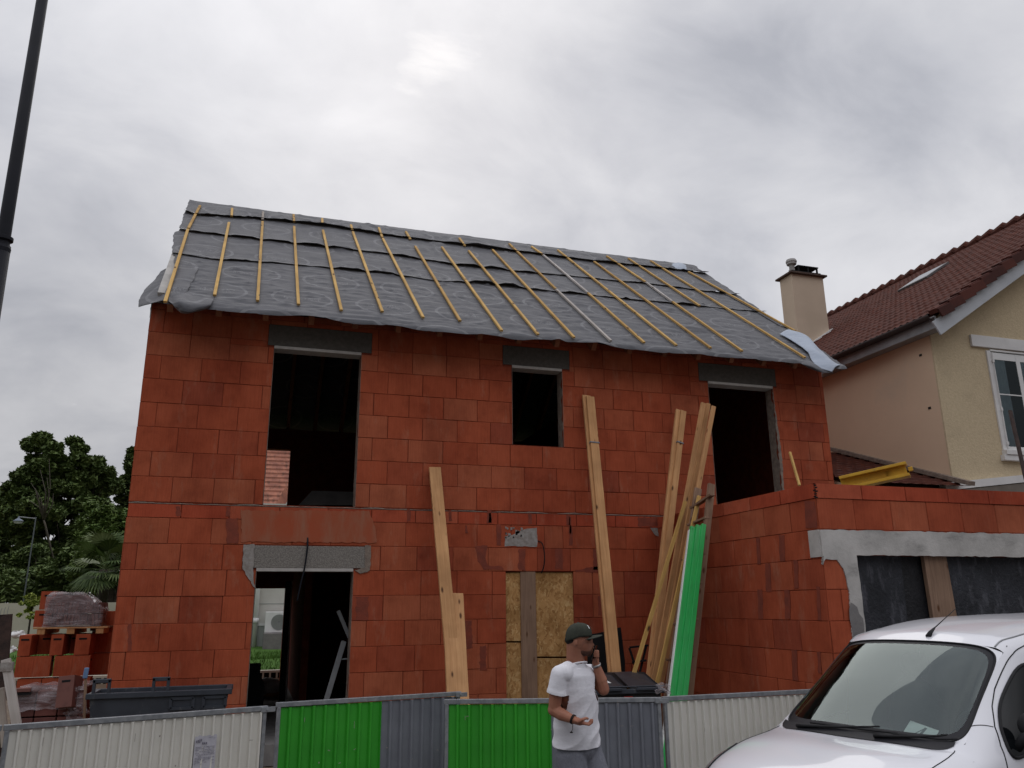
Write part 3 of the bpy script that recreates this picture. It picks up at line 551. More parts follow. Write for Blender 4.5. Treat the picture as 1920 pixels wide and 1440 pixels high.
# battens: bottom pixel, top pixel (grey = weathered)
BT = [((309.4,573.3),(352,436),0),((353,434),(375,391),0),((402,560.6),(429,423),0),((434,411),(435,396),0),((482.5,570.8),(492,421),0),((492,417),(493,402.7),1),((559,577.7),(551,430),0),((551,421),(550,407.4),0),((639.3,588.6),(605,437),0),((604,424),(603.6,414.7),0),((715.9,590.8),(661,440),0),((660,436),(657.5,426.8),0),((792.4,601.8),(717,452),0),((716,450),(709.7,431.9),0),((861.7,608),(777.8,466.9),0),((768.7,453.7),(760.3,439),0),((939.6,626.3),(827.8,468.3),0),((870.8,465.8),(860.6,451.2),0),((1007.5,633.3),(878,475),0),((1075,638.8),(922.9,473.3),0),((1143.8,645),(1042,548),1),((1041,547),(954,461.7),0),((1206.3,648.3),(1102,555),0),((1101,554),(1018,483),1),((1017,482),(995.8,466.7),0),((1266.7,653.3),(1045,473.3),0),((1331,658.3),(1113,495),0),((1389.6,663.8),(1260,571),0),((1259,570),(1210,534),1),((1209,533),(1136.7,484.6),0),((1310.4,578.3),(1177,488.8),0),((1507.5,676),(1218.8,493),0),((1493.8,628),(1289.6,513.8),0)]
bat = []
for (b, t, g) in BT:
    u0, v0 = rpix(*b); u1, v1 = rpix(*t); bat.append((u0, v0, u1, v1, g))
def batu(v):
    return sorted(u0+(u1-u0)*(v-v0)/(v1-v0) for u0, v0, u1, v1, g in bat if min(v0, v1)-.05 <= v <= max(v0, v1)+.05 and abs(v1-v0) > .05)
UL, UR = -.24, XR+.12
LAPS = [(-.04, .50, .30, 0), (.30, .98, .72, 1), (.80, 1.95, 1.62, 2), (1.72, 3.40, 2.62, 3), (3.0, VE, VE, 4)]   # placeholder, overwritten below
def lapline(pts):
    q = sorted(rpix(*p) for p in pts)
    def fn(u):
        if u <= q[0][0]: return q[0][1]
        if u >= q[-1][0]: return q[-1][1]
        for a, b in zip(q, q[1:]):
            if a[0] <= u <= b[0]: return a[1]+(b[1]-a[1])*(u-a[0])/(b[0]-a[0])
    return fn
lapA = lapline([(346, 402), (371, 408), (480, 414), (620, 429), (720, 445), (860, 463), (1017, 482), (1100, 493), (1160, 499), (1240, 507), (1290, 513)])
lapB = lapline([(338, 435), (356, 438), (490, 454), (600, 466), (720, 479), (850, 500), (962, 512), (1070, 521), (1140, 529), (1200, 534), (1260, 541), (1350, 553)])
lapC = lapline([(322, 478), (340, 480), (400, 490), (520, 497), (700, 514), (820, 530), (890, 534), (990, 545), (1100, 556), (1207, 567), (1310, 577), (1400, 586)])
def eave(u): 
    return VE + .035*math.sin(u*1.9+.5) + .07*noise.noise(Vector((u*.9, 3, 0))) - (.10 if u < 1.0 else 0)*max(0, 1-u)
edges = [lambda u: -.02, lapA, lapB, lapC, eave]
_el = sorted(((rpix(*p)[1], rpix(*p)[0]) for p in [(354,381),(346,401),(345,403),(335,436),(326,438),(322,479),(328,482),(327,505),(320,530),(309,556),(306,575)]))
def eleft(v):
    if v <= _el[0][0]: return _el[0][1]
    for a, b in zip(_el, _el[1:]):
        if a[0] <= v <= b[0]: return a[1]+(b[1]-a[1])*(v-a[0])/max(1e-4, b[0]-a[0])
    return _el[-1][1]
def felt(name, f0, f1, lift, sd, parent, nu=330, nv=34, u0=UL, u1=UR, over=.16, mirror=False, ledge=(0,)):
    mb = MB(); uvs = []
    rn = random.Random(sd)
    def fn(a, b):
        va0 = f0(0)-over; e0 = eleft(max(f0(0), va0+(f1(0)-va0)*b)) + (.03*noise.noise(Vector((b*7, sd, 0)))); u = e0+(u1+.04*noise.noise(Vector((b*4, sd, 5)))-e0)*a; va = f0(u)-over if sd else f0(u); vb = f1(u); v = va+(vb-va)*b
        # wrinkles that run along the eave, damped where the battens hold the felt
        bs = batu(v); dm = min([abs(u-x) for x in bs] or [1.]); hold = min(1, dm/.16)
        n1 = noise.fractal(Vector((u*1.1, v*7, sd*3.1)), .9, 2.1, 5); n2 = noise.fractal(Vector((u*5+v*2, v*5, sd*7.7)), 1, 2, 3)
        cr1 = max(0, 1-abs(noise.noise(Vector((u*.9+sd, v*6+.8*noise.noise(Vector((u*.7, v, 1))), sd*2.3))))*16)*max(0, noise.noise(Vector((u*.8, v*2.2, sd*9.1)))+.12)
        h = .014 + hold*(.012*max(n1, -.35) + .0035*n2 + .050*cr1 + .010*max(0, 1-abs(noise.noise(Vector((u*1.6+5, v*17, sd))))*9))
        if f1 is eave: h += hold*.022*(.5-abs(noise.noise(Vector((u*1.3, v*11+u*.6, 3)))))*min(1, max(0, v-3.2)/1.6)
        # the free lower edge bulges up between battens
        t = max(0, 1-(vb-v)/.16); bul = max(0, noise.noise(Vector((u*1.05, sd*5.3, 1.7)))*.075+.006)
        if f1 is not eave: h += lift*t + hold*bul*t*t
        else: h -= max(0, (b-.975)/.025)**2*.045*(.6+noise.noise(Vector((u*1.7, 8, 0))))
        uvs.append((u, v)); p = rp(u, v, h + .004*sd)
        if mirror: p.y = 8-p.y
        return p
    mb.grid(fn, nu, nv, flip=not mirror)
    return mb.build(name, [M['membrane'], M['membrane_under']], parent, smooth=True, uv=uvs, solid=0)
for k in range(4):
    felt('roof_membrane', edges[k], edges[k+1], (.048, .026, .020, 0)[k], 4-k if k else 4, house, nv=(12, 14, 18, 64)[k], over=.02 if k == 0 else .16) if k < 4 else None
mb = MB(); uvs = []
def bk(a, b):
    u = -.02+(UR-.02)*a; v = -.02+5.8*b; p = rp(u, v, .012+.015*noise.fractal(Vector((u, v*5, 9)), 1, 2, 4)); p.y = 8-p.y; uvs.append((u, v)); return p
mb.grid(bk, 60, 30); mb.build('roof_membrane', M['membrane'], house, smooth=True, uv=uvs)
for k, (u0, v0, u1, v1, g) in enumerate(bat):
    a = rp(u0, v0, .052); b = rp(u1, v1, .052); L = (b-a).length; mb = MB(); hw, hh = .021, .015
    mb.obox((0, 0, L/2), (hw, 0, 0), (0, hh, 0), (0, 0, L/2)); o = mb.build('roof_batten', M['batten_g' if g else 'batten'], None, bevel=.002)
    z = (b-a).normalized(); y = RN; x = y.cross(z).normalized(); y = z.cross(x); mm = Matrix((x, y, z)).transposed().to_4x4(); mm.translation = a; o.parent = house; o.matrix_world = mm
for (x, y) in ((437, 391), (550, 407), (603.5, 413)):         # batten ends showing over the ridge
    u, v = rpix(x, y+4); mb = MB(); p = rp(u, v, .02); q = p+Vector((0, .22, -.02)); mb.bar(p+Vector((0, .12, .10)), p+Vector((0, .62, -.26)), .04, .04, (0, SL, 1)); mb.build('ridge_batten', M['black'], house)
# loose felt at the left eave corner: a flap blown out past the gable and a sagging pocket
def patchgrid(rows, name, m, parent, wr=.02, sd=0, sub=7, us=1):
    """rows: list of rows of 3D control points -> smooth cloth"""
    nr, nc = len(rows), len(rows[0]); Rr = [[Vector(p) for p in r] for r in rows]
    def cr(p0, p1, p2, p3, t): return .5*((2*p1)+(-p0+p2)*t+(2*p0-5*p1+4*p2-p3)*t*t+(-p0+3*p1-3*p2+p3)*t**3)
    def at1(L, t):
        n = len(L); x = t*(n-1); i = min(int(x), n-2); f = x-i; g = lambda k: L[max(0, min(n-1, k))]; return cr(g(i-1), g(i), g(i+1), g(i+2), f)
    mb = MB(); uvs = []
    def fn(a, b):
        p = at1([at1(r, b) for r in Rr], a); n = noise.noise_vector(p*4+Vector((sd, 0, 0)))*wr + noise.noise_vector(p*11+Vector((sd, 0, 0)))*wr*.35; e = min(1, 6*min(a, 1-a)+.35)
        uvs.append((p.x*us, p.z*us)); return p+n*e
    mb.grid(fn, (nr-1)*sub, (nc-1)*sub); return mb.build(name, m, parent, smooth=True, uv=uvs, solid=.004)
Lp = lambda x, y, dx=0, dn=0: (lambda p: p+RN*dn)(AP(x, y, RO, RN))
Gp = lambda x, y, X: AX(x, y, X)
rowsL = [[Lp(371, 508, 0, .03), Lp(345, 506, 0, .03), AY(322, 500, .9), AY(302, 509, 1.0)],
         [Lp(365, 524, 0, .03), Lp(332, 530, 0, .04), AY(300, 528, .55), AY(279, 535, .75)],
         [Lp(352, 548, 0, .03), Lp(318, 552, 0, .04), AY(288, 552, .15), AY(263, 556, .40)],
         [Lp(346, 560, 0, .02), Lp(311, 566, 0, .02), AY(288, 568, -.20), AY(260, 576, .10)]]
patchgrid(rowsL, 'loose_felt_flap', M['membrane'], house, .02, 3)
rowsP = [[Lp(322, 532, 0, .012), Lp(345, 543, 0, .014), Lp(368, 553, 0, .014), Lp(398, 562, 0, .014)],
         [Lp(318, 548, 0, .03), AY(338, 562, -.46), AY(362, 570, -.50), AY(398, 567, -.45)],
         [AY(317, 563, -.42), AY(330, 577, -.52), AY(352, 584, -.56), AY(396, 572, -.50)],
         [AY(319, 566, -.40), AY(333, 582, -.44), AY(350, 588, -.50), AY(394, 577, -.46)]]
patchgrid(rowsP, 'felt_pocket', M['membrane'], house, .026, 8, sub=12)
mb = MB(); mb.bar(Lp(331, 470, 0, -.02), Lp(303, 549, 0, -.02), .10, .05, RN); mb.build('verge_board', M['concrete'], house)
# turned-back pale underside at the right verge
u_a = [Lp(1462, 632, 0, .05), Lp(1478, 628, 0, .07), Lp(1490, 624, 0, .05)]
rowsR = [[Lp(1460, 632, 0, .06), Lp(1475, 626, 0, .09), Lp(1493, 628, 0, .04)],
         [Lp(1490, 650, 0, .07), Lp(1508, 641, 0, .12), Lp(1526, 650, 0, .02)],
         [Lp(1512, 668, 0, .07), AY(1530, 658, -.28), AY(1548, 664, -.22)],
         [AY(1530, 686, -.52), AY(1551, 674, -.46), AY(1566, 679, -.36)],
         [AY(1560, 697, -.62), AY(1566, 688, -.58), AY(1576, 684, -.46)]]
patchgrid(rowsR, 'turned_felt', M['membrane_under'], house, .012, 12)
rowsS = [[Lp(1496, 676, 0, .0), Lp(1512, 676, 0, .02), Lp(1524, 672, 0, .03)],
         [AY(1503, 683, -.50), AY(1524, 686, -.56), AY(1542, 688, -.52)],
         [AY(1515, 690, -.47), AY(1540, 698, -.60), AY(1562, 698, -.60)]]
patchgrid(rowsS, 'felt_fold', M['membrane'], house, .01, 14)
rowsT = [[Lp(1255, 498, 0, .03), Lp(1270, 496, 0, .05), Lp(1284, 497, 0, .03)], [Lp(1262, 503, 0, .04), Lp(1276, 502, 0, .07), Lp(1286, 502, 0, .04)], [Lp(1270, 509, 0, .03), Lp(1280, 508, 0, .05), Lp(1288, 509, 0, .03)]]
patchgrid(rowsT, 'turned_felt', M['membrane_under'], house, .01, 18)
mb = MB()
for a, b in (((1284, 505), (1352, 547)), ((1352, 548), (1425, 588)), ((1425, 589), (1470, 616))):
    mb.bar(Lp(*a, 0, .03), Lp(*b, 0, .03), .16, .02, RN)
mb.build('verge_strip', M['membrane'], house)
# ------------------------------------------------------------------ garage extension
gar = empty('block_garage', (XG, YG, 0), 0, 'low red block garage with grey concrete frame at right of the house', 'garage')
def gpart(mb, name, m, **k): o = mb.build(name, m, None, **k); world_child(o, gar); return o
GZ = [3.11, 2.95, 2.62, 2.31, 1.99, 1.67, 1.35, 1.03, .71, .39, .07]; XE = 13.0; TH = .2
o0 = AY(1604, 1041, YG); o1 = AY(1920, 1044, YG); GO = (o0.x, XE-.7, 0, o0.z)
mb = MB(); core(mb, [XG, XE, GO[0], GO[1]], [0, GO[3], 3.105], [GO], YG, YG+TH); mb.box(XG, XG+TH, YG+TH+.001, -.012, 0, 3.105); mb.box(XE-.2, XE, YG+TH+.001, 0, 0, 3.105); gpart(mb, 'wall', M['joint'])
mb = MB(); cs = [(b, a) for a, b in zip(GZ[1:], GZ[2:])]
blocks(mb, lambda u, o, z: (XG-o, YG+u, z), -YG-.012, cs, [], 31)
LZ0, LZ1 = GO[3], AY(1535, 993, YG).z
blocks(mb, lambda u, o, z: (XG+u, YG-o, z), XE-XG, cs, [(GO[0]-XG, GO[1]-XG, -1, GO[3])], 32)
gpart(mb, 'block_facing', M['brick'])
mb = MB(); x = 0
for q in range(6): mb.box(XG-.016, XG+.0, YG+q*.61+.006, min(YG+q*.61+.60, -.013), GZ[1]+.004, GZ[0])
for q in range(10): mb.box(XG+.002+q*.6, XG+q*.6+.592, YG-.016, YG+.0, GZ[1]+.004, GZ[0])
mb.box(XG-.016, XG+.215, YG-.016, YG+.2, GZ[0]+.0, GZ[0]+.004); gpart(mb, 'bond_beam', M['brick_wet'])
def gjag(pts, m, name='concrete_frame', th=.012, y=None, rag=.01, sd=0):
    r = random.Random(sd); out = []
    for (a, b) in zip(pts, pts[1:]+pts[:1]):
        k = max(2, int((b-a).length/.06))
        for j in range(k): p = a.lerp(b, j/k)+Vector((r.uniform(-rag, rag), 0, r.uniform(-rag, rag))); p.y = y; out.append(p)
    mb = MB(); mb.prism(out, 0, (0, th, 0)); return gpart(mb, name, m)
yF = YG-.022
fr = [AY(x, y, YG) for x, y in ((1533, 993),)] ; xl = XG-.004
jx = AY(1590, 1110, YG).x; jx2 = AY(1596, 1200, YG).x
pts = [Vector((xl, 0, LZ0-.02)), Vector((xl, 0, LZ1)), Vector((XE, 0, LZ1)), Vector((XE, 0, LZ0)), Vector((GO[0], 0, LZ0)), Vector((GO[0]+.0, 0, 0)), Vector((jx2-.02, 0, 0)), Vector((jx2, 0, AY(1596, 1200, YG).z)), AY(1590, 1110, YG), AY(1580, 1066, YG), AY(1568, 1050, YG), AY(1545, 1048, YG), AY(1540, 1058, YG)]
gjag(pts, M['concrete'], y=yF, th=.02, rag=.006, sd=3)
mb = MB(); mb.box(XG-.021, XG-.001, YG-.002, YG+.17, LZ0-.02, LZ1); gpart(mb, 'concrete_corner', M['concrete'])
P3 = [AY(x, y, YG) for x, y in ((1592, 1130), (1604, 1140), (1614, 1160), (1620, 1200), (1598, 1200), (1590, 1160))]
gjag(P3, M['slab'], 'damp_patch', .003, YG-.0245, .01, 5)
GS = [(1418,1009,1424,1058),(1460,1003,1470,1052),(1434,1056,1444,1110),(1488,1050,1495,1103),(1420,1106,1429,1160),(1470,1106,1480,1160),(1531,1100,1537,1163),(1484,1219,1494,1276),(1532,1222,1538,1262),(1508,940,1530,990)]
for k, (x0, y0, x1, y1) in enumerate(GS):
    r = random.Random(200+k); out = []
    for (a, b) in zip([(x0, y0), (x1, y0), (x1+2, y1), (x0+2, y1)], [(x1, y0), (x1+2, y1), (x0+2, y1), (x0, y0)]):
        for j in range(5): out.append(AX(a[0]+(b[0]-a[0])*j/5+r.uniform(-.8, .8), a[1]+(b[1]-a[1])*j/5+r.uniform(-1, 1), XG-.0135))
    out = [p for p in out if p.y > YG]
    if len(out) < 4: continue
    mb = MB(); mb.prism(out, 0, (.004, 0, 0)); gpart(mb, 'mortar_smear', M['smear'])
mb = MB()                            # holes in the corner block
for (x, y) in ((1531, 910), (1533, 914), (1530, 919), (1534, 921), (1532, 926), (1531, 931), (1534, 933)):
    p = AX(x-3, y, XG-.019); mb.obox(p, (.004, 0, 0), (0, .018, 0), (0, 0, .007))
gpart(mb, 'block_cavity', M['black'])
mb = MB(); mb.box(XG+.2, XE-.2, YG+.2, -.012, 2.72, 2.93); gpart(mb, 'roof_slab', M['slab'])
# opening shuttered with bitumen-black sheets and a post
M['bitumen'] = mat('bitumen_sheet', (.016, .017, .021), (.035, .037, .045), scale=3, rough=.6, bump=1.5, bscale=22, dirt=((.12, .12, .14), 5, .52, .80, (2, 2, .6)))
def gy(pts, y, th, m, name): 
    P3 = [AY(a, b, y) for a, b in pts]; mb = MB(); mb.prism(P3, 0, (0, th, 0)); return gpart(mb, name, m)
gy([(1640, 1400), (1730, 1400), (1688, 1043), (1606, 1041)], YG+.09, .02, M['bitumen'], 'bitumen_sheet')
gy([(1700, 1400), (1800, 1400), (1737, 1043), (1684, 1043)], YG+.12, .02, mat('bitumen_dark', (.012, .012, .014), (.02, .02, .023), scale=8, rough=.5, bump=1.2, bscale=30), 'bitumen_sheet')
gy([(1788, 1400), (1838, 1400), (1774, 1043), (1732, 1043)], YG+.04, .05, M['pine_old'], 'shutter_post')
gy([(1830, 1400), (2300, 1400), (2300, 1046), (1773, 1043)], YG+.09, .02, M['bitumen'], 'bitumen_sheet')
# ------------------------------------------------------------------ neighbour's house (right)
XN = 13.0; YN = -.094; WN = 9.0; DN = 11.0
nb = empty('gabled_house', (XN, YN, 0), 0, 'beige and yellow rendered neighbouring house with brown tiled roof behind the garage', 'house')
def npart(mb, name, m, parent=None, **k): o = mb.build(name, m, None, **k); world_child(o, parent or nb) if parent is None else None; return o
g0 = AX(1752, 586, XN-.42)                       # eave corner of the verge
YV = YN-.42
g0 = AY(1752, 588, YV); g1 = AY(1920, 468, YV)
sl = (g1.z-g0.z)/(g1.x-g0.x); XE0, ZE0 = g0.x, g0.z
NN = Vector((-sl, 0, 1)).normalized(); NO = Vector((XE0, YV, ZE0))
rdg = AP(1920, 412, NO, NN); XRi = rdg.x; ZRi = ZE0+sl*(XRi-XE0)
ZW = ZE0+sl*(XN-XE0)-.16; XM = XRi; XN2 = 2*XRi-XN
mb = MB(); mb.prism([(XN, YN, 0), (XN2, YN, 0), (XN2, YN, ZW), (XM, YN, ZW+sl*(XM-XN)), (XN, YN, ZW)], 0, (0, .25, 0))
front = npart(mb, 'front_wall', M['render_yellow'])
mb = MB(); mb.prism([(XN, YN+DN-.25, 0), (XN2, YN+DN-.25, 0), (XN2, YN+DN-.25, ZW), (XM, YN+DN-.25, ZW+sl*(XM-XN)), (XN, YN+DN-.25, ZW)], 0, (0, .25, 0)); npart(mb, 'back_wall', M['render_yellow'])
mb = MB(); mb.box(XN-.004, XN+.24, YN+.02, YN+DN, 0, ZW-.004); npart(mb, 'side_wall', M['render_pink'])
mb = MB(); mb.box(XN2-.24, XN2+.004, YN+.02, YN+DN, 0, ZW); npart(mb, 'side_wall', M['render_pink'])
mb = MB(); mb.box(XN-.012, XN+.05, YN-.012, YN+.019, 0, ZW-.05); npart(mb, 'corner_bead', M['render_yellow'])
def nx(x, y, h=0): return Vector((x, y, ZE0+sl*(x-XE0)+h))
# tiled slope: courses step down towards the eave
M['tile'].node_tree.nodes
mb = MB(); nc = 22; Lx = XRi-XE0; ny = 150; YB = YN+DN+.4
xs = []
for k in range(nc): xs += [(k/nc, .045), ((k+.93)/nc, .012)]
xs.append((1, .03))
i0 = len(mb.v); rr = random.Random(3); jit = [[rr.uniform(-.006, .006) for _ in range(ny//3+2)] for _ in range(nc+1)]
for q, (t, h) in enumerate(xs):
    for j in range(ny*2+1):
        y = YV+(YB-YV)*j/(ny*2); 
        mb.v.append(tuple(nx(XE0+Lx*t, y, h+.014*math.cos(j*math.pi*.5)+jit[min(q//2, nc)][j//6])))
W_ = ny*2+1
for q in range(len(xs)-1):
    for j in range(ny*2): mb.f.append((i0+q*W_+j, i0+q*W_+j+1, i0+(q+1)*W_+j+1, i0+(q+1)*W_+j)); mb.m.append(0)
roofn = npart(mb, 'tiled_roof', M['tile'])
mb = MB(); mb.quad(nx(XE0, YV, -.03), nx(XE0, YB, -.03), nx(XRi, YB, -.03), nx(XRi, YV, -.03)); mb.quad(*[Vector((2*XRi-p.x, p.y, p.z)) for p in (nx(XE0, YV, .02), nx(XE0, YB, .02), nx(XRi, YB, .02), nx(XRi, YV, .02))]); npart(mb, 'roof_deck', M['tile'])
mb = MB(); y = YV-.05
while y < YB: mb.tube([(XRi, y, ZRi+.01), (XRi, y+.05, ZRi+.055), (XRi, y+.30, ZRi+.02), (XRi, y+.40, ZRi+.01)], [.12, .15, .12, .115], 10); y += .40
npart(mb, 'ridge_tiles', M['tile'])
mb = MB(); k = 0; t = 0; Lr = (Vector((Lx, 0, sl*Lx))).length; dv = Vector((1, 0, sl)).normalized()
while t < Lr: 
    c = nx(XE0, YV-.02)+dv*(t+.17); mb.obox(c+NN*.022-Vector((0, -.02, 0)), dv*.18-NN*.020, (0, .09, 0), NN*.045+dv*.0); mb.obox(c-NN*.04+Vector((0, -.085, 0)), dv*.172-NN*.020, (0, .018, 0), NN*.085); t += .33; k += 1
npart(mb, 'verge_tiles', mat('verge_tile', (.095, .030, .022), (.060, .022, .018), scale=4, rough=.85, island=.7, spec=.2), bevel=.008)
mb = MB(); mb.bar(nx(XE0-.02, YV-.01, -.27), nx(XRi, YV-.01, -.27), .03, .27, NN); npart(mb, 'barge_board', mat('barge_paint', (.50, .52, .55), (.42, .44, .47), scale=2, rough=.6))
mb = MB(); mb.bar(nx(XE0+.55, YN-.04, -.34), nx(XRi, YN-.04, -.34), .10, .10, NN); npart(mb, 'verge_trim', M['lintel_white'])
for t in (.62, 2.0, 3.4):
    mb = MB(); p = nx(XE0+t, YV, -.33); mb.tube([p+Vector((0, .0, 0)), p+Vector((0, .45, 0))], .045, 10); npart(mb, 'purlin_end', M['white'])
mb = MB(); mb.box(XE0-.01, XE0+.02, YV, YB, ZE0-.26, ZE0-.04); npart(mb, 'fascia', M['zinc'])
mb = MB(); mb.box(XE0+.02, XN-.006, YV+.02, YB, ZE0-.24, ZE0-.22); npart(mb, 'soffit', M['zinc'])
mb = MB(); n = 8; i0 = len(mb.v)                     # half-round gutter
for y in (YV, YB):
    for k in range(n+1): a = math.pi*k/n; mb.v.append((XE0-.08-.075*math.cos(a), y, ZE0-.03-.075*math.sin(a)))
for k in range(n): mb.f.append((i0+k, i0+k+1, i0+n+2+k, i0+n+1+k)); mb.m.append(0)
npart(mb, 'gutter', mat('brown_gutter', (.045, .028, .024), (.03, .02, .018), rough=.5), smooth=True, solid=.006)
# skylight
q = [AP(x, y, NO+NN*.06, NN) for x, y in ((1663, 563), (1690, 541), (1785, 493), (1770, 507))]
p0, p2 = q[0], q[2]; ya = p0.y; yb = p2.y
xa, xb = AP(1666, 560, NO, NN), AP(1780, 497, NO, NN)
ysk = sorted((xa.y, xb.y)); xm = (xa.x+xb.x)/2
sk = empty('skylight', (xm, (ya+yb)/2, nx(xm, 0).z)); sk.parent = nb; sk.matrix_parent_inverse = Matrix.Translation(nb.location).inverted()
def quadroof(x0, x1, y0, y1, h): return [nx(x0, y0, h), nx(x1, y0, h), nx(x1, y1, h), nx(x0, y1, h)]
x0, x1 = min(xa.x, xb.x)-.02, max(xa.x, xb.x)+.02
if x1-x0 < .5: x0, x1 = xm-.35, xm+.35
bpy.data.objects.remove(sk)
mb = MB(); mb.prism(quadroof(x0, x1, ysk[0]-.0, ysk[0]+1.0, .05), 0, NN*.05); skf = npart(mb, 'skylight', mat('skylight_frame', (.13, .12, .12), (.10, .09, .09), rough=.6))
mb = MB(); mb.prism(quadroof(x0+.07, x1-.07, ysk[0]+.07, ysk[0]+.93, .103), 0, NN*.008); o = mb.build('glass', mat('roof_glass', (.06, .07, .08), (.05, .06, .07), rough=.12, spec=.35), None); o.parent = skf
# chimney
cb = AP(1555, 624, NO, NN); YC = cb.y; zt = AY(1538, 517, YC).z; xr = cb.x; xl = AY(1486, 515, YC).x; dC = .48
pt = AY(1484, 513, YC); zt = pt.z; xl = pt.x; 
dC = 1.0
for _ in range(60):                                  # depth so that the far left edge lands at x=1462
    p = Vector((xl, YC+dC, zt)); d = p-CAM; zz_ = d.dot(_f); xx = 960+F*d.dot(_r)/zz_
    dC += (xx-1462)*.02
mb = MB(); mb.box(xl, xr, YC, YC+dC, ZE0-1, zt); chim = npart(mb, 'chimney', M['chimney'])
mb = MB(); mb.box(xl-.09, xr+.09, YC-.09, YC+dC+.09, zt+.001, zt+.055); mb.build('chimney_cap', mat('cap_brown', (.10, .065, .05), (.06, .04, .035), rough=.9), chim, bevel=.01)
mb = MB(); mb.box(xl+.05, xr-.02, YC+.04, YC+dC-.04, zt+.056, zt+.14); x2 = xl+(xr-xl)*.28
mb.box(x2, xr-.06, YC+.06, YC+dC-.06, zt+.30, zt+.33)
for x in (x2+.03, (x2+xr-.06)/2, xr-.10):
    for y in (YC+.09, YC+dC-.09): mb.box(x-.02, x+.02, y-.02, y+.02, zt+.14, zt+.30)
mb.build('flue_cover', M['black'], chim)
mb = MB(); mb.lathe([(.075, 0), (.075, .24), (.13, .25), (.14, .28), (.13, .31), (.15, .32), (.15, .36), (.13, .40), (.05, .43), (0, .435)], (xl+.16, YC+.16, zt+.10), 18); mb.build('flue_cowl', mat('cowl', (.42, .41, .40), (.22, .21, .2), rough=.7), chim, smooth=True, auto=40)
mb = MB(); mb.bar(nx(xl-.3, YC-.05, .05), nx(xr+.05, YC-.05, .05), .12, .04, NN); mb.build('flashing', M['lintel_white'], chim)
# window on the front wall
wy = YN
A = AY(1852, 660, wy); B = AY(1884, 846, wy); wx0, wz1, wz0 = A.x+.03, A.z+.02, B.z+.02; wx1 = wx0+1.30
win = MB(); 
mbw = MB(); la = AY(1816, 628, wy); lb = AY(1822, 650, wy)
mbw.box(la.x, wx1+.25, wy-.05, wy-.001, lb.z, la.z); npart(mbw, 'window_lintel', M['lintel_white'], bevel=.006)
fr = MB(); e = .07
fr.box(wx0-.09, wx0, wy-.03, wy+.02, wz0, wz1); fr.box(wx1, wx1+.09, wy-.03, wy+.02, wz0, wz1); fr.box(wx0-.0, wx1+.0, wy-.03, wy+.02, wz1-.004, wz1+.03)
window = npart(fr, 'window', M['lintel_white'])
mbs = MB(); mbs.box(wx0-.16, wx1+.16, wy-.09, wy-.001, wz0-.20, wz0-.10); mbs.box(wx0-.11, wx1+.11, wy-.11, wy-.0, wz0-.098, wz0-.01); s_ = mbs.build('sill', M['lintel_white'], window, bevel=.006)
fm = MB(); xm = (wx0+wx1)/2; yy = wy-.004
for a, b in ((wx0+.001, wx0+.055), (xm-.05, xm+.05), (wx1-.055, wx1-.001)): fm.box(a, b, yy-.012, yy, wz0, wz1-.02)
for a, b in ((wz0, wz0+.07), (wz1-.16, wz1-.02)): fm.box(wx0+.056, xm-.051, yy-.010, yy+.001, a, b); fm.box(xm+.051, wx1-.056, yy-.010, yy+.001, a, b)
zc = wz0+(wz1-wz0)*.56; fm.box(wx0+.056, xm-.051, yy-.008, yy+.001, zc-.012, zc+.012); fm.box(xm+.051, wx1-.056, yy-.008, yy+.001, zc-.012, zc+.012)
fm.build('frame', M['white'], window, bevel=.003)
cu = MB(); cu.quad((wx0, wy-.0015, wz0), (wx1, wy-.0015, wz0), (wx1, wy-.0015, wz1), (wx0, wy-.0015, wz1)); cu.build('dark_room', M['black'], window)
for a, b in ((wx0+.05, wx0+.33), (xm+.05, xm+.33)):
    c_ = MB(); c_.grid(lambda u, v: (a+(b-a)*u, wy-.0045-.0012*math.sin(u*22), wz0+.03+(wz1-wz0-.06)*v), 40, 1); c_.build('curtain', mat('curtain', (.42, .44, .50), (.34, .36, .42), rough=.9), window, smooth=True)
gl = MB(); gl.quad((wx0, wy-.0075, wz0), (wx1, wy-.0075, wz0), (wx1, wy-.0075, wz1), (wx0, wy-.0075, wz1)); gl.build('pane', M['glass'], window)
sh = MB(); sh.tube([(wx0+.012, wy-.045, wz0+.02), (wx0+.012, wy-.045, wz1-.03)], .012, 6)
for z in (wz0+.12, wz0+.75, wz1-.2): sh.box(wx0-.01, wx0+.03, wy-.06, wy-.03, z-.03, z+.03)
sh.build('shutter_bar', M['lintel_white'], window)
# white coping band that climbs to the right under the window
a = AY(1772, 908, wy-.12); b = AY(1920, 893, wy-.12); mb = MB(); mb.bar(a+Vector((0, .06, -.04)), b+(b-a)*2+Vector((0, .06, -.04)), .14, .13); npart(mb, 'coping_band', M['lintel_white'])
mb = MB(); mb.prism([a+Vector((0, 0, -.12)), b+(b-a)*2+Vector((0, 0, -.12)), b+(b-a)*2+Vector((0, 0, -1.6)), a+Vector((0, 0, -1.6))], 0, (0, .10, 0)); npart(mb, 'lower_wall', mat('dark_wall', (.19, .165, .14), (.15, .13, .11), scale=3, rough=.95))  # lower wall in a darker tone than the render above
for (x, y) in ((1726, 666), (1743, 765)):
    p = AX(x, y, XN-.006); mb = MB(); mb.obox(p, (.006, 0, 0), (0, .03, 0), (0, 0, .02)); npart(mb, 'vent_hole', M['black'])
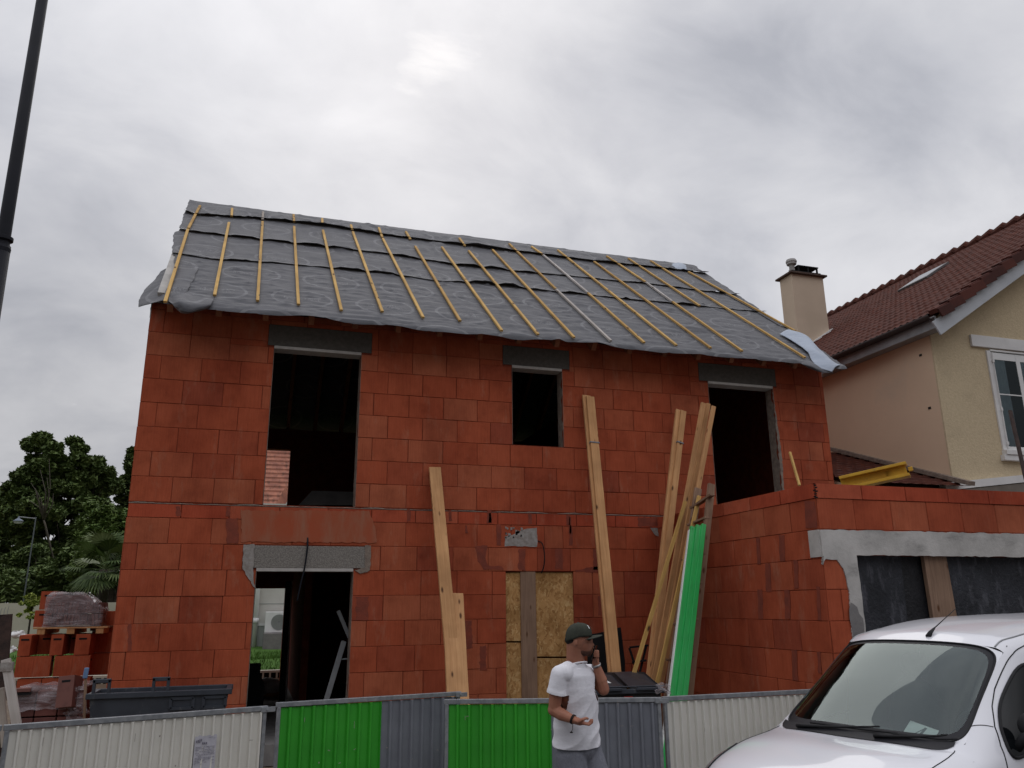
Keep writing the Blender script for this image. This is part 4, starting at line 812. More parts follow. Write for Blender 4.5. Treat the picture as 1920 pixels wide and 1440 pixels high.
# lean-to roof of the annexe against the side wall
p = AX(1562, 850, XN); q = AX(1740, 895, XN); dd = (q-p); 
ann = empty('tiled_lean_to', (XN-1.2, q.y, 0), 0, 'low brown tiled lean-to roof against the neighbouring pink side wall', 'outbuilding')
n_ = dd.cross(Vector((1, 0, 0))).normalized(); n_ = n_ if n_.z > 0 else -n_; dl = dd.normalized(); L = dd.length+1.0
mb = MB(); k = 0; NRW = 13; cols = 44; i0 = 0; rowsx = []
for k in range(NRW): rowsx += [(k/NRW, .0), ((k+.88)/NRW, .045)]
for t, h in rowsx:
    for j in range(cols+1): mb.v.append(tuple(p+dl*(t*L)+Vector((-2.35*j/cols, 0, 0))-Vector((.01, 0, 0))+n_*(h+.006*math.cos(j*math.pi*.5))))
for r_ in range(len(rowsx)-1):
    for j in range(cols): a_ = r_*(cols+1)+j; mb.f.append((a_, a_+cols+1, a_+cols+2, a_+1)); mb.m.append(0)
o = mb.build('tiled_roof', M['tile'], None); world_child(o, ann)
mb = MB(); mb.bar(p+Vector((-.06, 0, 0))+n_*.09, p+dl*L+Vector((-.06, 0, 0))+n_*.09, .12, .07, n_); o = mb.build('flashing', M['mortar'], None); world_child(o, ann)
e_ = p+dl*L; mb = MB(); mb.prism([(XN-2.3, p.y, 0), (XN-2.3, e_.y, 0), (XN-2.3, e_.y, e_.z-.08), (XN-2.3, p.y, p.z-.08)], 0, (2.28, 0, 0)); o = mb.build('wall', M['render_pink'], None); world_child(o, ann)
# ------------------------------------------------------------------ things on the garage roof
yb = empty('yellow_beam', (0, 0, 0), 0, 'dirty yellow formwork beam lying on the garage parapet', 'formwork beam')
a = AY(1578, 908, YG+.9); b = AY(1703, 880, YG+.35)
yb.location = a
dv_ = (b-a).normalized(); sx_ = dv_.cross(Vector((0, 0, 1))).normalized(); upv = sx_.cross(dv_)
for s_ in (-1, 1):
    mb = MB(); mb.bar(a+upv*.07*s_, b+upv*.07*s_, .20, .035, upv); o = mb.build('flange', M['yellow'], None, bevel=.004); world_child(o, yb)
mb = MB(); mb.bar(a, b-dv_*.02, .04, .10, upv); o = mb.build('web', M['yellow'], None); world_child(o, yb)
mb = MB(); c_ = a+(b-a)*.72; mb.bar(c_-sx_*.13, c_+sx_*.02, .08, .07, upv); mb.bar(b-sx_*.02, b+dv_*.05-sx_*.02, .05, .05, upv); o = mb.build('bracket', M['yellow'], None, bevel=.004); world_child(o, yb)
def pole_thing(name, a, b, w, h, m, label, cat, round_=0, group=None):
    a = Vector(a); b = Vector(b); L = (b-a).length; mb = MB()
    if round_: mb.tube([(0, 0, 0), (0, 0, L)], round_, 10)
    else: mb.obox((0, 0, L/2), (w/2, 0, 0), (0, h/2, 0), (0, 0, L/2))
    o = mb.build(name, m, None, bevel=0 if round_ else .003); z = (b-a).normalized(); x = Vector((1, 0, 0)); y = z.cross(x).normalized(); x = y.cross(z)
    mm = Matrix((x, y, z)).transposed().to_4x4(); mm.translation = a; o.matrix_world = mm; return tag(o, label, cat, group) if label else o
pole_thing('wooden_stake', AY(1499, 910, YG+1.9), AY(1481, 848, YG+2.2), .03, .03, M['batten'], 'thin pale timber stake standing behind the garage parapet', 'stake')
pole_thing('steel_bar', AY(1924, 900, YG+.25), AY(1894, 770, YG+.6), .045, .03, M['rust'], 'dark rusty steel bar leaning up in front of the neighbouring window', 'bar')
# ------------------------------------------------------------------ leaning timber
def lean(name, top, bot, ytop, ybot, w, h, m, label, cat, group=None, zfoot=.02, marks=None, facing=None):
    """a board from its top at the wall to the ground, sighted through two points"""
    t = AY(*top, ytop); b = AY(*bot, ybot); d = b-t; k = (t.z-zfoot)/(t.z-b.z); b = t+d*k
    L = (t-b).length; mb = MB(); mb.obox((0, 0, L/2), (w/2, 0, 0), (0, h/2, 0), (0, 0, L/2)); o = mb.build(name, m, None, bevel=.003)
    z = (t-b).normalized(); x = Vector(facing or (1, 0, 0)); y = z.cross(x).normalized(); x = y.cross(z)
    mm = Matrix((x, y, z)).transposed().to_4x4(); mm.translation = b; o.matrix_world = mm; tag(o, label, cat, group)
    return o, b, t
def strap(o, z, w, h, m=None):
    mb = MB(); e = .004
    mb.obox((0, 0, z), (w/2+e, 0, 0), (0, h/2+e, 0), (0, 0, .009)); s = mb.build('strap', m or M['sheet_b'], o); return s
G = 'timber planks leaning against the house'
lean('long_plank', (815, 877), (854, 1305), -.06, -.95, .165, .05, M['pine'], 'tallest plank left of the boarded door, narrow top above a wide plank', 'plank', G)
lean('wide_plank', (849, 1113), (858, 1305), -.50, -1.05, .27, .045, M['pine'], 'short wide plank standing before the taller plank left of the boarded door', 'plank', G)
for k, (dx, dy, ex, yy) in enumerate(((0, 0, 0, 0), (7, 2, 6, .045))):
    o, b, t = lean('timber_plank', (1099+dx, 742+dy), (1150+ex, 1268), -.06-yy, -1.10-yy, .13, .04, M['pine'], ('front', 'back')[k == 0]+' board of the strapped pair leaning right of the boarded door', 'plank', G)
strap(o, (t-b).length-.78, .14, .05)
for k, (dx, yy) in enumerate(((0, 0), (9, .04))):
    o, b, t = lean('timber_plank', (1272+dx, 769+k*2), (1218+dx*.6, 1272), -.22-yy, -1.15-yy, .09, .045, M['pine'], ('left', 'right')[k]+' board of the strapped pair before the diagonal lath', 'plank', G)
strap(o, (t-b).length-.58, .10, .06)
for k, (tp, bt, yy, w_, lb) in enumerate((((1319, 756), (1226, 1277), .80, .075, 'leftmost board of the tight bundle beside the green profiles'), ((1328, 757), (1236, 1278), .98, .06, 'middle board of the tight bundle beside the green profiles'), ((1338, 762), (1240, 1280), 1.15, .06, 'rightmost board of the tight bundle, splayed over the dark window'))):
    lean('timber_plank', tp, bt, -.10-yy, -1.15-yy*.22, w_, .04, M['pine'], lb, 'plank', G)
lean('timber_lath', (1285, 940), (1187, 1268), -1.15, -1.60, .05, .03, M['batten'], 'thin lath crossing the planks diagonally, foot at their left', 'lath', G)
lean('timber_lath', (1311, 930), (1232, 1282), -1.50, -1.75, .05, .03, M['batten'], 'thin lath just left of the green profiles', 'lath', G)
# wooden ladder
lt = AY(1333, 907, -.50); 
lad = empty('wooden_ladder', (0, 0, 0), 0, 'rough homemade wooden ladder behind the green profiles by the garage wall', 'ladder')
ra_t, ra_b = AX(1334, 908, 7.22), AX(1292, 1300, 6.50); rl_t, rl_b = AX(1309, 916, 7.22), AX(1253, 1300, 6.50); ra_q, rl_q = ra_b.copy(), rl_b.copy()
def ext(t, b, z=.02): return t+(b-t)*((t.z-z)/(t.z-b.z))
ra_b = ext(ra_t, ra_b); rl_b = ext(rl_t, rl_b); lad.location = (ra_b+rl_b)/2
def childbar(name, a, b, w, h, m, parent, up=(0, 0, 1), bevel=.003):
    a = Vector(a); b = Vector(b); L = (b-a).length; mb = MB(); mb.obox((0, 0, L/2), (w/2, 0, 0), (0, h/2, 0), (0, 0, L/2)); o = mb.build(name, m, None, bevel=bevel)
    z = (b-a).normalized(); x = Vector((1, 0, 0))
    if abs(z.x) > .9: x = Vector((0, 1, 0))
    y = z.cross(x).normalized(); x = y.cross(z); mm = Matrix((x, y, z)).transposed().to_4x4(); mm.translation = a; o.parent = parent; o.matrix_parent_inverse = Matrix.Translation(parent.location).inverted(); o.matrix_basis = mm; return o
childbar('rail', ra_b, ra_t, .095, .045, M['pine_old'], lad); childbar('rail', rl_b, rl_t, .095, .045, M['pine_old'], lad)
for k, (y0, y1) in enumerate(((985, 0), (1055, 0), (1110, 0), (1176, 0), (1240, 0))):
    f = lambda T, B, y: T+(B-T)*((y-912)/(1300-912))
    a = f(rl_t, rl_q, y0); b = f(ra_t, ra_q, y0-4); n_ = Vector((-.03, -.03, 0)); e = (b-a)*.22
    childbar('rung', a-e+n_, b+e*.0+n_, .07, .025, M['pine_old'], lad)
childbar('brace', AX(1297, 953, 7.12), AX(1336, 927, 7.14), .07, .03, M['pine_old'], lad)
# green plastic profiles wrapped together
gp_t = AX(1308, 994, 6.93); gp_b = AX(1271, 1302, 6.22); gp_b = ext(gp_t, gp_b, .02)
gp = empty('profile_bundle', gp_b, 0, 'bundle of bright green plastic profiles in film leaning on the ladder', 'profiles')
for k, (dx, w_, m_) in enumerate(((-.105, .022, 'white'), (-.058, .070, 'greenpl'), (.014, .070, 'greenpl'), (.080, .060, 'greenpl'))):
    childbar('profile', gp_b+_rt*dx, gp_t+_rt*dx+Vector((0, 0, (.0, .04, .055, .07)[k])), w_, .045+.01*(k == 2), M[m_], gp)
L = (gp_t-gp_b).length; mb = MB(); 
def wr(u, v):
    a = 2*math.pi*u; t = .0+1.02*v; c = gp_b+(gp_t-gp_b)*t; n = .010*noise.noise(Vector((math.cos(a)*2, v*14, math.sin(a)*2)))
    return c+Vector((.01+(.118+n)*math.copysign(abs(math.cos(a))**.5, math.cos(a)), (.046+n)*math.copysign(abs(math.sin(a))**.5, math.sin(a))-.01, 0))
mb.grid(wr, 28, 60)
for c_, s_ in ((gp_b+(gp_t-gp_b)*1.0, 5), (AZ(1245, 1292, .98), 9)):
    mb = MB(); mb.grid(lambda u, v: c_+Vector(((u-.5)*.16, .03*math.sin(u*9), (v-.5)*.09))+noise.noise_vector(Vector((u*3, v*3, s_)))*.06, 8, 6); o = mb.build('film_end', M['film'], None, smooth=True); world_child(o, gp)
# black sheet against the wall and dark clutter behind the fence
mb = MB(); P3 = [AY(x, y, -.25) for x, y in ((1103, 1190), (1128, 1186), (1164, 1176), (1172, 1240), (1172, 1420), (1100, 1420))]; mb.prism(P3, 0, (0, .02, 0)); tag(mb.build('black_sheet', M['black']), 'black plastic sheet leaning on the wall behind the man on the phone', 'sheet')
tr = empty('black_trestle', AY(1195, 1300, -.7), 0, 'folded black trestle against the wall behind the planks', 'trestle')
for a, b in (((1180, 1215), (1208, 1300)), ((1212, 1210), (1190, 1300)), ((1180, 1214), (1216, 1210)), ((1185, 1242), (1212, 1238))):
    childbar('tube', AY(*a, -.6), AY(*b, -.7), .025, .025, M['black'], tr)
# cable by the render patch and wire from the door lintel
def cable(name, pts, r, m, label=None, cat=None, parent=None):
    P3 = [Vector(p) for p in pts]; out = []
    for i in range(len(P3)-1):
        g = lambda k: P3[max(0, min(len(P3)-1, k))]
        for j in range(6): t = j/6; p0, p1, p2, p3 = g(i-1), g(i), g(i+1), g(i+2); out.append(.5*((2*p1)+(-p0+p2)*t+(2*p0-5*p1+4*p2-p3)*t*t+(-p0+3*p1-3*p2+p3)*t**3))
    out.append(P3[-1]); mb = MB(); mb.tube(out, r, 6); o = mb.build(name, m, parent, smooth=True)
    if label: tag(o, label, cat)
    return o
cable('cable_tail', [AY(x, y, v) for x, y, v in ((1009, 1014, -.01), (1017, 1020, -.05), (1021, 1040, -.07), (1020, 1060, -.05), (1015, 1075, -.03))], .008, M['black'], parent=house)
cable('cable_tail', [AY(x, y, v) for x, y, v in ((577, 1008, -.01), (576, 1030, -.04), (571, 1065, -.05), (565, 1090, -.04), (557, 1127, -.02))], .011, M['darkmetal'], parent=house)
# props and ladder inside the doorway
pr = AY(535, 1310, 3.0)
pole_thing('steel_prop', AY(527, 1330, 3.4), AY(541, 1090, 3.4), .08, .08, M['black'], 'dark steel prop standing in the doorway before the daylight', 'prop', .05)
pole_thing('white_pole', AY(535, 1330, 4.2), AY(546, 1090, 4.2), .05, .05, M['white'], 'slim white pole just right of the dark prop in the doorway', 'pole', .022)
st = empty('step_ladder', AY(620, 1310, .8), 0, 'grey aluminium step ladder inside the doorway, leaning to the left jamb', 'ladder')
for a, b, w_ in (((645, 1202), (612, 1312), .07), ((634, 1145), (655, 1195), .05)): childbar('rail', AY(*a, .6), AY(*b, .6), w_, .03, M['zinc'], st)
childbar('rung', AY(640, 1236, .62), AY(655, 1235, .62), .03, .02, M['zinc'], st)
bx = empty('rubble_pile', AY(503, 1300, 6.0), 0, 'pale sacks and offcuts on the floor seen through the doorway', 'rubble')
for k, (x, y, w_, h_) in enumerate(((499, 1288, .30, .16), (507, 1297, .24, .12), (498, 1308, .34, .12), (508, 1315, .3, .1))):
    p = AY(x, y, 5.6+.1*k); mb = MB(); mb.grid(lambda u, v: p+Vector((w_*(math.cos(2*math.pi*u)*math.sin(math.pi*v)), .16*math.sin(2*math.pi*u)*math.sin(math.pi*v), h_*math.cos(math.pi*v)))+noise.noise_vector(Vector((u*4, v*4, k)))*.05, 14, 8); o = mb.build('sack', M['white'] if k % 2 == 0 else M['pine'], None, smooth=True); world_child(o, bx)
mb = MB(); P3 = [AY(x, y, 2.4) for x, y in ((463, 1246), (490, 1245), (487, 1268), (497, 1285), (492, 1330), (455, 1330))]; mb.prism(P3, 0, (0, .3, 0)); tag(mb.build('black_bag', M['black'], bevel=.02), 'black rubble bag just inside the left jamb of the doorway', 'bag')
# ------------------------------------------------------------------ site fence: corrugated barrier panels
def fence_panel(a, b, sheets, label, rib, posts=True, zt=1.05, sag=0, depth=.026):
    a = Vector(a); b = Vector(b); d = (b-a); L = d.length; d.normalize(); n = Vector((d.y, -d.x, 0)).normalized()
    if n.y > 0: n = -n
    base = Vector((a.x, a.y, 0)); rz = math.atan2(d.y, d.x)
    t = empty('fence_panel', base, rz, label, 'fence panel', 'corrugated barrier panels along the pavement')
    za, zb = a.z, b.z
    def put(mb, name, m, **k): o = mb.build(name, m, t, **k); return o
    T = .032; top = lambda x: za+(zb-za)*x/L
    mb = MB(); mb.bar((-.01, 0, za-T/2), (L+.01, 0, zb-T/2), .036, T*1.25); put(mb, 'top_rail', M['galv'], bevel=.004)
    mb = MB(); mb.bar((0, 0, .16), (L, 0, .16), .034, T); put(mb, 'bottom_rail', M['galv'], bevel=.004)
    for x in (T/2, L-T/2):
        mb = MB(); mb.box(x-T/2, x+T/2, -.017, .017, .0, top(x)-T*1.1); put(mb, 'post', M['galv'], bevel=.004)
        mb = MB(); mb.box(x-.10, x+.10, -.26, .26, 0, .09); put(mb, 'foot', M['rubber'], bevel=.01)
    x0 = T
    for frac, mname, sn in sheets:
        x1 = T+(L-2*T)*frac; mb = MB(); prof = []; x = x0; k = 0
        while x < x1-1e-4:
            e = min(x+rib, x1)
            for fx, dy in ((0, 0), (.60, 0.002), (.70, -depth), (.86, -depth), (.97, 0)):
                xx = x+rib*fx
                if xx < x1: prof.append((xx, dy+.0015*noise.noise(Vector((xx*3, 0, 1)))))
            x = e; k += 1
        prof.append((x1, 0)); i0 = len(mb.v); NZ = 14
        for (px, py) in prof:
            for z in range(NZ+1):
                zz = .17+(top(px)-T-.008-.17)*z/NZ; mb.v.append((px, py+.004*noise.noise(Vector((px*2.2, zz*2.5, rz*9))), zz))
        for q in range(len(prof)-1):
            for z in range(NZ): a_ = i0+q*(NZ+1)+z; mb.f.append((a_, a_+NZ+1, a_+NZ+2, a_+1)); mb.m.append(0)
        put(mb, sn, M[mname], solid=.0012); x0 = x1
    rs = random.Random(int(a.x*1000)); mb = MB()
    for k in range(9):
        x, z = rs.uniform(.1, L-.1), rs.uniform(.45, .98); w_, h_ = rs.choice([(.004, .035), (.018, .006), (.010, .012), (.003, .06), (.03, .004)]); s_ = rs.uniform(-.6, .6)
        mb.quad((x, -depth-.0035, z), (x+w_, -depth-.0035, z+s_*w_), (x+w_*1.1, -depth-.0035, z+h_+s_*w_), (x+w_*.1, -depth-.0035, z+h_))
    put(mb, 'scuff_marks', M['smear_grey'])
    return t, L
FZ = 1.05
f1, L1_ = fence_panel(AZ(10, 1360, FZ), AZ(500, 1324, FZ), [(1, 'sheet_w', 'sheet')], 'cream corrugated panel with a torn notice, left end of the fence', .0765)
f2, _f2L = fence_panel(AZ(520, 1318, FZ), AZ(862, 1297, FZ), [(.55, 'sheet_g', 'green_sheet'), (1, 'sheet_b', 'grey_sheet')], 'green and grey corrugated panel in front of the doorway', .105)
f3, _f3L = fence_panel(AZ(835, 1312, FZ), AZ(1238, 1308, FZ), [(.49, 'sheet_g', 'green_sheet'), (1, 'sheet_b', 'grey_sheet')], 'green and grey corrugated panel behind the man on the phone', .103)
e1 = AZ(1243, 1307, FZ); e2 = AZ(1517, 1293, FZ); dq = (e2-e1).normalized(); e2 = e1+dq*1.95
f4, _ = fence_panel(e1, e2, [(1, 'sheet_w', 'sheet')], 'cream corrugated panel right of the man, running behind the van', .0775)
fence_panel(e2+dq*.04, e2+dq*1.95+Vector((0, -.02, 0)), [(1, 'sheet_w', 'sheet')], 'cream corrugated panel mostly hidden behind the white van', .0775)
p_l = AZ(10, 1360, FZ); fence_panel(p_l+Vector((-1.9, -.35, 0)), p_l+Vector((-.03, 0, 0)), [(1, 'sheet_w', 'sheet')], 'cream corrugated panel cut by the left edge of the photo', .0765)
# brackets that join the panels
for fp_, xx_, zz2 in ((f2, None, 0), (f3, None, 0)):
    Lx_ = max(ch.location.x for ch in fp_.children) if False else None
for fp_, ln_ in ((f1, L1_), (f2, _f2L), (f3, _f3L)):
    mb = MB(); zq = FZ; mb.box(ln_-.05, ln_+.07, -.028, -.019, zq-.045, zq-.005); mb.tube([(ln_+.0, -.035, zq-.025), (ln_+.0, -.018, zq-.025)], .010, 8); mb.build('clamp', M['galv'], fp_, bevel=.002)
# torn notice on the first panel
def notice():
    d = (AZ(500, 1324, FZ)-AZ(10, 1360, FZ)).normalized(); n = Vector((d.y, -d.x, 0)); b0 = AZ(10, 1360, FZ)
    def on(x, y): p = AP(x, y, b0-Vector((0, 0, 0))+n*.024, n); return p
    tl, tr, br = on(366, 1381), on(406, 1383), on(402, 1470)
    ex = (tr-tl); W = .195; ex = Vector((d.x, d.y, 0)); h = .297; o = tl; rz = math.atan2(d.y, d.x)
    t = empty('paper_notice', tl-Vector((0, 0, h)), rz, 'torn printed paper notice stuck on the cream fence panel at left', 'notice')
    W = (tr-tl).length; h = W*1.75; t.location = tl-Vector((0, 0, h))
    mb = MB(); mb.grid(lambda u, v: (W*u, -.001-.004*math.sin(u*math.pi*2.2)**2+.002*noise.noise(Vector((u*5, v*5, 1))), h*v+(.012*noise.noise(Vector((u*7, 0, 4))) if v == 1 else 0)), 16, 16)
    mb.build('paper', mat('paper', (.47, .46, .50), (.40, .39, .43), scale=9, rough=.9, dirt=((.52, .50, .47), 14, .58, .7, (1, 1, 1))), t, smooth=True)
    mb = MB(); r = random.Random(8); z = h*.74
    for k in range(4): mb.box(W*.06+k*.012, W*.06+k*.012+.007, -.0095, -.0085, h*.85+r.uniform(-.006, .006), h*.94-r.uniform(0, .012))
    for k in range(3): mb.box(W*.34+k*.014, W*.34+k*.014+.009, -.0095, -.0085, h*.79, h*.83+r.uniform(0, .006))
    mb.box(W*.62, W*.80, -.0095, -.0085, h*.95, h*.956); mb.box(W*.84, W*.94, -.0095, -.0085, h*.925, h*.932)
    z = h*.72
    while z > h*.26:
        x = W*.05
        while x < W*.88:
            l = r.uniform(.006, .026)
            if r.random() < .72: mb.box(x, min(x+l, W*.94), -.0095, -.0085, z, z+.0028)
            x += l+.005
        z -= .0115
    mb.build('print', flat('print_ink', (.16, .15, .19)), t)
    cu = bpy.data.curves.new('number', 'FONT'); cu.body = '297'; cu.size = W*.36; cu.extrude = .0003; cu.offset = .0015
    ob = bpy.data.objects.new('number', cu); col.objects.link(ob); ob.parent = t; ob.location = (W*.04, -.010, W*.07); ob.rotation_euler = (R_(90), 0, 0); dg = bpy.context.evaluated_depsgraph_get(); me = bpy.data.meshes.new_from_object(ob.evaluated_get(dg)); bpy.data.objects.remove(ob); me.materials.clear(); me.materials.append(flat('number_ink', (.04, .035, .05)))
    ob = bpy.data.objects.new('number', me); col.objects.link(ob); ob.parent = t; ob.location = (W*.04, -.010, W*.07); ob.rotation_euler = (R_(90), 0, 0)
notice()
# ------------------------------------------------------------------ grey mortar tub
YTB = -1.45
a = AY(168, 1306, YTB); b = AY(428, 1305, YTB); tz = a.z
tub = empty('mortar_tub', ((a.x+b.x)/2, YTB+.26, 0), 0, 'dark grey steel mortar tub with lifting lugs behind the cream fence', 'mortar tub')
hw = (b.x-a.x)/2; hd = .26
def tubp(u, v):                       # open box with sloping walls
    ang = 2*math.pi*u; c, s_ = math.cos(ang), math.sin(ang); k = max(abs(c), abs(s_)); k = 1/k; f = .86+.14*v
    return (hw*c*k*f, hd*s_*k*f, .25+(tz-.25)*v)
mb = MB(); mb.grid(tubp, 64, 4); mb.quad(*[(hw*.86*sx, hd*.86*sy, .25) for sx, sy in ((-1, -1), (1, -1), (1, 1), (-1, 1))]); mb.build('body', M['tub'], tub, solid=.02)
mb = MB(); e = .035
mb.bar((-hw-e, -hd, tz), (hw+e, -hd, tz), .05, .055); mb.bar((-hw-e, hd, tz), (hw+e, hd, tz), .05, .055); mb.bar((-hw, -hd, tz), (-hw, hd, tz), .055, .05); mb.bar((hw, -hd, tz), (hw, hd, tz), .055, .05)
mb.build('rim', M['tub'], tub, bevel=.006)
for x in (-hw+.10, -hw+.66):
    mb = MB(); z = tz+.02; w_ = .085; y = -hd+.0
    mb.box(x-w_, x-w_+.03, y-.02, y+.02, z, z+.14); mb.box(x+w_-.03, x+w_, y-.02, y+.02, z, z+.14); mb.box(x-w_, x+w_, y-.02, y+.02, z+.105, z+.145)
    mb.build('lifting_lug', M['tub'], tub, bevel=.006)
for x0, x1 in ((.30, .42), (.78, .9)):
    x = -hw+2*hw*(x0+.30 if x0 < .5 else x0+.0); 
for cx in (.66*2*hw-hw, .90*2*hw-hw):
    mb = MB(); y = -hd-.0; z = tz-.03
    for (p, q) in (((cx-.11, z-.02), (cx+.11, z-.02)), ((cx-.11, z-.12), (cx+.11, z-.12)), ((cx-.11, z-.02), (cx-.11, z-.12)), ((cx+.11, z-.02), (cx+.11, z-.12))):
        mb.bar((p[0], y, p[1]), (q[0], y, q[1]), .03, .022, (0, 1, 0))
    mb.build('fork_pocket', M['tub'], tub)
for sx in (-1, 1):
    for sy in (-1, 1): mb = MB(); mb.box(sx*hw*.7-.05, sx*hw*.7+.05, sy*hd*.6-.05, sy*hd*.6+.05, 0, .26); mb.build('leg', M['tub'], tub)
# ------------------------------------------------------------------ loose terracotta blocks on pallets
YS = 2.2
def hollow_block(name, c, rz, label, group='terracotta blocks stacked left of the house', tilt=0, dims=(.5, .20, .30), m=None, open_=False):
    L, Wd, Hh = dims; o = empty(name, c, rz, label, 'block', group) if False else None
    mb = MB(); mb.box(-L/2, L/2, -Wd/2, Wd/2, 0, Hh)
    # shallow vertical scoring and a hand hole on the end faces
    for k in range(9): x = -L/2+L*(k+.5)/9; mb.box(x-.002, x+.002, -Wd/2-.0015, Wd/2+.0015, .01, Hh-.01)
    o = mb.build(name, m or M['brick'], None, bevel=.004); o.location = c; o.rotation_euler = (0, tilt, rz)
    hb = MB(); hb.box(-L/2-.003, L/2+.003, -.05, .05, Hh-.075, Hh-.05); hb.build('hand_hole', M['black'], o)
    return tag(o, label, 'block', group)
def at_px(x, y, Y): return AY(x, y, Y)
z2 = at_px(60, 1270, YS).z; z1 = at_px(60, 1230, YS).z; z0 = at_px(60, 1190, YS).z; hB = z1-z2; hT = z0-z1
rz = R_(8)
pl = at_px(27, 1250, YS).x; pr_ = at_px(96, 1250, YS).x; W_ = pr_-pl
for k, (xa, xb, l) in enumerate(((27, 94, 'block lying lengthwise, left one of the middle row of the stack'), (99, 167, 'block lying lengthwise, right one of the middle row of the stack'))):
    A, B = at_px(xa, 1250, YS), at_px(xb, 1250, YS); hollow_block('terracotta_block', ((A.x+B.x)/2, YS+.12, z2), R_(2), l, dims=(B.x-A.x-.01, .22, hB-.01))
for k, (xa, xb, l) in enumerate(((34, 57, 'block standing end-on, leftmost of the top row under the pallet'), (94, 118, 'block standing end-on, middle of the top row under the pallet'), (140, 168, 'block standing end-on, rightmost of the top row under the pallet'))):
    A, B = at_px(xa, 1210, YS), at_px(xb, 1210, YS); o = hollow_block('terracotta_block', ((A.x+B.x)/2, YS+.26, z1), R_(90), l, dims=(.5, B.x-A.x, hT-.005))
for k, (xa, xb) in enumerate(((57, 90), (120, 140))):
    A, B = at_px(xa, 1210, YS), at_px(xb, 1210, YS); o = hollow_block('terracotta_block', ((A.x+B.x)/2, YS+.62, z1), R_(90), ('recessed block in the dark left gap of the top row', 'recessed block in the dark right gap of the top row')[k], dims=(.45, B.x-A.x-.01, hT-.01))
A, B = at_px(30, 1280, YS), at_px(168, 1280, YS); nrow = 3
for k in range(nrow):
    x = A.x+(B.x-A.x)*(k+.5)/nrow; hollow_block('terracotta_block', (x, YS+.14, max(z2-.31, .0)), R_(90) if False else 0, ('left', 'middle', 'right')[k]+' block of the lowest visible row of the stack, over the wrapped pack', dims=((B.x-A.x)/nrow-.01, .22, .29))
zl = max(z2-.31, .0); q_ = 0
while zl > .33:
    zl -= .31; q_ += 1
    for k in range(nrow):
        x = A.x+(B.x-A.x)*(k+.5)/nrow; hollow_block('terracotta_block', (x, YS+.14, zl), 0, ('left', 'middle', 'right')[k]+' block standing on the ground pallet under the lowest visible row'+(' but one' if q_ > 1 else ''), dims=((B.x-A.x)/nrow-.01, .22, .29))
bp_ = empty('wooden_pallet', ((A.x+B.x)/2, YS+.4, 0), 0, 'ground pallet carrying the terracotta block stack left of the house', 'pallet')
for k in range(4): mb = MB(); mb.box((A.x-B.x)/2-.05, (B.x-A.x)/2+.05, -.40+.25*k, -.30+.25*k, .001, max(zl-.002, .02)); mb.build('deck_board', M['pine_old'], bp_)
for k in range(2):
    C_ = at_px(186+4*k, 1225, YS+.5); hollow_block('terracotta_block', (C_.x+.05, YS+.62, z1-.31+.31*k-.0), R_(0), ('lower', 'upper')[k]+' block in shade between the stack and the house corner', dims=(.42, .22, .30))
A = at_px(186, 1160, YS+.5); hollow_block('terracotta_block', (A.x+.06, YS+.62, z1+.31), 0, 'topmost block against the house corner behind the wrapped pack', dims=(.34, .2, .28))
# rear column, seen behind the film at its left
A = at_px(84, 1110, YS+.7); 
hollow_block('terracotta_block', (at_px(92, 1140, YS+.8).x, YS+.9, at_px(92, 1143, YS+.8).z), R_(90), 'block rising behind the left side of the wrapped pack', dims=(.5, .2, at_px(92, 1109, YS+.8).z-at_px(92, 1143, YS+.8).z))
hollow_block('terracotta_block', (at_px(84, 1160, YS+.8).x, YS+.9, at_px(84, 1175, YS+.8).z), R_(90), 'block behind the pallet at the lower left of the wrapped pack', dims=(.5, .22, at_px(84, 1143, YS+.8).z-at_px(84, 1175, YS+.8).z-.01))
# pallet + film wrapped pack
pa, pb = at_px(60, 1188, YS), at_px(200, 1188, YS); zp = z0
pal = empty('wooden_pallet', ((pa.x+pb.x)/2, YS+.5, zp), 0, 'worn wooden pallet on top of the block stack', 'pallet')
PW = pb.x-pa.x; ph = at_px(100, 1176, YS).z-zp
for k in range(5):
    mb = MB(); mb.box(-PW/2, PW/2, -.48+.21*k, -.48+.21*k+.12, ph-.022, ph); mb.build('deck_board', M['pine_old'] if k else M['pine'], pal, bevel=.002)
for k in range(3):
    mb = MB(); x = (-PW/2+.05, -.05, PW/2-.15)[k]; mb.box(x, x+.1, -.47, .47, .0, ph-.023); mb.build('block_runner', M['pine'], pal, bevel=.002)
zt_ = at_px(120, 1110, YS).z; z_ = zp+ph
ppk = empty('wrapped_tile_pack', ((at_px(78, 1150, YS).x+at_px(192, 1150, YS).x)/2, YS+.42, z_), R_(3), 'film wrapped pack of purple brown roof tiles on the pallet', 'tile pack')
wl = at_px(192, 1160, YS).x-at_px(78, 1160, YS).x; hp = zt_-z_
M['packed'] = mat('packed_tiles', (.17, .075, .062), (.10, .045, .04), scale=10, rough=.85, island=.8)
mb = MB(); r = random.Random(4)
for row in range(2):
    n = 16
    for k in range(n):
        x = -wl/2+.03+(wl-.06)*(k+.5)/n; mb.obox((x, 0, hp*(.20+.34*row)), ((wl-.06)/n/2-.003, 0, 0), (0, .36, 0), (r.uniform(-.012, .012), 0, hp*.155))
mb.build('tile', M['packed'], ppk, bevel=.003)
for cx, rr_ in ((-.26, .17), (.02, .19)):
    mb = MB(); mb.tube([(wl*cx, -.34, hp*.62), (wl*cx, .34, hp*.62)], hp*.26+.02, 20); mb.build('tile_roll', M['packed'], ppk, smooth=True, auto=40)
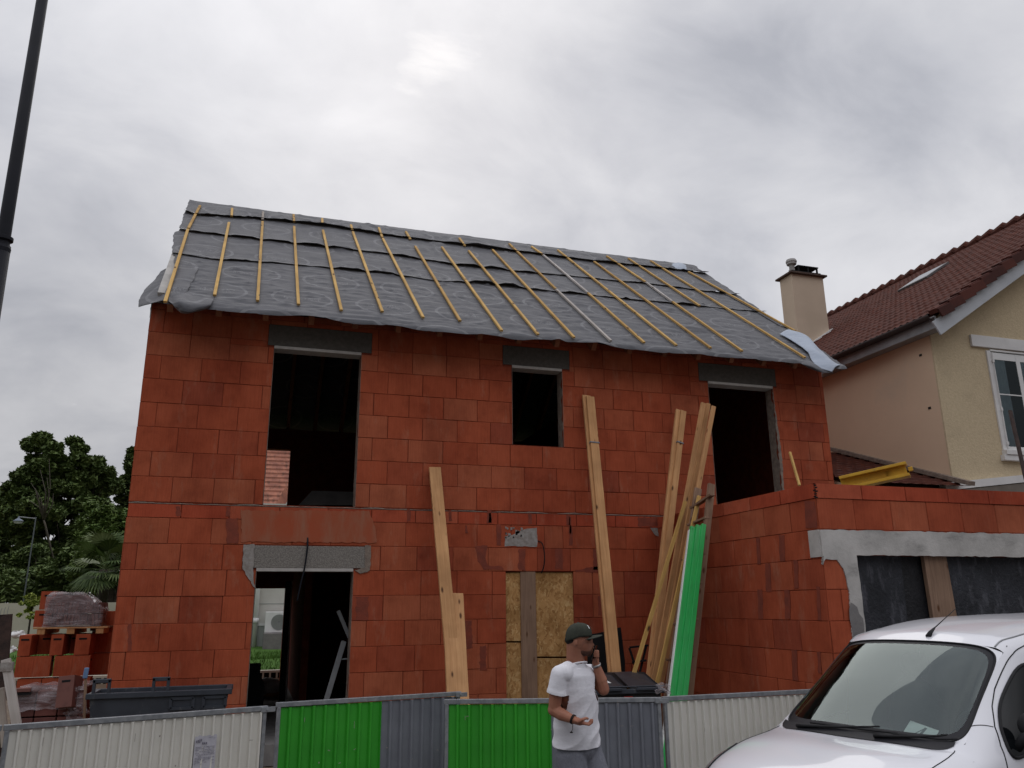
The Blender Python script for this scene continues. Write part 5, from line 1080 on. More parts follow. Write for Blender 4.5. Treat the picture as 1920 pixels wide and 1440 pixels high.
def shrink(u, v):
    a = 2*math.pi*u; c, s_ = math.cos(a), math.sin(a); k = 1/max(abs(c), abs(s_)); rr2 = .90*k+.10; f = 1.0 if v < .75 else 1-(v-.75)*2.2
    x = wl/2*c*rr2*f; top = hp*(1.0 if x < wl*.1 else 1-.75*(x-wl*.1)/(wl*.62)); z = min(v/.8, 1)*top; n = noise.noise_vector(Vector((c*2, s_*2, z*9)))*.022
    return Vector((x, .42*s_*rr2*f, z))+n
mb = MB(); mb.grid(shrink, 72, 26); mb.build('stretch_film', M['film'], ppk, smooth=True)
# film-covered pack in the foreground with one tilted brick on it
YP = .55
ca, cb_ = at_px(22, 1320, YP), at_px(150, 1320, YP); zc_ = at_px(80, 1295, YP).z
pk = empty('wrapped_block_pack', ((ca.x+cb_.x)/2, YP+.45, 0), 0, 'brown block pack under torn dusty film left of the mortar tub', 'block pack')
wl2 = cb_.x-ca.x; mb = MB(); nb_ = 3
for i in range(nb_):
    for j in range(3):
        mb.box(-wl2/2+wl2*i/nb_+.006, -wl2/2+wl2*(i+1)/nb_-.006, -.42, .42, zc_*j/3+.01, zc_*(j+1)/3-.005)
mb.build('block', mat('packed_block', (.16, .060, .050), (.10, .04, .035), scale=3, rough=.9, island=.6), pk, bevel=.008)
mb = MB()
def cover(u, v):
    x = -wl2/2-.03+(wl2+.06)*u; 
    y, z = (-.45, zc_-.45+.9*v*.5) if False else ((-.455, zc_*(.75+.5*v)) if v < .5 else (-.455+(v-.5)*1.8, zc_+.012))
    if v < .5: z = min(z, zc_)
    n = noise.noise_vector(Vector((u*6, v*9, 2)))*.035; return Vector((x, y, z))+n+Vector((0, 0, .012))
mb.grid(cover, 40, 26); mb.build('torn_film', M['film'], pk, smooth=True)
for k in range(3):
    mb = MB(); r = Vector((wl2*(.42+.03*k), -.47, zc_-.10-.16*k)); mb.grid(lambda u, v: r+Vector(((u-.5)*.22, .03*math.sin(u*7+k), (v-.5)*.20))+noise.noise_vector(Vector((u*4, v*4, k*5.)))*.07, 10, 10); mb.build('torn_film', M['film'], pk, smooth=True)
o = hollow_block('brown_brick', at_px(127, 1327, YP), R_(75), 'dark brown brick standing tilted on the film covered pack', 'loose bricks by the tub', tilt=R_(0), dims=(.24, .19, .36), m=M['packed']); o.rotation_euler = (R_(-5), R_(9), R_(75))
o = hollow_block('brown_brick', at_px(37, 1297, YP), R_(4), 'flat reddish tile lying on the left end of the film covered pack', 'loose bricks by the tub', dims=(.24, .12, .04), m=M['packed'])
pole_thing('marker_stake', AY(156, 1400, -.9), AY(161, 1262, -.9), .028, .012, M['pine_old'], 'thin timber stake with blue painted head left of the tub', 'stake')
mb = MB(); p = AY(161, 1262, -.915); mb.obox(p, (.024, 0, 0), (0, .008, 0), (.004, 0, .055)); bh = mb.build('painted_head', flat('blue_paint', (.13, .21, .36)), None, bevel=.01)
sk_ = [o for o in bpy.data.objects if o.name == 'marker_stake'][0]; bh.parent = sk_; bpy.context.view_layer.update(); bh.matrix_parent_inverse = sk_.matrix_world.inverted()
# rusty post and pale timber legs at the left edge
rp_ = pole_thing('steel_post', AY(-12, 1420, -1.6), AY(9, 1152, -1.6), .13, .05, M['rust'], 'rusty steel post with wire ties at the left edge of the photo', 'post')
L = (AY(-12, 1420, -1.6)-AY(9, 1152, -1.6)).length
for k in range(3): mb = MB(); x = -.04+.03*k; mb.tube([(x, 0, L-.02), (x+.004, .0, L+.04), (x+.012, 0, L+.06+.01*k)], .0025, 5); mb.build('wire_tie', M['galv'], rp_)
ts = empty('timber_trestle', AY(20, 1400, -2.0), 0, 'pale timber trestle legs beside the rusty post', 'trestle')
childbar('leg', AY(38, 1400, -2.0), AY(11, 1236, -2.0), .075, .05, M['batten_g'], ts); childbar('leg', AY(10, 1400, -1.9), AY(1, 1290, -1.9), .06, .05, M['batten_g'], ts)
mb = MB(); mb.obox(AY(13, 1250, -2.0), (.05, 0, 0), (0, .035, 0), (0, 0, .04)); o = mb.build('tie', M['smear_grey'], None); world_child(o, ts)
# ------------------------------------------------------------------ black bin with sloping lids, behind the man
YBN = -2.3
a = AY(1120, 1300, YBN); b = AY(1246, 1300, YBN)
bn = empty('waste_bin', ((a.x+b.x)/2, YBN+.4, 0), R_(-6), 'dark grey plastic waste bin with flat lids behind the fence', 'bin')
hw2 = (b.x-a.x)/2-.02; zt2 = AY(1180, 1296, YBN).z
mb = MB(); mb.grid(lambda u, v: (lambda c, s_: (hw2*c/max(abs(c), abs(s_))*(.85+.15*v), .4*s_/max(abs(c), abs(s_))*(.85+.15*v), .15+(zt2-.15)*v))(math.cos(2*math.pi*u), math.sin(2*math.pi*u)), 48, 4); mb.build('body', M['binp'], bn, solid=.02)
mb = MB(); mb.bar((-hw2-.03, -.42, zt2), (hw2+.03, -.42, zt2), .04, .05); mb.bar((-hw2-.03, -.42, zt2+.05), (hw2+.03, -.42, zt2+.05), .03, .015); mb.build('rim', M['tub'], bn, bevel=.006)
for k, (x0, x1) in enumerate(((-hw2, -.02), (.02, hw2))):
    mb = MB(); mb.prism([(x0, -.43, zt2+.02), (x1, -.43, zt2+.02), (x1, .1, zt2+.14), (x1, .42, zt2+.12), (x0, .42, zt2+.12), (x0, .1, zt2+.14)], 0, (0, 0, .02)); l = mb.build('lid', M['binp'], bn, bevel=.008)
    mb = MB(); mb.box((x0+x1)/2-.12, (x0+x1)/2+.12, -.47, -.43, zt2+.01, zt2+.04); mb.build('handle', M['tub'], l, bevel=.006)
mb = MB(); mb.box(-.06, .04, -.446, -.432, zt2-.10, zt2-.05); mb.build('reflector', flat('red_reflector', (.35, .02, .015), rough=.3), bn)
mb = MB(); mb.quad((-hw2+.04, -.30, zt2+.078), (-.15, -.28, zt2+.082), (-.2, -.12, zt2+.118), (-hw2+.08, -.13, zt2+.116)); mb.build('paper_scrap', M['white'], bn, solid=.003)
# ------------------------------------------------------------------ beyond the plot
lawn = MB(); lawn.grid(lambda u, v: (-40+80*u, 9.9+13*v, .42+.12*noise.noise(Vector((u*30, v*9, 0)))+.35*v), 90, 24); tag(lawn.build('lawn', M['grass'], smooth=True), kind='structure')
mb = MB(); r = random.Random(2)
for k in range(9000):
    x = r.uniform(-5, 4.5); y = r.uniform(9.95, 15); z = .42+.12*noise.noise(Vector(((x+40)/80*30, (y-9.9)/13*9, 0)))+.35*(y-9.9)/13; a_ = r.uniform(0, 6.28); h_ = r.uniform(.05, .12); dx, dy = math.cos(a_)*.012, math.sin(a_)*.012
    mb.quad((x-dx, y-dy, z-.01), (x+dx, y+dy, z-.01), (x+r.uniform(-.03, .03), y+r.uniform(-.03, .03), z+h_))
tag(mb.build('grass_blades', M['grass']), 'short green lawn grass behind the building plot', 'grass', kind='stuff')
tw = empty('terrace_wall', (0, 9.7, 0), 0, 'low terrace wall topped with perforated blocks seen through the doorway', 'wall')
mb = MB(); mb.box(-6, 9, 9.68, 9.88, 0, .24); o = mb.build('wall', mat('tan_wall', (.36, .28, .20), (.26, .20, .15), scale=3, rough=.95), None); world_child(o, tw)
mb = MB(); x = -6
while x < 9: mb.box(x, x+.04, 9.68, 9.88, .241, .37); x += .155
mb.box(-6, 9, 9.675, 9.885, .371, .42); o = mb.build('perforated_block', M['creamwall'], None); world_child(o, tw)
mb = MB(); mb.box(-6, 9, 9.80, 9.86, .24, .37); o = mb.build('void', M['black'], None); world_child(o, tw)
YW = 19.0
a = AY(0, 1131, YW); cw = MB(); cw.box(-30, AY(200, 1130, YW).x+2.5, YW, YW+.2, 0, a.z); tag(cw.build('garden_wall', M['creamwall']), 'long cream garden wall below the trees at left', 'wall')
for (x, y, r_, lb) in ((28, 1190, .25, 'crumpled white sheet on the lawn edge by the cream wall'), (14, 1215, .16, 'pale folded sheet lying on the grass near the rusty post')):
    c_ = AY(x+4, y+6, 9.4 if y < 1200 else 8.0); mb = MB(); mb.grid(lambda u, v: c_+Vector(((u-.5)*r_*2.2, (v-.5)*r_, .0+max(0, .28*math.sin(u*3.1)*math.sin(v*3.1))*r_*2))+noise.noise_vector(Vector((u*5, v*5, x)))*.07, 20, 14); tag(mb.build('white_tarp', M['white'], smooth=True), lb, 'sheet')
# white house at the back with an outdoor unit
YH = 17.2
bh_ = empty('white_house', (0, YH, 0), 0, 'white rendered house wall seen through the doorway', 'house')
zb_ = AY(500, 1172, YH).z; x0h = AY(440, 1100, YH).x; 
def hpart(mb, n, m, parent=None, **k): o = mb.build(n, m, None, **k); world_child(o, bh_); return o
mb = MB(); mb.box(x0h-1.2, x0h+9, YH, YH+6, zb_, 5.2); hpart(mb, 'wall', M['hwall'])
mb = MB(); mb.box(x0h-1.2, x0h+9, YH-.03, YH+6, 0, zb_-.002); hpart(mb, 'wall_base', M['hwall2'])
mb = MB(); mb.box(x0h-1.2, x0h+9, YH-.05, YH-.001, zb_-.02, zb_+.05); hpart(mb, 'ledge', M['white'])
mb = MB(); p = AY(482, 1130, YH-.1); mb.tube([(p.x, YH-.12, .4), (p.x, YH-.12, 5)], .07, 12); mb.tube([(p.x, YH-.12, zb_+.05), (p.x, YH-.12, zb_+.22)], .09, 12); hpart(mb, 'downpipe', M['white'], smooth=True)
mb = MB(); p = AY(500, 1100, YH-.02); mb.box(x0h-1.2, x0h+9, YH-.008, YH-.001, AY(500, 1132, YH).z-.012, AY(500, 1132, YH).z+.012); hpart(mb, 'joint', M['hwall2'])
A, B = AY(506, 1147, YH-.5), AY(540, 1186, YH-.5)
ac = empty('heat_pump', ((A.x+B.x)/2, YH-.5, B.z), 0, 'white outdoor heat pump unit on the pale wall, seen through the doorway', 'heat pump')
W2_ = (B.x-A.x)+.25; Hh = A.z-B.z; mb = MB(); mb.box(-W2_/2, W2_/2, 0, .35, 0, Hh); mb.build('casing', M['white'], ac, bevel=.02)
mb = MB(); 
for k in range(9): mb.tube([(-.0+Hh*.36*math.cos(a_*.2618)*(k+2)/10, -.012, Hh*.5+Hh*.36*math.sin(a_*.2618)*(k+2)/10) for a_ in range(25)], .008, 4)
mb.build('grille', M['hwall2'], ac)
mb = MB(); mb.grid(lambda u, v: (Hh*.38*v*math.cos(2*math.pi*u), -.004, Hh*.5+Hh*.38*v*math.sin(2*math.pi*u)), 24, 2); mb.build('fan_opening', M['zinc'], ac)
mb = MB(); mb.box(B.x-.75, B.x+.9, YH-.9, YH-.05, .3, B.z-.002); tag(mb.build('plinth', M['slab'], bevel=.02), 'dark concrete plinth under the heat pump', 'plinth')
# tiled house seen through the left upstairs window
YR = 24.
q0 = AY(488, 842, YR); q1 = AY(548, 842, YR); q2 = AY(488, 950, YR-3)
rh = empty('far_roof_house', (q0.x, YR, 0), 0, 'brown slatted tile roof seen through the left upstairs window', 'house')
mb = MB(); nr_ = 19; x0_, x1_ = q0.x-2.5, q1.x+1.0
for k in range(nr_):
    t0, t1 = k/nr_, (k+1)/nr_; f = lambda t, h: (YR-4.2*t, q0.z-(q0.z-q2.z+1.2)*t+h)
    (ya, za), (yb_, zb2) = f(t0, 0.0), f(t1, .07); mb.quad((x0_, ya, za), (x0_, yb_, zb2), (x1_, yb_, zb2), (x1_, ya, za)); mb.quad((x0_, yb_, zb2), (x0_, yb_, zb2-.07), (x1_, yb_, zb2-.07), (x1_, yb_, zb2))
o = mb.build('tiled_roof', M['tile_b'], None); world_child(o, rh)
mb = MB(); mb.bar((x0_, YR, q0.z+.05), (x1_, YR, q0.z+.05), .16, .10); o = mb.build('ridge', mat('ridge_pale', (.36, .28, .22), rough=.9), None); world_child(o, rh)
mb = MB(); a = AY(524, 950, YR-4.3); b = AY(541, 918, YR-4.3); mb.bar(a, b, .25, .30); o = mb.build('verge_tiles', M['tile_b'], None); world_child(o, rh)
mb = MB(); mb.prism([AY(530, 960, YR-4.4), AY(545, 960, YR-4.4), AY(545, 916, YR-4.4)], 0, (0, .1, 0)); mb.box(x0_, x1_, YR-4.3, YR+4, 0, q2.z-1.6); o = mb.build('wall', M['hwall'], None); world_child(o, rh)
# ------------------------------------------------------------------ trees
def leafmat(name, c1, c2):
    m = bpy.data.materials.new(name); m.use_nodes = True; nt = m.node_tree; b = nt.nodes['Principled BSDF']; b.inputs['Roughness'].default_value = .65; b.inputs['Specular IOR Level'].default_value = .25
    g = N(nt, 'ShaderNodeNewGeometry'); tc = N(nt, 'ShaderNodeTexCoord'); n = N(nt, 'ShaderNodeTexNoise', inp={'Scale': .55, 'Detail': 3}); LK(nt, tc.outputs['Object'], n.inputs['Vector'])
    f = math_(nt, 'ADD', math_(nt, 'MULTIPLY', g.outputs['Random Per Island'], .5), math_(nt, 'MULTIPLY', n.outputs[0], .5))
    LK(nt, ramp(nt, f, [(.25, c1), (.75, c2)]), b.inputs['Base Color']); return m
LM = [leafmat('leaf_dark', (.060, .094, .028), (.14, .19, .058)), leafmat('leaf_mid', (.068, .115, .028), (.15, .21, .055)), leafmat('leaf_pale', (.20, .25, .05), (.42, .46, .12))]
M['bark'] = mat('bark', (.07, .055, .045), (.04, .03, .025), scale=5, rough=.95, bump=1)
def crown(mb, c, r, n, rnd, leaf, squash=.8, hollow=.35, clump=52):
    """leaf clumps gathered on sub-boughs inside an uneven ellipsoid"""
    boughs = []
    for k in range(clump):
        while True:
            v = Vector((rnd.uniform(-1, 1), rnd.uniform(-1, 1), rnd.uniform(-1, 1)))
            if hollow < v.length < 1: break
        v = v*(.82+.30*noise.noise(v*2.1+c*.1)); boughs.append((Vector((v.x*r, v.y*r, v.z*r*squash)), rnd.uniform(.16, .30)*r))
    for k in range(n):
        b, br = rnd.choice(boughs); d = Vector((rnd.gauss(0, 1), rnd.gauss(0, 1), rnd.gauss(0, 1))).normalized()*br*rnd.uniform(.35, 1)**.6; d.z *= .62
        p = c+b+d; s_ = leaf*rnd.uniform(.6, 1.3); a = Vector((rnd.gauss(0, 1), rnd.gauss(0, 1), rnd.gauss(0, .6))).normalized(); q = a.cross(Vector((rnd.gauss(0, .5), rnd.gauss(0, .5), 1))).normalized()
        mb.quad(p-a*s_, p-q*s_*.45+a*s_*.1, p+a*s_, p+q*s_*.5-a*s_*.1)
    return boughs
def tree(name, base, crowns, label, lm, leaf, sd, cat='tree', group='trees beyond the garden wall', trunk=.22, trunk_top=None):
    rnd = random.Random(sd); t = empty(name, base, 0, label, cat, group); mb = MB(); tb = MB(); base = Vector(base)
    for c, r, n, sq in crowns:
        c = Vector(c); bs = crown(mb, c-base, r, n, rnd, leaf, sq)
        fork = Vector(((c-base).x*.25, (c-base).y*.25, max(.4, (c-base).z*.45)))
        tb.tube([(0, 0, -.2), fork*.5+Vector((.05, 0, 0)), fork, fork.lerp(c-base, .6)], [trunk*1.2, trunk, trunk*.75, trunk*.35], 7)
        for b, br in bs[:14]: e = c-base+b*.9; mid = fork.lerp(e, .55)+Vector((0, 0, .2)); tb.tube([fork.lerp(c-base, .4), mid, e], [trunk*.3, trunk*.18, trunk*.05], 5)
    mb.build('crown', lm, t); tb.build('trunk', M['bark'], t, smooth=True); return t
def CP(x, y, d): return AD(x, y, d)
def gb(x, d): p = AD(x, 1150, d); return (p.x, p.y, 0)
d0 = 42
_tree = tree
def tree(name, base, crowns, label, lm, leaf, sd, **k): return _tree(name, base, [(c, r, int(n*3.2), sq) for c, r, n, sq in crowns], label, lm, leaf*.68, sd, **k)
sc_ = d0/F
tree('broadleaf_tree', gb(118, d0), [(CP(105, 880, d0), 76*sc_, 9000, .95), (CP(170, 905, d0+1), 58*sc_, 6500, .95), (CP(45, 950, d0-1), 58*sc_, 6500, 1.1), (CP(120, 985, d0-1), 95*sc_, 9000, .9)], 'tallest dark broadleaf tree beyond the cream wall', LM[0], .24, 1)
tree('broadleaf_tree', gb(262, d0+6), [(CP(262, 905, d0+6), 62*sc_*1.15, 8000, 1.3), (CP(240, 990, d0+6), 70*sc_, 7000, 1.0)], 'dark tree cut off by the left corner of the brick house', LM[0], .25, 2)
tree('broadleaf_tree', gb(-40, d0+3), [(CP(-30, 960, d0+3), 75*sc_, 7000, 1.2), (CP(-10, 1060, d0), 70*sc_, 6000, 1.0)], 'dark tree at the far left edge of the photo', LM[0], .25, 3)
tree('broadleaf_tree', gb(80, 36), [(CP(60, 1070, 36), 62*36/F, 8000, .9), (CP(130, 1080, 35), 60*36/F, 8000, .9), (CP(10, 1100, 36), 50*36/F, 5000, .9)], 'low dense dark tree behind the distant street lamp', LM[0], .20, 4)
tree('broadleaf_tree', gb(215, 33), [(CP(195, 985, 33), 52*33/F, 8500, .85), (CP(240, 1010, 33), 60*33/F, 7500, .9), (CP(190, 1060, 33), 60*33/F, 6000, .9)], 'brighter green bushy tree rising above the palm', LM[1], .17, 5)
hm = MB(); rh_ = random.Random(77)
for k in range(26000):
    x = rh_.uniform(-34, 3); hh = 3.4+1.0*noise.noise(Vector((x*.25, 1, 2)))+.5*noise.noise(Vector((x*1.1, 4, 2))); z = hh*rh_.uniform(0, 1)**.7; y = 29+rh_.uniform(-1, 1)*(1.1-.5*z/hh)+1.2*noise.noise(Vector((x*.4, z*.6, 5)))
    p = Vector((x, y, z)); a = Vector((rh_.gauss(0, 1), rh_.gauss(0, 1), rh_.gauss(0, .6))).normalized(); q = a.cross(Vector((rh_.gauss(0, .5), rh_.gauss(0, .5), 1))).normalized(); s9 = .15*rh_.uniform(.6, 1.4)
    hm.quad(p-a*s9, p-q*s9*.45, p+a*s9, p+q*s9*.5)
tag(hm.build('undergrowth', LM[0]), 'dark undergrowth filling the gap between the cream wall and the trees', 'undergrowth', kind='stuff')
# bare branches inside the big tree
bt = MB(); r9 = random.Random(9); b0 = CP(82, 975, d0-5)
for (x, y) in ((58, 905), (75, 880), (92, 860), (66, 930), (88, 895), (100, 925), (50, 935)): e = CP(x, y, d0-5); bt.tube([b0, b0.lerp(e, .5)+Vector((.15, 0, .1)), e], [.035, .022, .008], 5)
bt.tube([b0, CP(70, 930, d0-5), CP(66, 915, d0-5)], [.04, .03, .015], 5); bt.tube([CP(112, 1100, d0-5), CP(85, 985, d0-5), b0], [.05, .04, .035], 6)
tag(bt.build('bare_tree', mat('bare_wood', (.10, .085, .065), (.06, .05, .04)), smooth=True), 'slender leafless tree in front of the tallest dark tree', 'tree')
rs = random.Random(12); mb = MB(); t = empty('yellow_green_shrub', gb(62, 24), 0, 'small yellow green shrub showing above the cream wall', 'shrub'); cb0 = CP(62, 1125, 24)-t.location
crown(mb, Vector(cb0), 23*24/F, 1800, rs, .055, .8, .1, 14); crown(mb, Vector(cb0)-Vector((0, 0, .5)), .35, 400, rs, .06, 1.2, .1, 8); mb.build('foliage', LM[2], t)
mb = MB(); mb.tube([(cb0.x, cb0.y, 0), (cb0.x, cb0.y, cb0.z)], .03, 6); mb.build('stem', M['bark'], t)
# fan palm
PM = [leafmat('palm_green', (.035, .060, .016), (.080, .115, .035)), leafmat('palm_pale', (.10, .14, .05), (.18, .22, .09))]
def palm(cx, cy, d, R0, sd, label, fans, down):
    rnd = random.Random(sd); c = CP(cx, cy, d); base = Vector((c.x, c.y, 0)); t = empty('fan_palm', base, 0, label, 'palm tree'); c = c-base
    mb = MB(); mb.tube([(0, 0, 0), (0, 0, c.z*.6), c], [.16, .15, .17], 10); mb.build('trunk', M['bark'], t, smooth=True)
    for k in range(fans):
        az = rnd.uniform(0, 2*math.pi); el = rnd.uniform(-.6, 1.25); dr = Vector((math.cos(az)*math.cos(el), math.sin(az)*math.cos(el), math.sin(el))); st_ = R0*rnd.uniform(.45, .7); hub = c+dr*st_
        fb = MB(); fb.tube([c, hub], .012, 4); side = dr.cross(Vector((0, 0, 1))).normalized(); up_ = side.cross(dr)
        for j in range(26):
            a = -1.9+3.8*j/25; l = R0*.62*(1-.18*abs(a)/1.9)*rnd.uniform(.9, 1.05); v = (dr*math.cos(a)+side*math.sin(a)).normalized(); tip = hub+v*l-Vector((0, 0, l*.22)); mid = hub+v*l*.55+up_*.02; wv = v.cross(up_).normalized()*.030
            fb.quad(hub, mid-wv, tip, mid+wv)
        fb.build('fan_leaf', PM[k % 3 == 0], t)
palm(198, 1068, 24, 1.15, 5, 'fan palm with spiky leaves beside the left corner of the brick house', 34, 0)
# ------------------------------------------------------------------ lamps
dl_ = 30; b_ = AD(44, 1128, dl_); lb = Vector((b_.x, b_.y, 0)); top_ = AD(62, 965, dl_)
v1 = AD(62, 965, dl_); lp = empty('street_lamp', lb, 0, 'distant street lamp with bell shaded lantern against the trees', 'street lamp')
hz = v1.z; mb = MB(); mb.tube([(0, 0, 0), (0, 0, .9), (0, 0, 1.0), (0, 0, hz)], [.055, .045, .03, .022], 8); mb.build('pole', mat('lamp_grey', (.06, .07, .07)), lp, smooth=True)
arm = AD(32, 962, dl_).x-v1.x; mb = MB(); mb.tube([(0, 0, hz-.05), (arm, 0, hz)], .022, 6); mb.build('arm', M['zinc'], lp)
mb = MB(); mb.lathe([(.02, .07), (.035, .01), (.06, -.02), (.16, -.09), (.19, -.125), (.17, -.13)], (arm, 0, hz-.05), 18); ln = mb.build('lantern', mat('lamp_blue', (.16, .19, .24), rough=.5), lp, smooth=True)
mb = MB(); mb.lathe([(.155, 0), (.14, -.05), (.08, -.085), (0, -.095)], (arm, 0, hz-.18), 16); mb.build('diffuser', mat('lamp_glass', (.55, .57, .60), rough=.3), ln, smooth=True)
# near lamp post, found as the vertical line through two sighted points
ra, rb2 = ray(79, 0), ray(6, 450)
best = None
for i in range(200):
    dd_ = 4+i*.03; pa_ = CAM+ra*dd_
    hh_ = (pa_.x-CAM.x, pa_.y-CAM.y); k_ = (hh_[0]*rb2.x+hh_[1]*rb2.y)/(rb2.x**2+rb2.y**2); e_ = math.hypot(hh_[0]-rb2.x*k_, hh_[1]-rb2.y*k_)/dd_
    if best is None or abs(dd_-6.6) < abs(best[0]-6.6): best = (dd_, pa_, k_)
pa_ = best[1]; pb2 = CAM+rb2*best[2]; bx_ = (pa_+pb2)/2
post = empty('lamp_post', (pa_.x, pa_.y, 0), 0, 'tall black lamp post crossing the upper left corner', 'lamp post')
tilt = (pa_-pb2).normalized(); foot = pb2-tilt*(pb2.z/tilt.z); foot.z = 0; post.location = foot
zc = (AD(0, 447, best[2])-foot); L1p = (pa_-foot).length
mb = MB(); mb.tube([(0, 0, 0), tilt*(pb2.z*1.0), tilt*(L1p+2.0)], [.05, .047, .036], 20); mb.build('shaft', M['darkmetal'], post, smooth=True)
ring = (AD(7, 437, best[2])-foot).length
prof = [(0, .075), (.03, .078), (.05, .062), (.085, .062), (.095, .085), (.12, .085), (.13, .058), (.2, .056)]
mb = MB(); mb.tube([tilt*(ring-.15+z) for z, r in prof], [r*.78 for z, r in prof], 24); mb.build('collar', M['darkmetal'], post, smooth=True, auto=35)
mb = MB(); mb.tube([(0, 0, 0), tilt*(ring-.10)], [.075, .058], 20); mb.build('base_shaft', M['darkmetal'], post, smooth=True)
mb = MB(); mb.tube([tilt*(L1p+2.0), tilt*(L1p+2.0)+Vector((-.9, 0, .1))], .025, 8); mb.lathe([(.05, .1), (.12, 0), (.3, -.14), (.28, -.16)], tuple(tilt*(L1p+2.0)+Vector((-.9, 0, 0))), 16); mb.build('lantern', M['darkmetal'], post)
# ------------------------------------------------------------------ man on the phone
DM = 6.0; ZG_ = -.055
def Q(x, y, dd=0): return AD(x, y, DM+dd)
eX = _rt.copy(); eD = Vector((_f.x, _f.y, 0)).normalized(); eZ = Vector((0, 0, 1))
def ell(mb, c, rx, ry, rz, ax=None, ay=None, az=None, n=20, m=12):
    ax = ax or eX; ay = ay or eD; az = az or eZ; i = len(mb.v)
    mb.v.append(tuple(c+az*rz))
    for b in range(1, m):
        t = math.pi*b/m
        for a in range(n):
            p = 2*math.pi*a/n; mb.v.append(tuple(c+ax*(rx*math.cos(p)*math.sin(t))+ay*(ry*math.sin(p)*math.sin(t))+az*(rz*math.cos(t))))
    mb.v.append(tuple(c-az*rz)); e = len(mb.v)-1
    for a in range(n): mb.f.append((i, i+1+a, i+1+(a+1) % n)); mb.m.append(0); mb.f.append((e, e-n+(a+1) % n, e-n+a)); mb.m.append(0)
    for b in range(m-2):
        for a in range(n): q = i+1+b*n; mb.f.append((q+a, q+n+a, q+n+(a+1) % n, q+(a+1) % n)); mb.m.append(0)
def cap_(mb, a, ra, b, rb, n=16, sub=1):
    a = Vector(a); b = Vector(b); d = (b-a).normalized(); pts = []; rs = []
    for k in range(1, 5): t = math.pi/2*(1-k/4.); pts.append(a-d*ra*math.sin(t)); rs.append(max(ra*math.cos(t), .0015))
    for k in range(1, 5): t = math.pi/2*(k/4.); pts.append(b+d*rb*math.sin(t)); rs.append(max(rb*math.cos(t), .0015))
    mb.tube([a-d*ra*1.0]+pts, [.001]+rs, n)
def chain(mb, pts, rs, n=12):
    for (a, b, ra, rb) in zip(pts, pts[1:], rs, rs[1:]): cap_(mb, a, ra, b, rb, n)
def remeshed(mb, name, voxel, m, parent, smooth_it=4, post=None, solid=0, disp=None):
    me = bpy.data.meshes.new(name+'_raw'); me.from_pydata(mb.v, [], mb.f); b = bmesh.new(); b.from_mesh(me); bmesh.ops.recalc_face_normals(b, faces=b.faces); b.to_mesh(me); b.free()
    o = bpy.data.objects.new(name+'_raw', me); col.objects.link(o)
    r = o.modifiers.new('r', 'REMESH'); r.mode = 'VOXEL'; r.voxel_size = voxel; r.adaptivity = 0
    if smooth_it: s_ = o.modifiers.new('s', 'SMOOTH'); s_.factor = .5; s_.iterations = smooth_it
    dg = bpy.context.evaluated_depsgraph_get(); em = bpy.data.meshes.new_from_object(o.evaluated_get(dg)); bpy.data.objects.remove(o)
    if disp:
        nn = [v.normal.copy() for v in em.vertices]
        for v, n_ in zip(em.vertices, nn): v.co = v.co + n_*disp(v.co, n_)
    if post:
        b = bmesh.new(); b.from_mesh(em); post(b); b.to_mesh(em); b.free()
    em.polygons.foreach_set('use_smooth', [True]*len(em.polygons)); em.materials.clear(); em.materials.append(m); em.name = name
    o = bpy.data.objects.new(name, em); col.objects.link(o)
    if solid: md = o.modifiers.new('s', 'SOLIDIFY'); md.thickness = solid; md.offset = 0
    return o
c0 = Q(1084, 1300); man = empty('person', (c0.x, c0.y, ZG_), 0, 'man in green cap, white t-shirt and grey trousers talking on a phone', 'person')
def mpart(o): world_child(o, man); return o
SA = (eX*.64+eD*.60).normalized()                 # shoulder axis, near (right) to far (left)
FW = (eX*.60-eD*.64).normalized(); FW = Vector((SA.y, -SA.x, 0)); FW = FW if FW.dot(eX) > 0 else -FW
rs_ = Q(1050, 1262, -.13); ls_ = Q(1105, 1260, .13)
re_ = Q(1039, 1331, -.17); rw_ = Q(1077, 1350, -.26); le_ = Q(1131, 1292, .02); lw_ = Q(1117, 1244, .03)
hip = Q(1086, 1402); hz_ = hip.z
kn_r = Vector(hip)+eX*.03-SA*.10-eZ*(hz_-ZG_-.50)+FW*.03; kn_l = Vector(hip)+eX*.05+SA*.12-eZ*(hz_-ZG_-.50)+FW*.12
an_r = kn_r+FW*(-.03)-eZ*.41; an_l = kn_l+FW*(.02)-eZ*.41
mb = MB()
# head
hc = Q(1086, 1196)
ell(mb, Q(1083, 1195), .090, .076, .098); ell(mb, Q(1095, 1207), .068, .068, .074); ell(mb, Q(1093, 1216), .066, .062, .048)
ell(mb, Q(1104, 1225), .024, .030, .020); ell(mb, Q(1104, 1200), .030, .050, .020); ell(mb, Q(1107.5, 1216.5), .018, .024, .0085); ell(mb, Q(1107, 1220), .018, .023, .008)
cap_(mb, Q(1107, 1202), .009, Q(1111.8, 1209.5), .0125); ell(mb, Q(1109.5, 1210.5), .014, .019, .009); ell(mb, Q(1100, 1207, -.045), .028, .02, .024)
ell(mb, Q(1078.5, 1204, -.074), .015, .011, .029, (eX-eD*.5).normalized()); 
cap_(mb, Q(1079, 1208), .068, Q(1079, 1243), .074); cap_(mb, Q(1079, 1240), .072, Q(1078, 1256), .092)
# trunk under the shirt
chest = Q(1078, 1288); ell(mb, chest, .175, .115, .17, SA, FW); ell(mb, Q(1084, 1340), .15, .11, .17, SA, FW); ell(mb, Q(1085, 1390), .155, .115, .12, SA, FW)
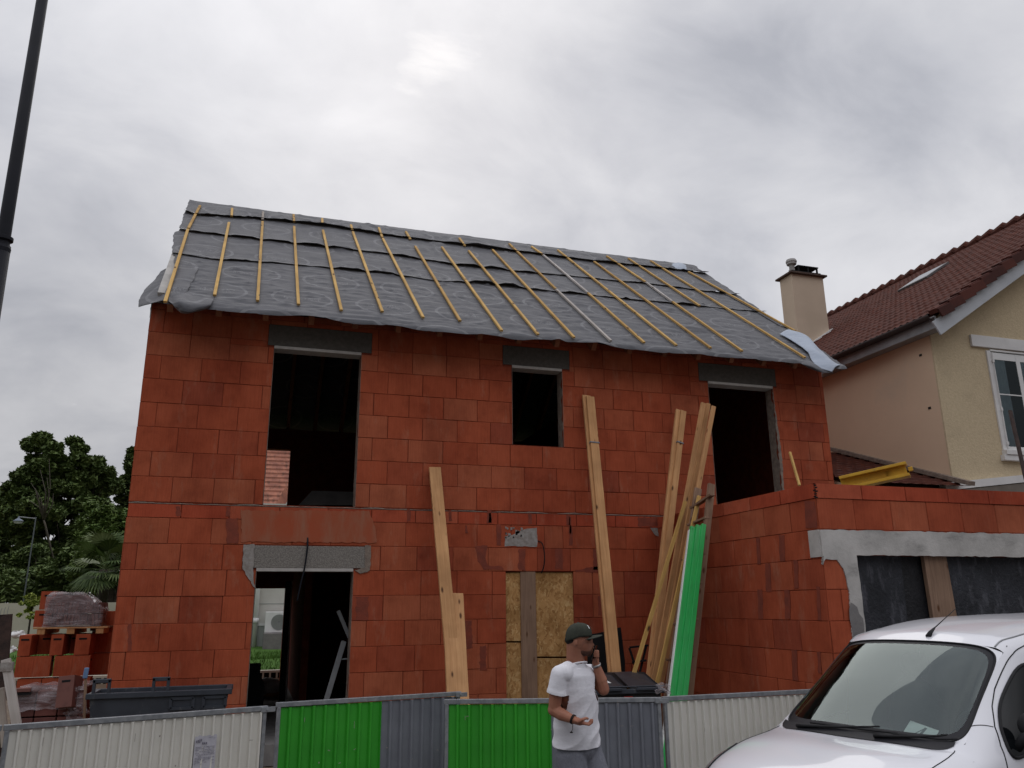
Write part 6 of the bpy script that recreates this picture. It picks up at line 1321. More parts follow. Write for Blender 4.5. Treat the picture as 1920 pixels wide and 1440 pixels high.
# right arm, palm up
chain(mb, [rs_-eZ*.015, rs_.lerp(re_, .55)-SA*.008, re_], [.048, .051, .046]); chain(mb, [re_, re_.lerp(rw_, .35)-eZ*.006, rw_], [.047, .045, .028])
pc = Q(1087, 1353.5, -.29); ell(mb, pc, .046, .036, .019, (eX-eZ*.25).normalized(), eD); cap_(mb, rw_, .027, pc, .026)
for k, (dy, L, r_) in enumerate(((-.032, .90, .0092), (-.011, 1.0, .0098), (.011, .95, .0095), (.030, .78, .0085))):
    a = pc+(eX*.036-eZ*.010)+eD*dy; b = a+(eX*.030*L-eZ*.006); c = b+(eX*.020*L+eZ*.012); d = c+(eX*.004+eZ*.018*L); chain(mb, [pc+eD*dy*.7, a, b, c, d], [.012, r_*1.1, r_, r_*.92, r_*.82], 9)
a = pc-eX*.010-eD*.03+eZ*.006; chain(mb, [a, a+eX*.028-eD*.012+eZ*.014, a+eX*.052+eZ*.022, a+eX*.066+eD*.006+eZ*.018], [.014, .0125, .0105, .009], 9)
# left arm, phone at the mouth
chain(mb, [ls_-eZ*.015, ls_.lerp(le_, .55), le_], [.046, .050, .046]); chain(mb, [le_, le_.lerp(lw_, .35)+eX*.004, lw_], [.047, .046, .028])
ph_c = Q(1114.0, 1223.5, .0); pc = Q(1117.5, 1232, .02); ell(mb, pc, .017, .034, .042, None, None, (eZ-eX*.1).normalized()); cap_(mb, lw_, .027, pc, .022)
for k, (dz, L) in enumerate(((.040, 1), (.024, 1.05), (.006, 1), (-.012, .85))):
    a = pc+eZ*(dz*.75+.006)+eX*.006-eD*.006; b = a-eD*.028+eZ*.008+eX*.008; c = b-eD*.016*L-eX*.016+eZ*.004; d = c-eX*.018*L; chain(mb, [pc+eZ*dz*.4, a, b, c, d], [.012, .0098, .0092, .0088, .0078], 9)
a = pc+eD*.022; chain(mb, [a, a+eZ*.026-eX*.014+eD*.006, a+eZ*.052-eX*.022, a+eZ*.066-eX*.018], [.014, .0120, .010, .0088], 9)
# legs
for kn, an, s_ in ((kn_r, an_r, -1), (kn_l, an_l, 1)):
    h_ = Vector(hip)+SA*.09*s_-eZ*.02; chain(mb, [h_, kn], [.095, .062]); chain(mb, [kn, kn.lerp(an, .35)-FW*.012, an], [.060, .058, .040]); chain(mb, [an, an-eZ*.03+FW*.10], [.042, .034])
body = remeshed(mb, 'body', .0042, M['skin'], man, 5); body.name = 'body'; mpart(body)
# shirt
def shdisp(p, n):
    q = p-c0; u = q.dot(SA); v = q.dot(FW); z = q.z
    f = noise.fractal(Vector((u*7+z*4, v*7, z*9-u*6)), .8, 2.1, 4); g = noise.noise(Vector((u*3+v*2, z*3.3, 3.3)))
    low = max(0, min(1, (-.05-z)/.25)); k = noise.noise(Vector((u*2.4+z*3.2, v*2.2, z*8-u*7))); return .002*f+.005*g+.009*(1-abs(k)*2.2)*max(0, min(1, (.06-z)/.1))+.007*low*noise.noise(Vector((u*9, v*9, z*2.5)))
mb = MB()
ell(mb, Q(1076, 1262), .175, .10, .070, SA, FW)
_tp = [(1077, 1253, .165, .095), (1077, 1266, .205, .125), (1079, 1290, .200, .135), (1081, 1320, .188, .138), (1083, 1350, .182, .140), (1084, 1380, .186, .146), (1083, 1410, .192, .150)]
_i = len(mb.v)
for (x_, y_, ra_, rb_) in _tp:
    c_ = Q(x_-2.5, y_)
    for k in range(32): t = 2*math.pi*k/32; mb.v.append(tuple(c_+SA*(ra_*math.copysign(abs(math.cos(t))**.85, math.cos(t)))+FW*(rb_*math.sin(t))))
for q_ in range(len(_tp)-1):
    for k in range(32): mb.f.append((_i+q_*32+k, _i+q_*32+(k+1) % 32, _i+(q_+1)*32+(k+1) % 32, _i+(q_+1)*32+k)); mb.m.append(0)
mb.f.append(tuple(_i+k for k in reversed(range(32)))); mb.m.append(0); mb.f.append(tuple(_i+(len(_tp)-1)*32+k for k in range(32))); mb.m.append(0)
sl_r = rs_.lerp(re_, .50)-SA*.006; chain(mb, [rs_+eX*.03, rs_+Vector((0, 0, -.01)), sl_r, rs_.lerp(re_, .72)-SA*.008], [.066, .068, .070, .072], 18)
sl_l = ls_.lerp(le_, .40); chain(mb, [ls_-eX*.03, ls_-eZ*.005, sl_l, ls_.lerp(le_, .62)], [.056, .060, .061, .061], 18)
cap_(mb, Q(1078, 1248), .080, Q(1078, 1262), .11); cap_(mb, Q(1068, 1254, -.06), .062, Q(1053, 1262, -.12), .066)
hemz = Q(1080, 1397).z
def shpost(b):
    hn = (eZ+FW*.06-SA*.02).normalized(); hp_ = Q(1078, 1397)
    bmesh.ops.bisect_plane(b, geom=b.verts[:]+b.edges[:]+b.faces[:], plane_co=hp_, plane_no=-hn, clear_outer=True)
    rd = (re_-rs_).normalized(); rp0 = rs_.lerp(re_, .50)+rd*.015; ld = (le_-ls_).normalized(); lp0 = ls_.lerp(le_, .46)
    nd = (Q(1085, 1236)-Q(1078, 1262)).normalized(); np0 = Q(1080, 1246)
    for P0_, D_, tm_, rad in ((rp0, rd, .15, .11), (lp0, ld, .15, .11), (np0, (eZ+FW*(-.30)).normalized(), .3, .122)):
        rem = []
        for v in b.verts:
            q = v.co-P0_; t = q.dot(D_)
            if -.03 < t and t < tm_ and (q-D_*t).length < rad*.80: rem.append((v, t))
        vs_ = set(v for v, t in rem); fs = [f for f in b.faces if all(v in vs_ for v in f.verts)]; es = list({e for f in fs for e in f.edges})
        if fs: bmesh.ops.bisect_plane(b, geom=list(vs_)+es+fs, plane_co=P0_, plane_no=D_, clear_outer=True)
    bmesh.ops.delete(b, geom=[v for v in b.verts if not v.link_faces], context='VERTS')
shirt = mpart(remeshed(mb, 't_shirt', .006, M['shirt'], man, 6, shpost, .004, shdisp))
for (c, n_, r1, r2, nm) in ((rs_.lerp(re_, .50)+(re_-rs_).normalized()*.012, (re_-rs_).normalized(), .073, .073, 'sleeve_hem'),):
    mb = MB(); x = n_.cross(eD).normalized(); y = n_.cross(x); mb.tube([c+x*r1*math.cos(a*math.pi/20)+y*r2*math.sin(a*math.pi/20) for a in range(41)], .0028, 6, cap=False); o = mb.build(nm, M['shirt'], None, smooth=True); mpart(o)
mb = MB(); c = Q(1079.5, 1246.5); n_ = (eZ-FW*.30).normalized(); x = n_.cross(SA).normalized(); y = n_.cross(x); mb.tube([c+x*.083*math.cos(a*math.pi/20)+y*.088*math.sin(a*math.pi/20) for a in range(41)], .0065, 8, cap=False); mpart(mb.build('collar', M['shirt'], None, smooth=True))
mb = MB(); pk_ = Q(1103, 1290)
# trousers
mb = MB(); ell(mb, Q(1086, 1398), .168, .128, .14, SA, FW); 
for kn, an, s_ in ((kn_r, an_r, -1), (kn_l, an_l, 1)):
    h_ = Vector(hip)+SA*.085*s_-eZ*.04; chain(mb, [h_, h_.lerp(kn, .5), kn, kn.lerp(an, .85)], [.112, .100, .085, .068], 20)
trs = mpart(remeshed(mb, 'trousers', .006, M['shorts'], man, 5, None, 0, lambda p, n: .007*noise.fractal(Vector((p.x*9, p.y*9, p.z*5)), .8, 2, 4)))
for an in (an_r, an_l):
    mb = MB(); ell(mb, an+FW*.06-eZ*.042, .048, .145, .042, SA, FW); ell(mb, an-eZ*.03, .046, .055, .05, SA, FW); o = remeshed(mb, 'shoe', .006, M['white'], man, 3); mpart(o)
# cap
def capm():
    mb = MB(); cx = Q(1084.5, 1194.5); F_ = (eX+eD*.05).normalized(); S_ = Vector((-F_.y, F_.x, 0)); tilt_ = .18
    U_ = (eZ*math.cos(tilt_)+F_*math.sin(tilt_)*.0).normalized(); z0 = -.018
    def dome(u, v):
        a = 2*math.pi*u; t = v; r = math.sin(math.pi/2*(1-t)**.82) if t < 1 else 0; zt_ = .100*math.sin(math.pi/2*min(1, t*1.0))**.75
        base = -.026*(-math.cos(a))*1.0 if math.cos(a) < 0 else 0
        low = -.034*max(0, -math.cos(a)); rr2 = .104 if math.cos(a) > 0 else .100
        seam = 1-.012*abs(math.cos(3*a))**24
        return cx+F_*(rr2*r*math.cos(a)*seam)+S_*(.087*r*math.sin(a)*seam)+eZ*(.004+low*(1-t)+zt_*seam)
    mb.grid(dome, 60, 18); o = mb.build('cap', M['cap'], None, smooth=True, solid=.003, merge=True); mpart(o)
    def brim(u, v):
        a = (u-.5)*2*1.15; r0 = .098; r1 = .098+.078*math.cos(a)**.6; r = r0+(r1-r0)*v
        return cx+F_*r*math.cos(a)*1.02+S_*r*math.sin(a)*.86+eZ*(.006+.010*v-.030*(abs(math.sin(a))**2)-.006*v*v)
    mb = MB(); mb.grid(brim, 24, 8); b_ = mb.build('brim', M['cap'], None, smooth=True, solid=.005); b_.parent = o
    mb = MB()
    for (du, v0, v1, w_) in ((-.018, .30, .52, .007), (.012, .34, .50, .006)):
        for k in range(4):
            v_ = v0+(v1-v0)*k/4; vb_ = v0+(v1-v0)*(k+1)/4; p = dome((1+du-w_) % 1, v_); q = dome((1+du+w_) % 1, v_); p2 = dome((1+du-w_) % 1, vb_); q2 = dome((1+du+w_) % 1, vb_); e = (F_*.7+eZ*.7)*.004; mb.quad(p+e, q+e, q2+e, p2+e)
    for k in range(6):
        v_ = .30+.23*k/6; vb_ = v_+.04; p = dome(.885+.0*k, v_); q = dome(.905, v_); p2 = dome(.885, vb_); q2 = dome(.905, vb_); n_ = (F_*.6-S_*.5+eZ*.6)*.004; mb.quad(p+n_, q+n_, q2+n_, p2+n_)
    e_ = mb.build('emblem', M['white'], None); e_.parent = o
    bt_ = MB(); ell(bt_, cx+eZ*.104, .008, .008, .004); q = bt_.build('button', M['cap'], None, smooth=True); q.parent = o
capm()
mb = MB(); ell(mb, Q(1081.5, 1199.5), .0915, .0775, .052); o = remeshed(mb, 'hair', .004, M['hair'], man, 1, lambda b: bmesh.ops.bisect_plane(b, geom=b.verts[:]+b.edges[:]+b.faces[:], plane_co=Q(1079, 1205), plane_no=(eX*.9+eZ*-.15).normalized(), clear_outer=True)); mpart(o)
# short beard along the jaw
mb = MB(); ell(mb, Q(1093, 1218.5), .0680, .0635, .0465); ell(mb, Q(1103.5, 1225.5), .0255, .031, .0205)
o = remeshed(mb, 'beard', .0045, mat('stubble', (.12, .055, .038), (.075, .035, .026), scale=60, rough=.9), man, 2, lambda b: bmesh.ops.bisect_plane(b, geom=b.verts[:]+b.edges[:]+b.faces[:], plane_co=Q(1090, 1213), plane_no=(eZ+eX*.1).normalized(), clear_outer=True)); mpart(o)
# eye
mb = MB(); ell(mb, Q(1103.2, 1203.3, -.043), .010, .007, .0045); mpart(mb.build('eye', M['hair'], None, smooth=True))
mb = MB(); ell(mb, Q(1103.8, 1200.2, -.044), .016, .009, .0035); mpart(mb.build('eyebrow', M['hair'], None, smooth=True))
# bracelet, watch
def band(c, n_, r, w_, m, name):
    n_ = n_.normalized(); x = n_.cross(eD).normalized(); y = n_.cross(x); mb = MB()
    mb.grid(lambda u, v: c+n_*(v-.5)*w_+x*(r*math.cos(2*math.pi*u))+y*(r*math.sin(2*math.pi*u)), 32, 1); return mpart(mb.build(name, m, None, smooth=True, solid=.004))
band(re_.lerp(rw_, .93), rw_-re_, .034, .016, M['hair'], 'bracelet')
mb = MB(); p = rw_+Vector((0, 0, -.03))-eX*.012; mb.tube([p, p-eZ*.035-eX*.004, p-eZ*.05-eX*.014], .0025, 5); mb.obox(p-eZ*.052-eX*.012, eX*.010, eD*.003, eZ*.004); mpart(mb.build('bracelet_cord', M['hair'], None))
wb = band(le_.lerp(lw_, .93), lw_-le_, .036, .016, mat('steel_band', (.45, .44, .43), (.3, .3, .3), rough=.35, metal=.8), 'wristwatch')
phone = empty('phone', ph_c, 0, 'black smartphone held in front of the mouth by the man', 'phone')
ux = (eX*.35+eD*.94).normalized(); uz = (eZ+eX*.32).normalized(); uy = ux.cross(uz)
mb = MB(); mb.obox((0, 0, 0), ux*.034, uy*.0045, uz*.052); mb.build('casing', M['darkglass'], phone, bevel=.004)
mb = MB(); mb.obox(uy*-.0052, ux*.031, uy*.0006, uz*.048); mb.build('screen', M['darkglass'], phone)
# ------------------------------------------------------------------ white van
VTH = .281; van = empty('white_van', (5.627, -6.048, -.061), VTH, 'white compact van with a paper on its dashboard parked by the fence', 'van')
# control net: rows run from the nose to the tail, columns from the centre line down the side; (back, side, up)
net = [
 [(-1.00,0,.24),(-.99,.3,.24),(-.95,.52,.24),(-.86,.70,.24),(-.80,.76,.24),(-.72,.79,.23),(-.66,.80,.22),(-.62,.80,.21),(-.60,.79,.20)],
 [(-1.09,0,.48),(-1.08,.3,.48),(-1.03,.54,.48),(-.93,.72,.47),(-.84,.78,.46),(-.74,.81,.42),(-.68,.82,.36),(-.63,.82,.28),(-.60,.81,.20)],
 [(-.99,0,.84),(-.98,.3,.835),(-.93,.54,.82),(-.84,.69,.79),(-.76,.76,.74),(-.70,.80,.64),(-.65,.82,.50),(-.62,.83,.34),(-.60,.82,.20)],
 [(-.56,0,1.005),(-.555,.3,1.0),(-.53,.56,.975),(-.49,.71,.935),(-.48,.775,.87),(-.48,.81,.74),(-.48,.83,.56),(-.48,.835,.38),(-.48,.83,.20)],
 [(-.22,0,1.045),(-.21,.3,1.045),(-.17,.55,1.03),(-.11,.70,1.005),(-.10,.795,.93),(-.10,.825,.80),(-.10,.835,.60),(-.10,.84,.40),(-.10,.83,.20)],
 [(-.10,0,1.07),(-.085,.30,1.07),(-.04,.55,1.065),(.03,.685,1.065),(.09,.785,.985),(.09,.83,.86),(.09,.84,.62),(.09,.845,.40),(.09,.835,.20)],
 [(.34,0,1.40),(.345,.31,1.39),(.38,.555,1.36),(.43,.635,1.325),(.49,.75,1.17),(.49,.825,.98),(.49,.845,.70),(.49,.85,.44),(.49,.84,.20)],
 [(.74,0,1.645),(.745,.29,1.64),(.77,.50,1.62),(.82,.615,1.575),(.86,.72,1.36),(.88,.815,1.04),(.88,.85,.74),(.88,.855,.46),(.88,.845,.20)],
 [(1.05,0,1.735),(1.05,.29,1.725),(1.06,.50,1.70),(1.08,.645,1.63),(1.10,.735,1.38),(1.10,.82,1.05),(1.10,.855,.74),(1.10,.86,.46),(1.10,.845,.20)],
 [(1.7,0,1.80),(1.7,.29,1.79),(1.7,.50,1.765),(1.7,.665,1.68),(1.7,.75,1.40),(1.7,.825,1.06),(1.7,.86,.74),(1.7,.86,.46),(1.7,.85,.20)],
 [(2.7,0,1.81),(2.7,.29,1.80),(2.7,.50,1.775),(2.7,.67,1.69),(2.7,.755,1.40),(2.7,.825,1.06),(2.7,.86,.74),(2.7,.86,.46),(2.7,.85,.20)],
 [(3.02,0,1.74),(3.02,.29,1.735),(3.01,.50,1.71),(2.99,.64,1.64),(2.98,.73,1.38),(2.98,.80,1.05),(2.98,.84,.74),(2.98,.84,.46),(2.98,.83,.20)],
 [(3.10,0,1.1),(3.10,.2,1.1),(3.09,.42,1.1),(3.08,.55,1.08),(3.07,.66,1.0),(3.06,.72,.85),(3.06,.75,.65),(3.06,.76,.42),(3.05,.76,.20)],
 [(3.12,0,.3),(3.12,.1,.3),(3.12,.2,.3),(3.12,.3,.3),(3.12,.4,.29),(3.12,.5,.27),(3.12,.6,.25),(3.11,.66,.22),(3.1,.7,.20)]]
net = [[Vector((a, s, z)) for a, s, z in r] for r in net]
NR, NC = len(net), len(net[0])
def crv(p0, p1, p2, p3, t): return .5*((2*p1)+(-p0+p2)*t+(2*p0-5*p1+4*p2-p3)*t*t+(-p0+3*p1-3*p2+p3)*t**3)
def S(i, j, h=0):
    """point on the van skin; j may be negative = far side"""
    sg = -1 if j < 0 else 1; j = abs(j)
    def row(k):
        r = net[max(0, min(NR-1, k))]; a = min(int(j), NC-2); f = j-a
        g = lambda q: (Vector((r[1].x, -r[1].y, r[1].z)) if q < 0 else r[min(NC-1, q)])
        return crv(g(a-1), g(a), g(a+1), g(a+2), f)
    a = min(int(i), NR-2); f = i-a; p = crv(row(a-1), row(a), row(a+1), row(a+2), f)
    if h:
        e = .02; du = S(min(i+e, NR-1.001), sg*j)-S(max(i-e, 0), sg*j); dv = S(i, sg*min(j+e, NC-1.001))-S(i, sg*max(j-e, 0)) if j > e else S(i, sg*(j+e))-S(i, -sg*e)
        n = du.cross(dv).normalized(); q = Vector((p.x, -p.y*sg, p.z)); 
        c = Vector((1.2, 0, .8)); n = n if n.dot(q-Vector((min(max(q.x, .3), 2.4), 0, .7))) > 0 else -n
        return q+n*h
    return Vector((p.x, -p.y*sg, p.z))
def region(mb, i0, i1, j0, j1, si, sj, flip=False): mb.grid(lambda u, v: S(i0+(i1-i0)*u, j0+(j1-j0)*v), max(1, round((i1-i0)*si)), max(1, round((j1-j0)*sj)), flip)
mb = MB(); SI, SJ = 8, 6
for sg in (1, -1):
    for (i0, i1) in ((0, 5), (5, 7), (7, NR-1)):
        for (j0, j1) in ((0, 3), (3, NC-1)):
            if (i0, j0) == (5, 0): continue
            a, b = (j0, j1) if sg > 0 else (-j1, -j0-1e-9)
            mb.grid(lambda u, v: S(i0+(i1-i0)*u, a+(b-a)*v), (i1-i0)*SI, (j1-j0)*SJ)
# ring between the square opening and the rounded windscreen
def rrect(t, a, b, cx, cy, r):
    """rounded rectangle outline, t in 0..1, half sizes a (v) and b (u)"""
    ang = 2*math.pi*t; c, s_ = math.cos(ang), math.sin(ang); n = r; k = (abs(c)**n+abs(s_)**n)**(-1/n); return cx+a*c*k, cy+b*s_*k
NT = 176
netw = [r[:4]+[2*r[3]-r[2]]*5 for r in net]
def wsp(v, u, h=0):
    global net
    keep = net; net = netw; p = S(5+2*min(max(u, 0), 1), max(-2.999, min(2.999, v*3)), h); net = keep; return p
sq = [rrect(k/NT, 1.0, .5, 0, .5, 60) for k in range(NT)]
ou = [rrect(k/NT, .985, .49, 0, .497, 6) for k in range(NT)]
inn = [rrect(k/NT, .885, .425, 0, .507, 5.5) for k in range(NT)]
def ringmesh(A, B, n, h0, h1, close=True):
    mb2 = MB(); i = 0
    for q in range(n+1):
        for k in range(NT): t = q/n; v = A[k][0]+(B[k][0]-A[k][0])*t; u = A[k][1]+(B[k][1]-A[k][1])*t; mb2.v.append(tuple(wsp(v, u, h0+(h1-h0)*t) if (h0 or h1) else wsp(v, u)))
    for q in range(n):
        for k in range(NT): mb2.f.append((q*NT+k, q*NT+(k+1) % NT, (q+1)*NT+(k+1) % NT, (q+1)*NT+k)); mb2.m.append(0)
    return mb2
r_ = ringmesh(sq, ou, 2, 0, 0); b0_ = len(mb.v); mb.v += r_.v; mb.f += [tuple(b0_+x for x in f) for f in r_.f]; mb.m += r_.m
body_v = mb.build('body', M['paint'], van, smooth=True, merge=True)
fr_ = ringmesh(ou, inn, 6, -.006, -.003).build('windscreen_surround', M['frit'], van, smooth=True)
cen = [(0, .507)]*NT; gl_ = ringmesh(inn, [(p[0]*.002, .507+(p[1]-.507)*.002) for p in inn], 22, -.003, -.003).build('windscreen', M['wsglass'], van, smooth=True)
sealr = MB(); pts_ = [wsp(v, u, -.002) for v, u in ou]; sealr.tube(pts_+[pts_[0]], .007, 6, cap=False); sealr.build('seal', M['rubber'], van, smooth=True)
# cowl panel under the glass
mb = MB(); mb.grid(lambda u, v: S(5.02-.90*(1-u)*(1-abs(2*v-1)**3*.85), -2.62+5.24*v, .004+.002*u), 8, 50); 
mb.build('cowl', M['frit'], van, smooth=True)
# seams drawn as thin dark gaps lying on the skin
def seam(pts, r=.0032, name='panel_gap', m=None, h=.0005, n=10, parent=None):
    out = []
    for (a, b) in zip(pts, pts[1:]):
        for k in range(n): t = k/n; out.append(S(a[0]+(b[0]-a[0])*t, a[1]+(b[1]-a[1])*t, h))
    out.append(S(*pts[-1], h)); q = MB(); q.tube(out, r, 6); return q.build(name, m or M['rubber'], parent or van, smooth=True)
for sg in (1, -1):
    seam([(4.62, 2.72*sg), (4.0, 2.75*sg), (3.3, 2.8*sg), (2.6, 2.85*sg), (2.1, 2.75*sg)])                           # bonnet edge
    seam([(5.39, 2.93*sg), (5.63, 3.63*sg)], .0028)
    seam([(8.8, 3.1*sg), (7.95, 3.06*sg), (7.21, 3.22*sg), (6.74, 3.25*sg), (6.24, 3.26*sg), (5.93, 3.38*sg), (5.65, 3.67*sg), (5.46, 4.11*sg), (5.36, 4.83*sg), (5.35, 6*sg), (5.4, 7.7*sg)], .0042)   # front door
    seam([(8.8, 3.1*sg), (9.2, 3.5*sg), (9.25, 5*sg), (9.25, 7.6*sg)], .0045)
    seam([(7.02, 2.55*sg), (7.5, 2.55*sg), (8.5, 2.6*sg), (10.5, 2.6*sg)], .006, 'roof_channel', M['zinc'])
    # side window
    wn = MB(); cpts = []; kp = [(7.39, 3.57), (6.7, 3.54), (6.16, 3.53), (5.86, 3.67), (5.65, 3.97), (5.56, 4.51), (5.71, 4.87), (6.3, 5.0), (7.2, 5.02), (8.1, 5.02), (8.8, 4.95), (8.98, 4.6), (8.98, 4.0), (8.8, 3.62), (8.1, 3.57), (7.8, 3.57)]
    for k in range(16):
        for q in range(4):
            t = q/4; g4 = [kp[(k+d_) % 16] for d_ in (-1, 0, 1, 2)]; cpts.append(tuple(.5*((2*g4[1][c_])+(-g4[0][c_]+g4[2][c_])*t+(2*g4[0][c_]-5*g4[1][c_]+4*g4[2][c_]-g4[3][c_])*t*t+(-g4[0][c_]+3*g4[1][c_]-3*g4[2][c_]+g4[3][c_])*t**3) for c_ in (0, 1)))
    ci = sum(p[0] for p in cpts)/64; cj = sum(p[1] for p in cpts)/64; i0 = 0
    for q in range(9):
        for p in cpts: t = q/8; wn.v.append(tuple(S(ci+(p[0]-ci)*t, (cj+(p[1]-cj)*t)*sg, .004)))
    for q in range(8):
        for k in range(64): wn.f.append((q*64+k, q*64+(k+1) % 64, (q+1)*64+(k+1) % 64, (q+1)*64+k)); wn.m.append(0)
    wo_ = wn.build('side_window', M['darkglass'], van, smooth=True)
    q = MB(); pp = [S(p[0], p[1]*sg, .006) for p in cpts]; q.tube(pp+[pp[0]], .011, 6, cap=False); q.build('window_seal', M['rubber'], wo_, smooth=True)
    # headlamp
    hl = MB(); cp = []
    for k in range(40):
        t = 2*math.pi*k/40; c, s_ = math.cos(t), math.sin(t); kk = (abs(c)**2.6+abs(s_)**2.6)**(-1/2.6); cp.append((2.45+.62*c*kk, 3.12+.62*s_*kk*(.8-.2*c)))
    for q in range(6):
        for p in cp: t = q/5; hl.v.append(tuple(S(2.45+(p[0]-2.45)*t, (3.12+(p[1]-3.12)*t)*sg, .012*(1-t**3)+.004)))
    for q in range(5):
        for k in range(40): hl.f.append((q*40+k, q*40+(k+1) % 40, (q+1)*40+(k+1) % 40, (q+1)*40+k)); hl.m.append(0)
    h_ = hl.build('headlamp', mat('lamp_lens', (.30, .31, .32), (.14, .145, .15), scale=14, rough=.08, spec=.8, coat=1), van, smooth=True)
    q = MB(); pp = [S(p[0], p[1]*sg, .004) for p in cp]; q.tube(pp+[pp[0]], .006, 6, cap=False); q.build('lamp_rim', M['rubber'], h_, smooth=True)
    # mirror
    if sg > 0: m_ = MB(); c_ = S(5.95, 4.55*sg, .11)+Vector((0, 0, .05)); ell(m_, c_, .055, .095, .085, Vector((1, 0, 0)), Vector((0, 1, 0))); m_.tube([S(5.8, 4.7*sg, -.02), c_], .03, 8); m_.build('mirror', M['rubber'], van, smooth=True)
# wheels
for a_, sg in ((-.15, 1), (-.15, -1), (2.45, 1), (2.45, -1)):
    y = -.70*sg; w_ = MB(); prof = [(.19, -.10), (.27, -.105), (.305, -.085), (.312, 0), (.305, .085), (.27, .105), (.19, .10)]; n = 40
    for r, z in prof:
        for k in range(n): t = 2*math.pi*k/n; w_.v.append((a_+r*math.cos(t), y+z*1.15, .312+r*math.sin(t)))
    for q in range(len(prof)-1):
        for k in range(n): w_.f.append((q*n+k, q*n+(k+1) % n, (q+1)*n+(k+1) % n, (q+1)*n+k)); w_.m.append(0)
    wh = empty('wheel', (0, 0, 0)); wh.parent = van; w_.build('tyre', M['rubber'], wh, smooth=True)
    q = MB(); q.grid(lambda u, v: (a_+.20*v*math.cos(2*math.pi*u), y-sg*(.09-.03*v*v+.012*math.cos(10*math.pi*u)*v), .312+.20*v*math.sin(2*math.pi*u)), 50, 6); q.build('rim', M['zinc'], wh, smooth=True)
mb = MB(); mb.box(-.9, 2.9, -.6, .6, .16, .22); mb.build('underbody', M['black'], van)
mb = MB(); mb.grid(lambda u, v: S(1.25+.55*u, -1.9+3.8*v, .004), 6, 40); g_ = mb.build('grille', M['rubber'], van, smooth=True)
mb = MB(); mb.obox(S(.75, 0, .01), (.006, 0, 0), (0, .26, 0), (0, 0, .055)); mb.build('number_plate', M['white'], van)
# wipers, aerial
for (p, q, k) in (((4.86, -1.6), (5.16, .55), 0), ((4.90, .55), (5.16, 2.2), 1)):
    pt = [S(p[0]+(q[0]-p[0])*t/8, -1*0+(p[1]+(q[1]-p[1])*t/8), .018) for t in range(9)]
    b_ = MB(); b_.tube(pt, [.013, .012, .011, .010, .009, .009, .008, .007, .006], 6); ar = b_.build('wiper_arm', M['rubber'], van, smooth=True)
    p2 = [S(5.06+.02*t/8, p[1]+.35+(q[1]-p[1]+.15)*t/8*.98, .012) for t in range(9)]; b_ = MB(); b_.tube(p2, .0065, 5); b_.build('blade', M['rubber'], ar)
ab = S(7.16, .35, .0); am = MB(); am.tube([ab, ab+Vector((.035, -.0, .03)), ab+Vector((.10, -.0, .062))], [.022, .015, .007], 8); an_ = am.build('aerial', M['rubber'], van, smooth=True)
am = MB(); am.tube([ab+Vector((.09, 0, .058)), ab+Vector((.44, .0, .20))], [.0045, .0022], 6); am.build('aerial_rod', M['rubber'], an_)
# interior
mb = MB(); D_ = .012
mb.grid(lambda u, v: (-.04+.76*u, -.76+1.52*v, .985-.02*u+.04*math.exp(-((v-.72)/.12)**2)*u), 14, 24)
mb.quad((.72, -.7, .95), (.72, .7, .95), (.78, .7, .5), (.78, -.7, .5)); mb.build('dashboard', M['dash'], van, smooth=True)
mb = MB(); mb.quad((1.9, -.74, .3), (1.9, .74, .3), (1.9, .62, 1.72), (1.9, -.62, 1.72))
for sg in (-1, 1): mb.grid(lambda u, v: (-.02+.90*u, sg*.76, .3+.66*v), 6, 4); mb.grid(lambda u, v: (.88+1.02*u, sg*(.78-.17*v*v), .3+1.32*v), 12, 10)
mb.quad((.2, -.75, .3), (1.9, -.75, .3), (1.9, .75, .3), (.2, .75, .3)); mb.grid(lambda u, v: (.82+1.08*u, -.58+1.16*v, 1.60+.12*u), 4, 4); mb.build('cabin_lining', M['dash'], van)
for sg in (-1, 1):
    mb = MB(); ell(mb, Vector((1.28, .36*sg, .98)), .09, .25, .36, Vector((1, 0, 0)), Vector((0, 1, 0))); ell(mb, Vector((1.34, .36*sg, 1.42)), .055, .13, .10, Vector((1, 0, 0)), Vector((0, 1, 0))); ell(mb, Vector((1.05, .36*sg, .68)), .28, .26, .10, Vector((1, 0, 0)), Vector((0, 1, 0))); mb.build('seat', M['dash'], van, smooth=True)
mb = MB(); mb.tube([(.86+.06*math.cos(t*.2618)*0+.10*math.sin(t*.2618)*.5, -.36+.18*math.cos(t*.2618), 1.02+.16*math.sin(t*.2618)) for t in range(25)], .015, 8); mb.build('steering_wheel', M['rubber'], van, smooth=True)
def vw(x, y, z): return van.matrix_world @ Vector((x, y, z))
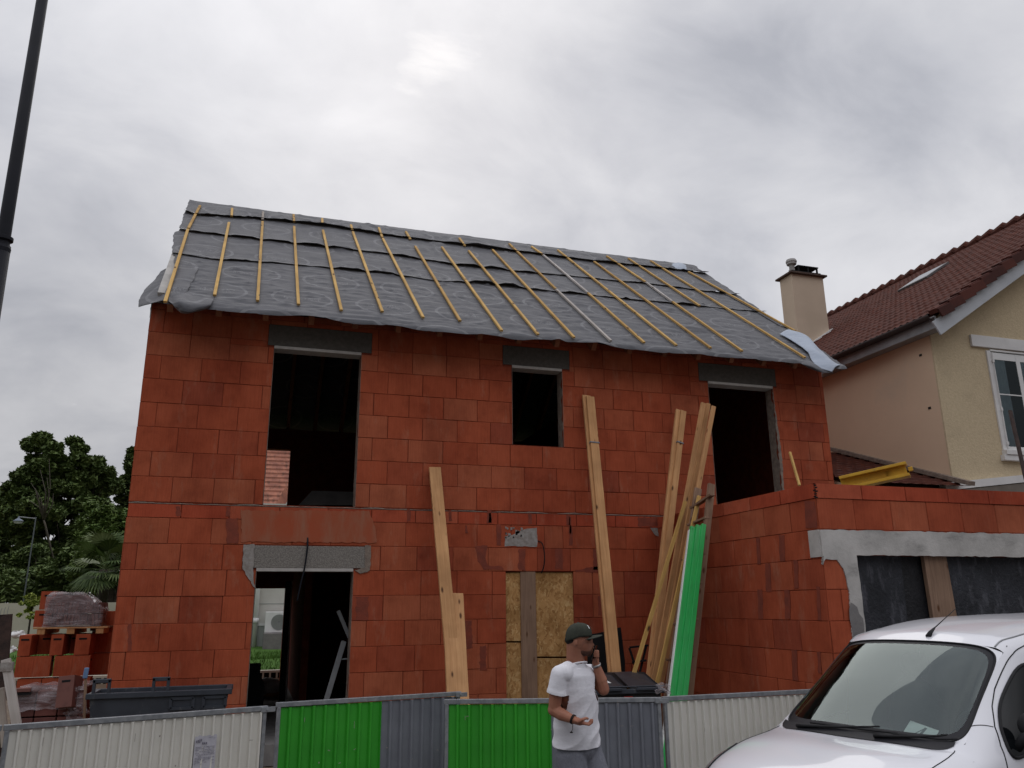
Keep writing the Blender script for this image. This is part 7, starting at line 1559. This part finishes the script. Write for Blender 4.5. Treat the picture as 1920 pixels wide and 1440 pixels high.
# paper with a large letter A on the dashboard
bpy.context.view_layer.update(); MI = Matrix.Translation((5.627, -6.048, -.061)) @ Matrix.Rotation(VTH, 4, 'Z'); MII = MI.inverted()
def onz(px, py, z): p = AZ(px, py, z-.061); return MII @ p
ppz = 1.035
pc_ = [onz(px, py, zz_) for px, py, zz_ in ((1684, 1388, 1.03), (1750, 1389, 1.03), (1761, 1370, 1.045), (1707, 1351, 1.05))]
pa = empty('dashboard_paper', MI @ pc_[0], 0, 'white sheet with a large letter A lying behind the van windscreen', 'paper')
def wc(o): o.parent = pa; o.matrix_parent_inverse = Matrix.Translation(pa.location).inverted(); return o
W4 = [MI @ p for p in pc_]; mb = MB(); mb.quad(*W4); wc(mb.build('sheet', M['white'], None, solid=.001))
def pu(u, v, h=.002): p = W4[0].lerp(W4[1], u).lerp(W4[3].lerp(W4[2], u), v); return p+Vector((0, 0, h))
mb = MB()
def stroke(a, b, w_): d = Vector((b[0]-a[0], b[1]-a[1])); n = Vector((-d.y, d.x)).normalized()*w_; mb.quad(pu(a[0]-n.x, a[1]-n.y), pu(b[0]-n.x, b[1]-n.y), pu(b[0]+n.x, b[1]+n.y), pu(a[0]+n.x, a[1]+n.y))
stroke((.12, .02), (.60, .86), .02); stroke((.50, .02), (.60, .86), .045); stroke((.24, .28), (.53, .30), .025); stroke((.90, .30), (.92, .36), .01); stroke((.91, .42), (.93, .47), .01)
wc(mb.build('letter', flat('grey_ink', (.10, .11, .11)), None))
# round and square stickers at the far lower corner of the glass
for (v0, u0, rr1, colr, nm) in ((-.895, .46, .03, (.50, .56, .12), 'round_sticker'), (-.90, .33, .028, (.16, .33, .38), 'square_sticker')):
    mb = MB(); n = 20
    base_ = [(v0+rr1*math.cos(2*math.pi*k/n)*.8, u0+rr1*1.3*math.sin(2*math.pi*k/n)) for k in range(n)] if nm[0] == 'r' else [(v0-.03, u0-.035), (v0+.03, u0-.035), (v0+.03, u0+.035), (v0-.03, u0+.035)]
    mb.quad(*[wsp(a, b, .001) for a, b in base_]); mb.build('sticker', flat(nm, colr), van)
